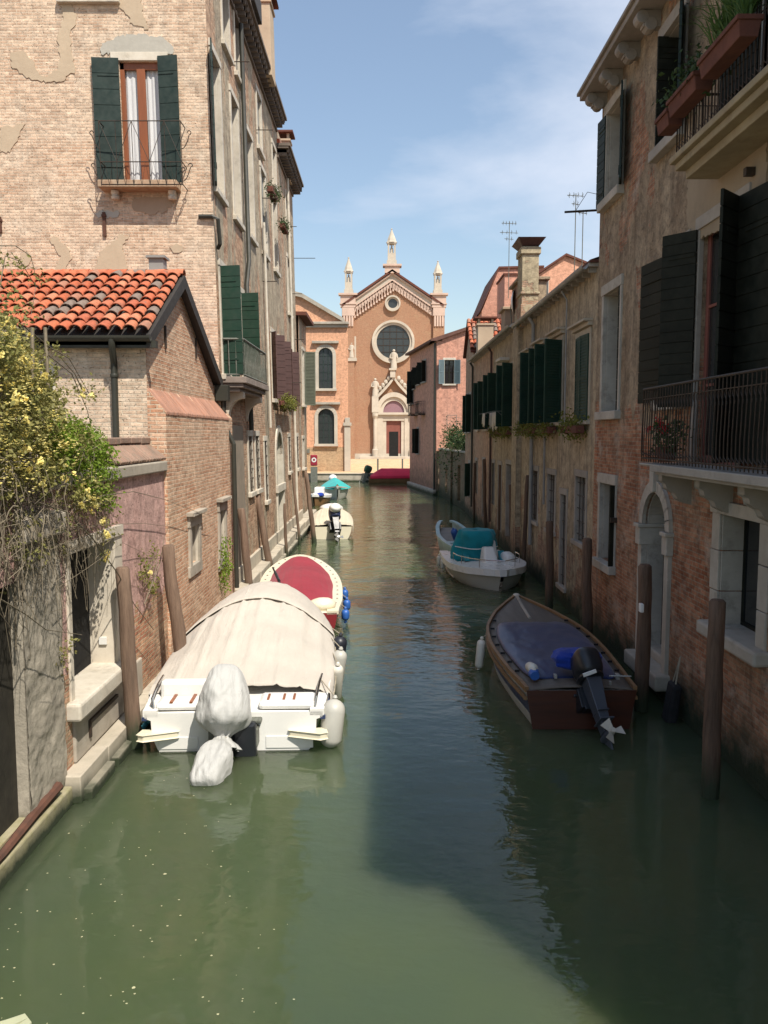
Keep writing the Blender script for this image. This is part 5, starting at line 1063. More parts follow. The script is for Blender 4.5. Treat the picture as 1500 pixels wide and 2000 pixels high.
# portal
def portal():
    zb0=1.0; c,zl=cx(769,806); hw=cx(790,850)[0]-c; P=MB()
    zl_=cx(769,808)[1]; door_t=cx(769,822)[1]
    so=cx(733,850)[0]; si=cx(748,850)[0]; so2=2*c-so; si2=2*c-si
    for a in (so,): pass
    for x in (so,so2): P.lathe(CF.pt(x,zb0,.7),[(.42,0),(.42,.9),(.30,1.0),(.26,1.4),(.26,zl_-zb0-.7),(.42,zl_-zb0-.3),(.42,zl_-zb0)],14)
    P.ob(CF,so+.25,si,zb0,zl_,-.02,.55); P.ob(CF,si2,so2-.25,zb0,zl_,-.02,.55); P.ob(CF,si,si+.45,zb0,door_t,-.02,.4); P.ob(CF,si2-.45,si2,zb0,door_t,-.02,.4)
    P.ob(CF,so-.35,so2+.35,zl_-.15,zl_+.15,-.02,.85); P.ob(CF,si,si2,door_t,zl_-.15,-.02,.5)
    R0=(cx(790,800)[0]-c)*.98; K=20
    for (r0,r1,n1) in ((R0,R0+.45,.3),(R0+.45,R0+1.0,.55)):
        for k in range(K):
            a0=math.pi*k/K; a1=math.pi*(k+1)/K; f_=lambda r,a:(c+r*math.cos(a),zl_+.15+r*math.sin(a)*1.12); P.prism(CF,[f_(r0,a0),f_(r1,a0),f_(r1,a1),f_(r0,a1)],-.02,n1)
    # ogee hood
    ztop=cx(769,737)[1]; W_=so2-c+.1; og=[]
    for t_ in range(0,21):
        u=t_/20; x=W_*(1-u)-.0*u; y=(math.sin(u*math.pi*.5)**1.2*.62+.38*u**4); og.append((x,zl_+2.0+(ztop-zl_-2.0)*y))
    for sg in (-1,1):
        for k in range(20):
            p,q=og[k],og[k+1]; P.prism(CF,[(c+sg*p[0],p[1]-.28),(c+sg*q[0],q[1]-.28),(c+sg*q[0],q[1]+.22),(c+sg*p[0],p[1]+.22)],-.02,.7)
        for k in range(2,20,3): P.blob(CF.pt(c+sg*(og[k][0]+.28),og[k][1]+.42,.35),(.26,.2,.34),.25,3,10,8,seed=k)
    P.ob(CF,so-.45,so+.45,zl_+.15,zl_+2.3,-.02,.9); P.ob(CF,so2-.45,so2+.45,zl_+.15,zl_+2.3,-.02,.9)
    return P.build('portal',M['churchstone'],C,bevel=0),zl_,door_t,c,R0,so,so2
po,zl_,door_t,pc,R0,so,so2=portal()
mb.build('statue_plinth',M['churchstone'],po)
statue(CF,pc,z1-.15,2.6,.5,po); statue(CF,so,zl_+2.3,2.5,.45,po); statue(CF,so2,zl_+2.3,2.5,.45,po)
mb=MB(); mb.prism(CF,[(pc+R0*math.cos(math.pi*k/20),zl_+.15+R0*1.12*math.sin(math.pi*k/20)) for k in range(21)],0,.06); mb.build('lunette',pm('porphyry_lunette',(.30,.17,.19),.5,.2,2,.002),po)
mb=MB(); a=cx(750,850)[0]; b=2*pc-a; mb.ob(CF,a,b,1.0,door_t,.0,.14); dd=mb.build('door',M['maroon'],po); mb=MB(); a2=cx(760,870)[0]; mb.ob(CF,a2,2*pc-a2,1.0,cx(760,843)[1],.14,.17); mb.build('inner_door',M['inside'],dd)
mb=MB(); a=cx(680,700); b=cx(694,657); mb.ob(CF,a[0]-.1,b[0]+.1,a[1],b[1],.0,.12); mb.ob(CF,a[0]-.3,b[0]+.2,a[1]-.4,a[1],0,.6); no=mb.build('niche',M['churchstone'],C); mb=MB(); mm=(a[0]+b[0])/2; P,_=arcpts(mm-.33,mm+.33,b[1]-.3); mb.prism(CF,[(mm-.33,a[1]+.1)]+P+[(mm+.33,a[1]+.1)],.12,.16); mb.build('niche_back',M['inside'],no); statue(CF,mm,a[1]+.05,2.1,.32,no)
mb=MB(); mb.ob(CF,xL,xR,.6,1.35,.0,.15); mb.build('base_course',M['churchstone'],C)
# far quay furniture
def bollard(px,py0,py1,Y,label):
    p=onY(px,py0,Y); q=onY(px,py1,Y); mb=MB(); mb.tube([(p.x,Y,.6),(p.x,Y,q.z)],.07,8); return tag(mb.build('quay_post',M['irong']),label,'post',None)
bollard(738,925,896,70.7,'left one of two thin grey posts on the far quay before the church'); bollard(786,925,896,70.7,'right one of two thin grey posts on the far quay before the church')
RB=thing('lifebuoy_box','red box with a white ring emblem on a grey post at the far quay','sign box',onY(613,940,69.5).to_2d().to_3d()+Vector((0,0,.6)))
p=onY(613,900,69.4); mb=MB(); mb.box(p.x-.29,p.x+.29,69.3,69.5,p.z-.42,p.z+.5); mb.build('box',M['redtarp'],RB,bevel=.08); mb=MB(); mb.box(p.x-.28,p.x+.28,69.35,69.6,.0,p.z-.5); mb.build('post',M['irong'],RB)
mb=MB()
for k in range(16): a0=2*math.pi*k/16; a1=a0+2*math.pi/16; c=(p.x+.02,p.z+.08); mb.add([(c[0]+.10*math.cos(a0),69.29,c[1]+.10*math.sin(a0)),(c[0]+.2*math.cos(a0),69.29,c[1]+.2*math.sin(a0)),(c[0]+.2*math.cos(a1),69.29,c[1]+.2*math.sin(a1)),(c[0]+.10*math.cos(a1),69.29,c[1]+.10*math.sin(a1))],[(0,1,2,3)])
mb.build('ring_emblem',M['gel'],RB)
# ------------------------------------------------------------------ mooring poles
def pole(base_px,top_px,Y,label,r=.095,X=None,mat='polel',group='wooden mooring poles'):
    b=onZ(*base_px,0) if Y is None else onY(base_px[0],base_px[1],Y); Y=b.y; t_=onY(top_px[0],top_px[1],Y+R.uniform(-.05,.1)); b=Vector((b.x,b.y,0)); d=(t_-b); n=9
    mb=MB(); pts=[b-d*(1.2/d.length)]+[b+d*(i/n)+Vector((mnoise.noise(Vector((i*.35,b.x*9,0)))*.03,mnoise.noise(Vector((i*.35,b.y*9,3)))*.03,0)) for i in range(n+1)]
    rs=[r*1.05]+[r*(1.05-.12*i/n)*(1+.10*mnoise.noise(Vector((i*.9,b.x*5,7)))) for i in range(n+1)]; e=d.normalized(); pts+= [pts[-1]+e*.03]; rs+=[r*.68]
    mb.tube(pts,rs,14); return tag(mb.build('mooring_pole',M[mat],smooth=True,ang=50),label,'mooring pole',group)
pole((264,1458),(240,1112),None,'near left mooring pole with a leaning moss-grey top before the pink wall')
pole((362,1362),(327,1068),None,'mooring pole against the red brick annex beside the boat cover',.10)
pole((490,1172),(471,995),None,'brown pole before the grey plaster strip of the tall house')
pole((531,1125),(503,970),None,'brown pole leaning left between plaster strip and arched gate')
pole((614,1060),(598,925),None,'orange brown pole left of the tan covered boat',.085)
pole((560,1092),(556,985),None,'thin dark pole hard by the arched water gate on the left',.05)
pole((585,1063),(572,925),None,'thin dark pole at the left wall just before the tan covered boat',.05)
pole((1387,1555),(1402,1176),None,'nearest right pole, thick brown, in front of the stone framed window',mat='pole')
pole((1253,1388),(1259,1106),None,'right pole by the arched door with a pale fitting halfway up',.10,mat='pole')
pole((1146,1262),(1147,1054),None,'right pole standing at the seam of brick and beige houses',mat='pole')
pole((1072,1196),(1073,1020),None,'right pole between the wooden boat bow and the beige wall',.085,mat='pole')
pole((1022,1122),(1030,930),None,'slim leaning pole beside the white boat at the beige wall',.06,mat='pole')
pole((1000,1092),(997,948),None,'slim pole behind the white boat with teal tarp',.06,mat='pole')
pole((976,1062),(978,905),None,'pole rising behind the teal tarp at the salmon wall',.07,mat='pole')
pole((948,1042),(946,898),None,'dark pole before the narrow door of the salmon wall',.07,mat='pole')
pole((925,1020),(927,905),None,'farthest thin pole by the narrow gabled house',.06,mat='pole')
mb=MB(); mb.ob(Fr(onX(1256,1187,3.75-.12),(0,1,0),(-1,0,0)),-.05,.05,-.06,.06,0,.05); tag(mb.build('pole_fitting',M['gel'],bevel=.01),'small pale fitting on the pole by the arched door','fitting')
# ------------------------------------------------------------------ boats
def lerp(tab,t):
    for i in range(len(tab)-1):
        a,b=tab[i],tab[i+1]
        if t<=b[0]: u=(t-a[0])/(b[0]-a[0]); return [a[k]+(b[k]-a[k])*u for k in range(1,len(a))]
    return list(tab[-1][1:])
def smooth_tab(tab,t):
    # Catmull-Rom through the table
    n=len(tab)
    for i in range(n-1):
        if t<=tab[i+1][0] or i==n-2:
            a=tab[max(i-1,0)]; b=tab[i]; c=tab[i+1]; d=tab[min(i+2,n-1)]; u=(t-b[0])/(c[0]-b[0])
            return [.5*((2*b[k])+(-a[k]+c[k])*u+(2*a[k]-5*b[k]+4*c[k]-d[k])*u*u+(-a[k]+3*b[k]-3*c[k]+d[k])*u**3) for k in range(1,len(b))]
class Boat:
    """local space: x across, y from stern (0) to bow (L), z up from the waterline"""
    def __init__(s,L,tab,rake=.5,prof=((1,1),(.985,.78),(.95,.5),(.86,.15),(.70,-.10),(.35,-.22),(0,-.28))): s.L=L; s.tab=tab; s.rake=rake; s.prof=prof
    def g(s,t,side=1,inset=0,dz=0): hb,z=smooth_tab(s.tab,t); return Vector((side*max(0,hb-inset),s.L*t,z+dz))
    def hull(s,parent,mat,n=30,name='hull',stripes=None):
        mb=MB(); rings=[]
        for i in range(n+1):
            t=i/n; hb,zg=smooth_tab(s.tab,t); hb=max(hb,0.004); ring=[]
            for (fb,fz) in s.prof:
                z=zg*fz if fz>0 else fz*1.0*min(1,hb*3+.2); y=s.L*t-s.rake*(1-max(0,z/zg))*t**4
                ring.append((hb*fb,y,z))
            rings.append([(-x,y,z) for x,y,z in ring]+[(x,y,z) for x,y,z in ring[::-1][1:]])
        k=len(rings[0]); vs=[p for r in rings for p in r]
        fs=[(i*k+j,i*k+j+1,(i+1)*k+j+1,(i+1)*k+j) for i in range(n) for j in range(k-1)]
        mi=[(0 if not stripes else stripes(j,k)) for i in range(n) for j in range(k-1)]
        b=len(mb.v); mb.v+=[Vector(p) for p in vs]; mb.f+=fs; mb.mi+=mi; mb.f.append(tuple(range(k-1,-1,-1))); mb.mi.append(0)
        return mb.build(name,mat,parent,smooth=True,ang=35)
    def strip(s,parent,mat,name,i0,i1,z0,z1,t0=0,t1=1,n=34,close=False,bevel=0):
        """band following the gunwale: inset i0..i1, height z0..z1 relative to it"""
        mb=MB()
        for side in (-1,1):
            for i in range(n):
                a=t0+(t1-t0)*i/n; b=t0+(t1-t0)*(i+1)/n
                P=[]
                for zz in (z0,z1):
                    P+=[s.g(a,side,i0,zz),s.g(b,side,i0,zz),s.g(b,side,i1,zz),s.g(a,side,i1,zz)]
                mb.hexa(P)
        return mb.build(name,mat,parent,smooth=True,ang=50)
    def deck(s,parent,mat,name,t0,t1,dz=-.02,inset=.01,camber=.03,n=16,m=8,hole=None):
        mb=MB()
        def f(u,v):
            t=t0+(t1-t0)*v; hb,z=smooth_tab(s.tab,t); hb=max(0,hb-inset); x=hb*(2*u-1); return (x,s.L*t,z+dz+camber*(1-(2*u-1)**2))
        mb.grid(f,m,n); return mb.build(name,mat,parent,smooth=True,solid=.02)
def cover(b,parent,mat,name,t0,t1,H,overh=.03,skirt=.14,amp=.02,nu=60,nv=70,p=2.4,seed=1,fold=8):
    mb=MB()
    def f(u,v):
        t=t0+(t1-t0)*v; hb,zg=smooth_tab(b.tab,min(max(t,0),1)); x=2*u-1; a=abs(x); hh=H(v)
        if a<.9:
            q=a/.9; xx=(hb+overh)*q; z=zg+.03+hh*(1-q**p)
        else:
            q=(a-.9)/.1; xx=hb+overh+.012*q; z=zg+.03-skirt*q
        w_=mnoise.fractal(Vector((x*3.,v*7,seed)),.8,2,4)*amp*(1.2-a)
        w_+=amp*.55*math.sin(v*fold*3.1+x*4+2*mnoise.noise(Vector((x*2,v*4,seed))))*(a**2)*(a<.9)
        w_+=amp*1.3*sum(max(0,1-abs(x-c0-c1*(v-.5)-.05*mnoise.noise(Vector((v*3,c0*7,seed))))/.035)**1.5*(1 if abs(v-c2)<.3 else max(0,1-(abs(v-c2)-.3)/.12)) for c0,c1,c2 in ((-.62,.18,.3),(-.45,.10,.36),(-.2,.05,.3),(.05,-.02,.4),(.30,-.12,.33),(.52,-.16,.28),(.70,-.2,.35)))
        w_+=amp*.5*math.sin(x*17+3*mnoise.noise(Vector((x*1.5,v*3,seed+4))))*v*(1-v)*2
        return (math.copysign(xx,x),b.L*t+.02*mnoise.noise(Vector((x*4,v*3,9))),z+w_)
    mb.grid(f,nu,nv); return mb.build(name,mat,parent,smooth=True,solid=.008,ang=80)
def motor(parent,loc,tilt,sc=1.,mcol='motor',leg='motorg',turn=0,cowl=True,prop='alu',name='outboard_motor'):
    Mx=Matrix.Translation(Vector(loc))@Matrix.Rotation(turn,4,'Z')@Matrix.Rotation(tilt,4,'X')@Matrix.Scale(sc,4)
    mb=MB(); mb.blob((0,-.02,.34),(.20,.27,.24),.03,1.2,20,14,p=.62); mb.lathe((0,-.02,.08),[(.17,0),(.20,.03),(.20,.06),(.18,.07)],16,sy=1.25)
    mb.v=[Mx@v for v in mb.v]; o=mb.build(name,M[mcol],parent,smooth=True)
    mb=MB()
    mb.hexa([(-.06,-.12,-.75),(.06,-.12,-.75),(.045,.08,-.75),(-.045,.08,-.75),(-.12,-.16,.10),(.12,-.16,.10),(.10,.14,.10),(-.10,.14,.10)])
    mb.box(-.10,.10,-.24,.10,-.60,-.575); mb.box(-.08,.08,-.20,.10,-.45,-.43)
    mb.tube([(0,.16,-.80),(0,.10,-.80),(0,-.08,-.80),(0,-.22,-.80)],[.02,.06,.07,.05],12)
    mb.hexa([(-.012,-.1,-1.02),(.012,-.1,-1.02),(.012,-.03,-1.02),(-.012,-.03,-1.02),(-.02,-.14,-.82),(.02,-.14,-.82),(.02,.1,-.82),(-.02,.1,-.82)])
    mb.v=[Mx@v for v in mb.v]; mb.build('motor_leg',M[leg],o,bevel=.012)
    mb=MB(); mb.box(-.14,.14,.12,.30,-.30,.06); mb.box(-.20,-.14,.10,.34,-.28,.02); mb.box(.14,.20,.10,.34,-.28,.02); mb.tube([(-.24,.2,-.05),(.24,.2,-.05)],.03,8); mb.tube([(.0,.2,.1),(.05,.5,.2),(.05,.7,.24)],.03,8)
    mb.v=[Mx@v for v in mb.v]; mb.build('motor_bracket',M['motor'],o,bevel=.01)
    mb=MB(); mb.tube([(0,-.20,-.80),(0,-.30,-.80)],[.05,.035],12)
    for k in range(3):
        a=k*2.094; mb.hexa([Vector(p) for p in [(.03*math.cos(a)-.03*math.sin(a),-.21,-.80+.03*math.sin(a)+.03*math.cos(a)),(.16*math.cos(a)-.075*math.sin(a),-.22,-.80+.16*math.sin(a)+.075*math.cos(a)),(.16*math.cos(a)+.075*math.sin(a),-.29,-.80+.16*math.sin(a)-.075*math.cos(a)),(.03*math.cos(a)+.03*math.sin(a),-.27,-.80+.03*math.sin(a)-.03*math.cos(a)),(.03*math.cos(a)-.03*math.sin(a),-.222,-.80+.03*math.sin(a)+.03*math.cos(a)),(.16*math.cos(a)-.075*math.sin(a),-.232,-.80+.16*math.sin(a)+.075*math.cos(a)),(.16*math.cos(a)+.075*math.sin(a),-.302,-.80+.16*math.sin(a)-.075*math.cos(a)),(.03*math.cos(a)+.03*math.sin(a),-.282,-.80+.03*math.sin(a)-.03*math.cos(a))]])
    mb.v=[Mx@v for v in mb.v]; mb.build('propeller',M[prop],o,smooth=True)
    return o
def fender(p,label,mat='fender',r=.10,L=.5,tilt=(0,0),group='fenders hanging from the boats',rope_to=None):
    t=thing('fender',label,'fender',p,group=group); mb=MB(); K=12; pts=[];rs=[]; p=Vector(p)
    Mx=Matrix.Rotation(tilt[0],3,'X')@Matrix.Rotation(tilt[1],3,'Y')
    prof=[(.02,-L/2-.05),(.035,-L/2-.02)]+[(r*math.sin(max(.15,a)) if a<1.57 else r*math.sin(3.1416-a if 3.1416-a>.15 else .15), -L/2+ (r*(1-math.cos(a)) if a<=1.57 else L-r*(1+math.cos(a)))) for a in [i*math.pi/12 for i in range(13)]]+[(.035,L/2+.02),(.02,L/2+.05)]
    mb.tube([p+Mx@Vector((0,0,z)) for _,z in prof],[r_ for r_,_ in prof],14); mb.build('fender_body',M[mat],t,smooth=True)
    if rope_to is not None: mb=MB(); mb.tube([p+Mx@Vector((0,0,L/2+.03)),Vector(rope_to)],.008,5); mb.build('fender_rope',M['rope'],t)
    return t
# 1: covered white motor boat, near left
B1=Boat(5.6,[(0,1.12,.50),(.15,1.17,.56),(.35,1.18,.66),(.55,1.10,.76),(.75,.82,.88),(.9,.42,.98),(1,.02,1.04)],.8,prof=((1,1),(1.0,.86),(.93,.80),(.92,.4),(.86,.05),(.75,-.12),(.35,-.24),(0,-.30)))
b1rot=rad(2.0); o1=thing('covered_motor_boat','white motor boat under a big cream canvas cover, moored near left','boat',(-1.90,10.2,0),b1rot,local=True)
h1=B1.hull(o1,M['gel']); B1.strip(o1,M['bluetrim'],'rubbing_strake',-.035,.03,-.10,-.055); B1.strip(o1,M['gel'],'gunwale',-.02,.16,-.05,.03,bevel=.01)
B1.deck(o1,M['gel'],'stern_deck',.0,.25,-.02,.06,.01)
mb=MB(); mb.box(-1.0,-.30,.06,.42,.50,.60); mb.box(.30,1.02,.06,.5,.50,.61); mb.box(-1.02,-.32,.44,.60,.50,.78); mb.build('stern_seat',M['gel'],o1,bevel=.05)
mb=MB()
for x in (-.80,-.55): mb.box(x-.02,x+.02,.08,.40,.603,.618)
for x in (.42,.62,.75): mb.box(x-.015,x+.015,.14,.36,.613,.625)
mb.build('teak_strip',M['wood'],o1)
mb=MB()
for sg in (-1,1):
    P=[(sg*.70,-.0),(sg*1.15,.04),(sg*1.18,-.13),(sg*1.10,-.17),(sg*.70,-.03)]
    if sg<0: P=P[::-1]
    FF=Fr((0,0,0),(1,0,0),(0,0,1),(0,1,0)); mb.prism(FF,[(x,y) for x,y in P],.19,.27)
mb.build('swim_platform',M['gelc'],o1,bevel=.03)
mb=MB(); mb.box(-.95,-.45,-.012,.0,.03,.19); mb.box(.40,1.0,-.012,.0,.03,.19); mb.build('transom_step',M['gel'],o1,bevel=.006)
mb=MB(); mb.box(-.30,.32,-.16,.02,.10,.34); mb.box(.05,.36,-.10,.05,.38,.44); mb.build('motor_bracket',M['irong'],o1,bevel=.02)
mb=MB(); mb.box(.0,.30,-.20,-.02,-.2,.42); mb.build('motor_lower_unit',M['motor'],o1,bevel=.04)
mb=MB()
for sg in (-1,1):
    mb.tube([(sg*1.02,.08,.52),(sg*1.04,.10,.66),(sg*1.06,.5,.72),(sg*1.08,.9,.72)],.016,8)
mb.build('grab_rail',M['chrome'],o1,smooth=True)
Hc=lambda v: (.10+.46*min(1,v/.52)**.85 if v<.52 else .56*(1-((v-.52)/.48)**2.2))+ .02
cv=cover(B1,o1,M['canvas'],'canvas_cover',.10,.985,lambda v:Hc(v)+.0,overh=.05,skirt=.30,amp=.030,p=2.1)
mb=MB() # second overlapping canvas edge over the hoop
def f(u,v):
    t=.10+.885*(.44+.30*v+.05*(1-abs(2*u-1)**2)*(1-v)); vv=(t-.10)/.885; hb,zg=smooth_tab(B1.tab,t); x=2*u-1; a=abs(x); q=min(1,a/.94); w_=.012*mnoise.fractal(Vector((x*4,v*5,3)),.8,2,3)
    z=zg+.055+Hc(vv)*(1-q**2.1)+w_+.012*(1-v) if a<.94 else zg+.05-.32*(a-.94)/.06
    return (math.copysign((hb+.075)*q,x),B1.L*t,z)
mb.grid(f,60,16); mb.build('bow_canvas',M['canvas'],o1,smooth=True,solid=.012,ang=80)
# cover lacing rope
mb=MB(); pts=[]
for i in range(26):
    t=.08+.6*i/25; hb,zg=smooth_tab(B1.tab,t); pts.append((hb+.075,B1.L*t,zg-.14+.07*(i%2)))
mb.tube(pts,.007,5); mb.tube([(-x,y,z) for x,y,z in pts],.007,5); mb.build('lacing_rope',M['rope'],o1)
# covered motor: two fabric bags tied at a neck
mb=MB(); Mr=Matrix.Rotation(rad(-30),3,'X'); Mr2=Matrix.Rotation(rad(-64),3,'X')
def bag(c,r,seed,p=.9,amp=.10):
    mb.blob(c,r,amp,2.2,44,34,seed=seed,M=Mr,p=p)
def fold(u,v,prof,c,seed,Mr=Mr):
    th=u*2*math.pi; r,z=smooth_tab(prof,v); sq=1/max(abs(math.cos(th)),abs(math.sin(th)))**.0; sq=(abs(math.cos(th))**2.8+abs(math.sin(th))**2.8)**(-1/2.8); cr_=lambda n_,ph:abs(math.sin(th*n_/2+ph))**.55; q3=Vector((math.cos(th)*1.5,math.sin(th)*1.5,v*2.6+seed)); rg=.085*(.5-abs(mnoise.noise(q3*1.3))*1.9)+.045*(.5-abs(mnoise.noise(q3*2.9+Vector((3,1,7))))*1.9); k=sq*(1+rg)*(1-.26*math.exp(-abs(v-.04)*7)*(1-cr_(9,seed))-.07*(1-cr_(5,seed*1.7+v*2.2))*math.exp(-v*1.3)-.05*(1-cr_(3,seed+v*4)))+.05*math.exp(-v*6)*math.sin(th*8+seed+1.5*math.sin(th))+.035*math.sin(th*4+v*2.5+seed)+.025*math.sin(th*11+v*4)*math.exp(-v*2.2)+.055*mnoise.fractal(Vector((math.cos(th)*1.1,math.sin(th)*1.1,v*1.6+seed)),1,2,2)
    return Vector(c)+Mr@Vector((math.cos(th)*r*k,math.sin(th)*r*1.22*k,z))
cm=Vector((-.10,-.24,.36))
pr1=[(0,.23,-.24),(.05,.17,-.17),(.085,.085,-.10),(.12,.15,-.03),(.19,.27,.04),(.3,.325,.16),(.55,.30,.42),(.75,.235,.64),(.9,.14,.78),(1,.003,.82)]
pr2=[(0,.07,-.06),(.1,.13,-.13),(.25,.185,-.24),(.5,.215,-.45),(.75,.20,-.64),(.9,.165,-.76),(.97,.11,-.79),(1,.003,-.795)]
mb.grid(lambda u,v:fold(u,v,pr1,cm,1),64,44); mb.grid(lambda u,v:fold(u,v,pr2,cm+Vector((0,-.06,-.10)),4,Mr2)+Vector((-.10*v,0,0)),64,40)
mc=mb.build('motor_cover',M['greytarp'],o1,smooth=True,ang=80)
mb=MB(); mb.lathe((0,0,0),[(.085,-.015),(.095,0),(.085,.015)],20,sy=1.2); mb.v=[cm+Mr@(v+Vector((0,0,-.11))) for v in mb.v]; mb.build('tie_cord',M['rope'],mc)
W1=Matrix.Translation((-1.90,10.2,0))@Matrix.Rotation(b1rot,4,'Z')
def w1p(x,y,z): return W1@Vector((x,y,z))
fender(w1p(1.24,.12,.30),'fat grey fender at the stern corner of the cream covered boat','fender',.15,.62,(rad(-8),rad(6)),rope_to=w1p(1.08,.8,.66))
fender(w1p(1.27,1.55,.40),'slim cream fender slanting off the covered boat side','fenderw',.085,.62,(rad(22),rad(4)),rope_to=w1p(1.16,2.3,.7))
fender(w1p(1.28,2.15,.46),'grey fender above the slim cream one','fender',.11,.55,(rad(6),rad(8)),rope_to=w1p(1.16,2.6,.8))
fender(w1p(1.26,2.8,.48),'black fender farthest forward on the covered boat','fenderd',.12,.62,(rad(4),rad(8)),rope_to=w1p(1.14,3.1,.85))
mb=MB(); mb.tube([w1p(-1.05,.15,.55),(-3.05,10.45,.30),(-3.2,10.9,.12),(-3.32,10.2,.02)],[.018,.03,.035,.02],8); tag(mb.build('mooring_rope',M['ropeb'],smooth=True),'blue green mooring rope from the covered boat to the wall','rope')
# 2: red covered boat ahead
B2=Boat(5.7,[(0,.72,.50),(.2,.84,.52),(.5,.90,.58),(.72,.74,.66),(.88,.45,.76),(.97,.2,.84),(1,.06,.86)],.4)
B2.tab=[(0,.70,.50),(.2,.84,.52),(.5,.90,.58),(.72,.78,.66),(.88,.52,.74),(.96,.28,.78),(1,.06,.80)]
r2=rad(6); o2=thing('red_covered_boat','cream decked boat with red hull and crimson cover, ahead of the cream covered boat','boat',(-1.62,16.0,0),r2,local=True)
B2.hull(o2,[M['redhull'],M['gelc']],stripes=lambda j,k:1 if j in (0,k-2) else 0); B2.strip(o2,M['gelc'],'gunwale',-.03,.20,-.03,.04); B2.deck(o2,M['gelc'],'foredeck',.84,1,.0,.0,.05); B2.deck(o2,M['gelc'],'stern_deck',0,.10,.0,.0,.02)
cover(B2,o2,M['redtarp'],'crimson_cover',.07,.86,lambda v:.26*math.sin(min(1,v*1.15+.12)*math.pi*.86)**.8+.02,overh=-.17,skirt=.0,amp=.012,p=2.2,seed=5)
mb=MB()
for i in range(13):
    for sg in (-1,1): g_=B2.g(.05+.85*i/12,sg,.08,.045); mb.box(g_.x-.02,g_.x+.02,g_.y-.02,g_.y+.02,g_.z,g_.z+.012)
mb.build('deck_snap',M['chrome'],o2)
mb=MB(); mb.tube([(-.42,1.2,.86),(-.62,2.6,1.0)],.022,6); mb.tube([(-.46,1.5,.89),(-.56,2.2,.96)],.034,8); mb.tube([(-.40,1.05,.84),(-.36,.8,.78)],.03,6); tag(mb.build('boat_hook',M['motor'],o2),None,None)
mb=MB(); mb.blob((.42,.35,.60),(.28,.22,.14),.05,2); mb.build('stern_cushion',M['gelc'],o2,smooth=True)
W2=Matrix.Translation((-1.62,16.0,0))@Matrix.Rotation(r2,4,'Z')
for y,l in ((.7,'nearest blue fender on the red covered boat'),(1.7,'middle blue fender on the red covered boat'),(2.9,'farthest blue fender on the red covered boat')): q=W2@Vector((smooth_tab(B2.tab,y/5.7)[0]+.12,y,.30)); fender(q,l,'fenderb',.085,.24,group='blue fenders',rope_to=W2@Vector((smooth_tab(B2.tab,y/5.7)[0],y,.55)))
# 3: far tan covered boat
B3=Boat(5.2,[(0,.74,.48),(.3,.80,.52),(.6,.74,.60),(.85,.42,.72),(1,.03,.78)],.5); r3=rad(4); o3=thing('tan_covered_boat','small boat under pale tan cover with black outboard, farther left','boat',(-1.98,31.5,0),r3,local=True)
B3.hull(o3,M['gelc']); cover(B3,o3,M['tanc'],'tan_cover',.0,.97,lambda v:.26*math.sin(min(1,v+.1)*math.pi*.8),overh=.05,skirt=.30,amp=.02,seed=8); motor(o3,(.12,-.18,.72),rad(-38),1.1,mcol='bluetrim',leg='motor',turn=rad(8))
mb=MB(); mb.blob((.12,-.16,1.22),(.24,.28,.18),.05,1); mb.build('motor_hood',M['gel'],o3,smooth=True); mb=MB(); mb.blob((0,3.9,.85),(.5,.6,.2),.05,1); mb.build('bow_hatch',M['gel'],o3,smooth=True)
# 4,5: two small boats farther
B4=Boat(4.0,[(0,.60,.42),(.4,.70,.46),(.75,.55,.55),(1,.04,.66)],.4); o4_=thing('white_orange_boat','small white boat with brown hull and blue bow cloth at far left','boat',(-4.0,46.2,0),rad(178),local=True); o4_.location=(-3.75,49.6,0)
B4.hull(o4_,M['rail']); B4.strip(o4_,M['gel'],'gunwale',-.03,.16,-.10,.03); B4.deck(o4_,M['gel'],'deck',.0,1,.0,.02,.12); mb=MB(); mb.box(-.35,.2,1.2,2.0,.5,.95); mb.build('console',M['gel'],o4_,bevel=.06); mb=MB(); mb.blob((-.3,3.3,.62),(.22,.3,.12),.2,3); mb.build('bow_cloth',M['bluecloth'],o4_,smooth=True)
B5=Boat(4.6,[(0,.72,.55),(.4,.82,.58),(.75,.62,.68),(1,.04,.82)],.5); o5_=thing('turquoise_tented_boat','grey boat under a bright turquoise tent cover near the far quay','boat',(-3.3,55.0,0),rad(186),local=True)
B5.hull(o5_,M['gelgrey']); B5.strip(o5_,M['gelgrey'],'gunwale',-.04,.12,-.05,.03)
mb=MB(); P=[]
mb.grid(lambda u,v:((2*u-1)*.95*smooth_tab(B5.tab,.08+.84*v)[0]*1.25,4.6*(.08+.84*v),.62+.55*(1-abs(2*u-1)**1.2)*(1-.35*v)),20,12); mb.build('turquoise_cover',M['turq'],o5_,smooth=True,solid=.01,ang=60)
mb=MB(); mb.blob((.1,.1,1.1),(.28,.3,.25),.04,1); mb.build('motor_hood',M['gel'],o5_,smooth=True)
# 6: red covered boat at the far quay
B6=Boat(6.5,[(0,.75,.55),(.3,.85,.58),(.7,.75,.62),(1,.05,.75)],.5); o6_=thing('crimson_quay_boat','long boat with bright red cover and dark outboard lying along the far quay','boat',(-1.25,68.6,0),rad(-90),local=True)
B6.hull(o6_,M['rail']); cover(B6,o6_,M['redc'],'red_cover',.02,.95,lambda v:.62*min(1,v*6+.1)*(1-.2*v),overh=.05,skirt=.22,amp=.01,seed=4,p=1.6); motor(o6_,(0,-.18,.75),rad(-20),1.2,mcol='green2',leg='irong')
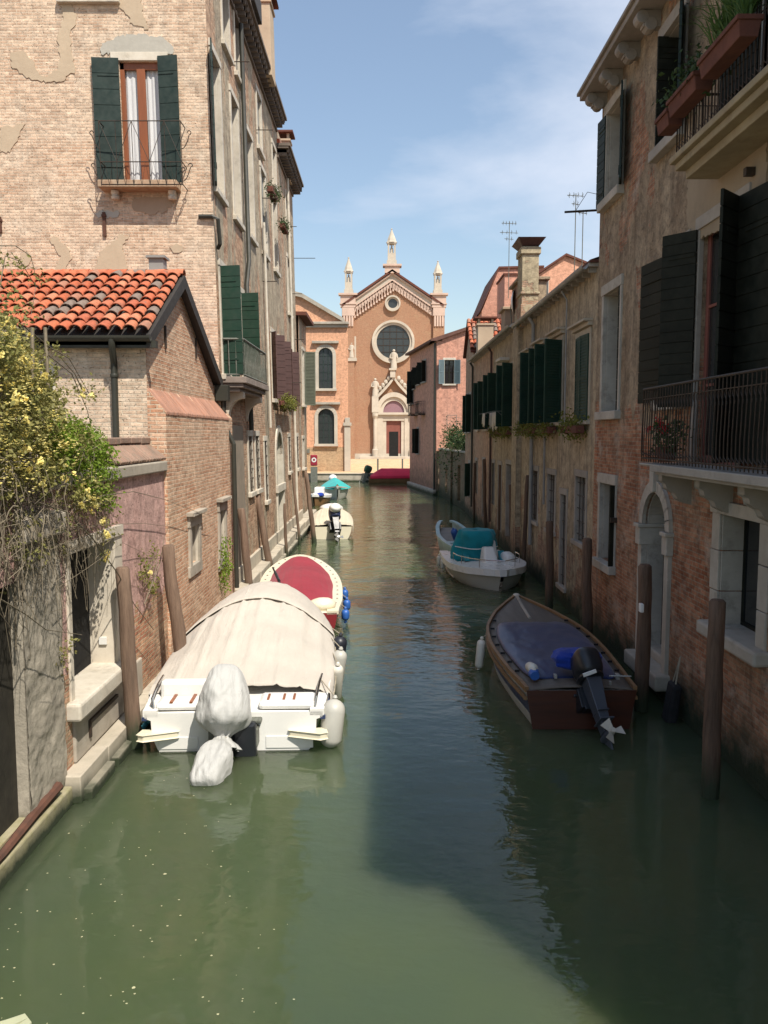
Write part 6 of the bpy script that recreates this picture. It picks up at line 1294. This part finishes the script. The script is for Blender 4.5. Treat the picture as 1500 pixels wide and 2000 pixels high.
# 7: wooden boat, right
B7=Boat(5.2,[(0,.80,.50),(.2,.90,.50),(.45,.96,.54),(.65,.86,.60),(.82,.56,.70),(.93,.24,.80),(1,.02,.88)],.25,prof=((1,1),(.97,.7),(.93,.35),(.86,.0),(.6,-.15),(.3,-.2),(0,-.22)))
B7.tab=[(0,.73,.54),(.2,.82,.53),(.45,.88,.55),(.65,.80,.60),(.82,.54,.67),(.93,.25,.74),(1,.02,.80)]
r7=rad(.7); o7=thing('wooden_motor_boat','varnished wooden boat with navy cover and raised black outboard, near right','boat',(2.68,11.0,0),r7,local=True)
B7.hull(o7,[M['gelgrey'],M['bluetrim'],M['mahog']],stripes=lambda j,k:(1 if j in (1,k-3) else 0))
mb=MB(); mb.prism(Fr((0,-.012,0),(1,0,0),(0,-1,0)),[(-.75,.54),(-.66,.0),(-.5,-.18),(.5,-.18),(.66,.0),(.75,.54)],-.0,.02); mb.build('transom',M['mahog'],o7)
B7.strip(o7,M['rail'],'gunwale_rail',-.035,.015,-.03,.045); B7.strip(o7,M['rail'],'rubbing_strake',-.045,-.005,-.14,-.10); B7.deck(o7,M['deckw'],'deck',0,1,.0,.01,.05,n=40,m=14)
mb=MB(); mb.tube([(0,3.75,.69),(0,4.5,.75),(0,5.12,.83)],.03,6); mb.build('bow_batten',M['stoned'],o7)
mb=MB(); mb.blob((0,5.17,.83),(.07,.08,.04),.05,2); mb.build('bow_cap',M['stonew'],o7,smooth=True)
mb=MB()
def f(u,v):
    t=.075+.61*v; hb,z=smooth_tab(B7.tab,t); x=2*u-1; e=(1-abs(2*v-1)**7)**.5; wd=(hb-.13)*(e*.25+.75 if v>.5 else (e*.15+.85)); q=abs(x)
    return (wd*x,5.2*t,z+.05+.06*(1-q**6)*(1-abs(2*v-1)**8)+.012*mnoise.fractal(Vector((x*3,v*6,2)),.7,2,4)*(q<.97))
mb.grid(f,40,60); mb.build('navy_cover',M['bluetarp'],o7,smooth=True,solid=.01,ang=80)
mb=MB()
for i in range(7):
    for sg in (-1,1): g_=B7.g(.16+.55*i/6,sg,.075,.05); mb.box(g_.x-.035,g_.x+.035,g_.y-.008,g_.y+.008,g_.z-.03,g_.z+.003)
mb.build('cover_strap',M['motor'],o7)
mb=MB(); mb.box(.55,.60,.25,.32,.60,.68); mb.box(.40,.43,.05,.09,.58,.64); mb.box(-.30,-.26,.30,.38,.60,.66); mb.tube([(.45,.25,.66),(.75,.22,.66)],.012,6); mb.build('deck_fitting',M['alu'],o7,bevel=.006)
mt=motor(o7,(.12,-.10,.62),rad(-42),.9,mcol='motor',leg='motorg',turn=rad(9),prop='stonew')
mb=MB(); mb.blob((.06,.48,.84),(.34,.26,.14),.13,1.8,32,20,seed=5,p=.8); mb.build('blue_hood',M['bluecloth'],mt,smooth=True)
mb=MB(); mb.v=[]; mb.box(-.09,.09,-.02,.0,0,.045); Mx=Matrix.Translation((.02,-.36,.86))@Matrix.Rotation(rad(-20),4,'Y'); mb.v=[Mx@v for v in mb.v]; mb.build('motor_decal',M['gel'],mt)
W7=Matrix.Translation((2.68,11.0,0))@Matrix.Rotation(r7,4,'Z')
fender(W7@Vector((-1.0,2.9,.26)),'long cream fender hanging off the wooden boat','fenderw',.075,.50,(rad(-4),rad(6)),rope_to=W7@Vector((-.86,2.95,.60)))
t=fender(W7@Vector((-.58,.52,.70)),'white fender with blue end lying on the wooden boat deck','fenderw',.075,.36,(rad(80),rad(0)),group=None); mb=MB(); p_=W7@Vector((-.58,.30,.66)); mb.tube([p_+Vector((0,-.04,-.005)),p_+Vector((0,.05,.01))],[.065,.079],14); mb.build('blue_end',M['fenderb'],t,smooth=True)
# 8: white boat with teal tarp, right
B8=Boat(4.4,[(0,.86,.46),(.3,.98,.48),(.6,1.0,.50),(.8,.74,.52),(.93,.34,.55),(1,.04,.57)],.35)
r8=rad(185.5); o8=thing('white_teal_tarp_boat','small open white boat with bow rail and teal tarp over its console, at right','boat',(2.58,25.0,0),r8,local=True)
B8.hull(o8,M['gelgrey']); B8.strip(o8,M['gel'],'gunwale',-.05,.20,-.14,.03); B8.deck(o8,M['gel'],'foredeck',.52,1.0,.0,.02,.03); B8.deck(o8,M['gel'],'stern_deck',.0,.12,.0,.02,.0); B8.deck(o8,M['gelgrey'],'cockpit_floor',.1,.55,-.40,.10,.0)
B8.strip(o8,M['gel'],'cockpit_side',.18,.22,-.40,.02,.1,.55)
mb=MB(); mb.hexa([(-.42,1.6,.1),(.42,1.6,.1),(.42,2.35,.1),(-.42,2.35,.1),(-.34,1.7,1.05),(.34,1.7,1.05),(.34,2.05,1.05),(-.34,2.05,1.05)]); mb.hexa([(-.30,2.3,.45),(.18,2.3,.45),(.14,2.9,.45),(-.26,2.9,.45),(-.25,2.3,.92),(.12,2.3,.92),(.08,2.5,.92),(-.2,2.5,.92)]); mb.build('console',M['gel'],o8,bevel=.05)
mb=MB(); mb.blob((-.62,2.3,.56),(.20,.32,.20),.03,1,p=.8); mb.build('seat_pod',M['gel'],o8,smooth=True)
mb=MB()
def f(u,v):
    th=u*2*math.pi; k=1+.10*math.sin(th*6+1)*v+.12*mnoise.fractal(Vector((math.cos(th),math.sin(th),v*2)),.7,2,4); r=(.08+.42*min(1,v*3)**.5+.08*v); z=1.32-.95*max(0,v-.22)/.78*(1+.12*math.sin(th*3+2)); 
    return Vector((.18+math.cos(th)*r*k*1.08,1.75+math.sin(th)*r*k*.95,z+.02*math.sin(th*9)*v))
mb.grid(f,64,24); mb.build('teal_tarp',M['teal'],o8,smooth=True,solid=.01,ang=80)
mb=MB(); mb.tube([(.18+.64*math.cos(a*.3),1.75+.56*math.sin(a*.3),.86+.02*math.sin(a)) for a in range(22)],.012,5); mb.build('tarp_cord',M['gel'],o8)
mb=MB(); 
for sg in (-1,1): mb.hexa([(sg*.5-.09,2.1,.52),(sg*.5+.09,2.1,.52),(sg*.5+.12,2.5,.545),(sg*.5-.02,2.5,.545),(sg*.5-.09,2.0,.75),(sg*.5+.09,2.0,.75),(sg*.5+.10,2.5,.56),(sg*.5-.02,2.5,.56)])
mb.build('tarp_strap',M['teal'],o8)
mb=MB(); rl=[]
for i in range(17):
    t_=.50+.46*(i/8 if i<=8 else (16-i)/8); sg=-1 if i<=8 else 1; g_=B8.g(min(t_,.95),sg,.14,.24); rl.append(g_)
mb.tube(rl[:9]+rl[9:],.014,7)
for i in (0,3,6,10,13,16): mb.tube([rl[i],rl[i]-Vector((0,0,.23))],.011,6)
mb.build('bow_rail',M['chrome'],o8,smooth=True)
W8=Matrix.Translation((2.58,25.0,0))@Matrix.Rotation(r8,4,'Z')
for k,(y,l) in enumerate(((.45,'farther white fender low on the side of the white boat'),(1.1,'nearer white fender low on the side of the white boat'))): q=W8@Vector((.99,y,.25)); fender(q,l,'fenderw',.07,.30,group='white fenders of the white boat',rope_to=W8@Vector((.92,y,.46)))
# 9: pale blue skiff behind
B9=Boat(4.2,[(0,.56,.50),(.3,.62,.52),(.6,.60,.58),(.82,.48,.74),(.94,.34,.84),(1,.22,.88)],.3); r9=rad(6); o9=thing('pale_blue_skiff','pale blue open skiff with grey floor behind the white boat','boat',(2.68,25.6,0),r9,local=True)
B9.hull(o9,M['gelb']); B9.strip(o9,M['gelb'],'gunwale',-.03,.10,-.04,.03); B9.deck(o9,pm('grey_boat_floor',(.30,.28,.26),.8,.2,5,.004),'floor',.05,.98,-.22,.08,0); mb=MB(); mb.box(-.60,.60,1.0,1.35,.46,.52); mb.build('thwart',M['gelb'],o9,bevel=.015)
W9=Matrix.Translation((2.68,25.6,0))@Matrix.Rotation(r9,4,'Z'); fender(W9@Vector((-.05,2.2,.62)),'dark blue fender leaning inside the pale blue skiff','fenderb',.12,.5,(rad(30),rad(-18)),group=None)
# 10: pale green boat corner, bottom left
BB=Boat(3.2,[(0,.55,.40),(.4,.62,.42),(.8,.40,.50),(1,.03,.60)],.3); o10=thing('pale_green_boat','pale green wooden boat, only its tip showing in the bottom left corner','boat',(-4.55,3.6,0),rad(-46),local=True); o10.location=(-4.36,2.28,0)
pg=pm('pale_green_paint',(.44,.46,.30),.6,.2,5,.003); BB.hull(o10,pg); BB.deck(o10,pg,'deck',.0,1,-.01,.01,.04); BB.strip(o10,pg,'gunwale',-.02,.05,-.02,.04)
# tyre fender at the right wall
mb=MB(); c=Vector((XR-.18,11.35,.28)); K=22
mb.hexa([c+Vector(p) for p in ((-.10,-.14,-.36),(.06,-.14,-.36),(.08,.16,-.34),(-.08,.16,-.34),(-.02,-.16,.24),(.12,-.16,.24),(.13,.14,.26),(.0,.14,.26))]); rf_=thing('rubber_fender','black rubber fender block hanging at the brick wall by the arched door','fender',c,group=None); mb.build('rubber_block',pm('dull_black_rubber',(.018,.018,.02),.8,.3,8,.006),rf_,bevel=.04); mb=MB(); mb.tube([c+Vector((.05,-.05,.24)),c+Vector((.12,0,.62)),c+Vector((.05,.06,.24))],.012,5); mb.build('hanging_rope',M['rope'],rf_)
# petals on the water
mb=MB(); fl=[]
for i in range(170):
    px_=R.uniform(0,600); py_=R.uniform(1500,2000)
    if R.random()<px_/900: continue
    p=onZ(px_,py_,.012)
    if p.x<-3.2: continue
    r=R.uniform(.004,.010)*(2.0 if R.random()<.05 else 1); a=R.uniform(0,6); k=5
    mb.add([p+Vector((math.cos(a+2*math.pi*j/k)*r*R.uniform(.6,1.2),math.sin(a+2*math.pi*j/k)*r*R.uniform(.5,1.1),.0)) for j in range(k)],[tuple(range(k))])
tag(mb.build('floating_petals',pm('floating_petals_pale',(.50,.48,.30),.8,.2,5,0)),'pale petals and bits drifting on the green water','petals','',None); bpy.data.objects['floating_petals']['kind']='stuff'
# ------------------------------------------------------------------ rose vine over the garden wall
sm=MB()
V=thing('yellow_rose_vine','yellow banksia rose spilling over the pink wall with dry hanging twigs','climbing rose',(-4.1,8.6,.3))
def vp(px_,py_,X): return onX(px_,py_,X)
def inpoly(x,y,P):
    c=False; j=len(P)-1
    for i in range(len(P)):
        if (P[i][1]>y)!=(P[j][1]>y) and x<(P[j][0]-P[i][0])*(y-P[i][1])/(P[j][1]-P[i][1])+P[i][0]: c=not c
        j=i
    return c
def sample(P):
    xs=[p[0] for p in P]; ys=[p[1] for p in P]
    while True:
        x=R.uniform(min(xs),max(xs)); y=R.uniform(min(ys),max(ys))
        if inpoly(x,y,P): return x,y
rose=[(-60,600),(20,618),(60,660),(80,700),(100,720),(108,760),(112,800),(170,845),(190,900),(215,950),(222,1000),(190,1010),(150,985),(110,960),(60,960),(-60,980)]
yl=[(-20,620),(20,640),(60,672),(75,710),(100,740),(105,780),(150,850),(165,900),(205,930),(200,990),(170,1000),(120,930),(60,960),(-20,940)]
lf=MB()
for i in range(430):
    x,y=sample(rose); X=R.uniform(-4.1,-3.25); c=vp(x,y,X); leafmb(lf,c,.055,34,(.07,.08,.06),droop=.2)
thin=[(-40,980),(60,960),(170,985),(215,1010),(200,1060),(150,1050),(60,1100),(-40,1180)]
for i in range(90):
    x,y=sample(thin); X=R.uniform(-3.75,-3.28); leafmb(lf,vp(x,y,X),.045,14,(.06,.05,.06),droop=.3)
for (x,y) in [(150,760),(165,770),(180,765),(60,600),(20,560),(70,540),(110,730),(120,690),(0,500),(30,520),(290,1110),(300,1090),(280,1130),(310,1140),(295,1150),(205,1010),(215,1040),(210,1090),(130,1265),(120,1290)]:
    for _ in range(3): leafmb(lf,vp(x+R.uniform(-10,10),y+R.uniform(-10,10),-3.42 if y>1000 else -3.6),.045,12,(.05,.05,.05))
lf.build('rose_foliage',M['leafo'],V)
for i in range(800):
    x,y=sample(yl if i%4 else rose); p=vp(x,y,R.uniform(-3.8,-3.15))
    for _ in range(R.choice((1,2,4))):
        c=p+Vector((R.gauss(0,.03),R.gauss(0,.03),R.gauss(0,.03)))
        for j in range(7): a=j*2.399; d=Vector((math.cos(a),math.sin(a),R.uniform(0,.8))).normalized(); s_=d.cross(Vector((0,0,1))).normalized(); L=.014; sm.add([c,c+d*L+s_*L*.6,c+d*L*1.5,c+d*L-s_*L*.6],[(0,1,2,3)])
sm.build('small_blossoms',M['petal'],V,kind='stuff')
proto=[]
for k in range(5):
    mb=MB()
    for _ in range(9):
        c=Vector((R.uniform(-.032,.032),R.uniform(-.032,.032),R.uniform(-.028,.028)))
        for j in range(9):
            a=j*2.399; d=Vector((math.cos(a),math.sin(a),R.uniform(.0,.8))).normalized(); s=d.cross(Vector((0,0,1))).normalized(); L=.015; mb.add([c,c+d*L+s*L*.6,c+d*L*1.5,c+d*L-s*L*.6],[(0,1,2,3)])
    o=mb.build('blossom_cluster',M['petal'],V); o.location=(0,0,-50); proto.append(o)
used=0
def blossom(p,sc=1):
    global used
    src=proto[used%5]; o=src if used<5 else src.copy()
    if used>=5: link(o); o.parent=V
    o.location=p-base[V]; o.rotation_euler=(R.uniform(0,6),R.uniform(0,6),R.uniform(0,6)); o.scale=(sc,)*3; used+=1
for i in range(82):
    x,y=sample(yl); blossom(vp(x,y,R.uniform(-3.5,-3.15)),R.uniform(.5,.95))
for (x,y) in [(205,1040),(215,1080),(212,1048),(165,772),(178,768),(158,764),(170,960),(175,1000),(185,985),(30,640),(8,625),(200,1020),(208,1015),(203,1093),(293,1118),(60,660)]: blossom(vp(x,y,-3.3),.8)
mb=MB(); mb.r=0
for i in range(330):
    x=R.uniform(-70,150 if i%4 else 200); y0=R.uniform(900,1120)-max(0,x-60)*.5; X=R.uniform(-3.75,-3.2); p=vp(x,y0,X); L=R.uniform(.5,1.7); a=R.uniform(0,6.28); dr=Vector((.22*math.cos(a),.8*math.sin(a),0)); pts=[]; q=R.uniform(.3,1.1)
    for t_ in range(8):
        u=t_/7; pts.append(p+dr*L*u*.6+Vector((0,0,L*(.25*u-q*u*u)))+Vector((R.gauss(0,.012),R.gauss(0,.02),R.gauss(0,.02))))
    pts=[Vector((max(v.x,-3.85) if v.y<8.7 else max(v.x,-3.44),v.y,max(v.z,.3))) for v in pts]
    mb.tube(pts,.0055,4,.002,cap=False)
    if i%2:
        for _ in range(3): s_=R.choice(pts[2:]); mb.tube([s_,s_+Vector((R.uniform(-.1,.1),R.uniform(-.25,.25),R.uniform(-.25,.1)))],.003,3,cap=False)
def arc(P,X,r=.007): mb.tube([vp(x,y,X) for x,y in P],r,5,r*.5,cap=False)
arc([(70,980),(130,1000),(180,1050),(230,1120),(262,1180),(300,1230)],-3.3,.010); arc([(150,985),(200,968),(260,960),(320,975),(380,998),(420,1010)],-3.3); arc([(130,1030),(200,1025),(280,1022),(340,1030)],-3.3,.005)
arc([(60,640),(90,690),(140,730),(170,800),(180,840)],-3.5); arc([(50,640),(100,680),(135,700),(175,770)],-3.5); arc([(0,1170),(50,1200),(90,1230),(160,1240)],-3.25); arc([(110,1150),(170,1110),(240,1060),(300,1090)],-3.3,.004)
arc([(0,560),(10,500),(40,510),(70,560),(60,620)],-3.7,.006); arc([(0,480),(30,480),(60,500),(70,540)],-3.8,.006)
for (x0,y0,x1,y1) in ((282,1180,310,1070),(290,1160,322,1045),(285,1120,300,1080),(160,760,120,700)): arc([(x0,y0),((x0+x1)/2+6,(y0+y1)/2),(x1,y1)],-3.38,.008)
mb.build('twigs',M['twig'],V)
mb=MB()
for i in range(14):
    x=R.uniform(-40,90); X=R.uniform(-4.0,-3.4); mb.tube([vp(x+R.uniform(-30,30),y,X+R.uniform(-.08,.08)) for y in (640,760,880,1000,1100+R.uniform(0,250))],.018,6,.008)
mb.build('stem',M['twig'],V)
t=thing('green_creeper','bright green leafy creeper mound on the garden wall right of the yellow roses','creeper',(-3.9,10.2,3.4)); mb=MB()
gp=[(105,830),(150,822),(190,850),(218,890),(226,940),(215,1000),(190,985),(160,960),(120,930),(95,880)]
for i in range(360):
    x,y=sample(gp); leafmb(mb,vp(x,y,R.uniform(-3.95,-3.35)),.05,30,(.055,.06,.05),droop=.3)
mb.build('foliage',M['leaf'],t); mb=MB()
for i in range(10): x,y=sample(gp); mb.tube([vp(x,y,-3.7),vp(x+R.uniform(-20,20),y+60,-3.7),vp(150,950,-3.9)],.010,5)
mb.build('stem',M['twig'],t)
t=thing('hanging_weeds','green weeds hanging from the second small annex window','weeds',(-3.4,17.6,1.3)); mb=MB()
for i in range(44): c=onX(R.uniform(432,450),R.uniform(1055,1150),-3.38+R.uniform(-.03,.05)); leafmb(mb,c,.06,10,(.03,.05,.10),droop=.9)
mb.build('foliage',M['leaf'],t)
t=thing('wall_tuft','reddish green tuft growing out of the broken wall beside the second pole','weeds',(-3.45,12.2,2.0)); mb=MB()
for i in range(16): c=onX(R.uniform(278,312),R.uniform(1070,1160),-3.42+R.uniform(-.03,.08)); leafmb(mb,c,.05,12,(.04,.05,.05))
mb.build('foliage',M['leafy'],t)
bpy.context.view_layer.update()
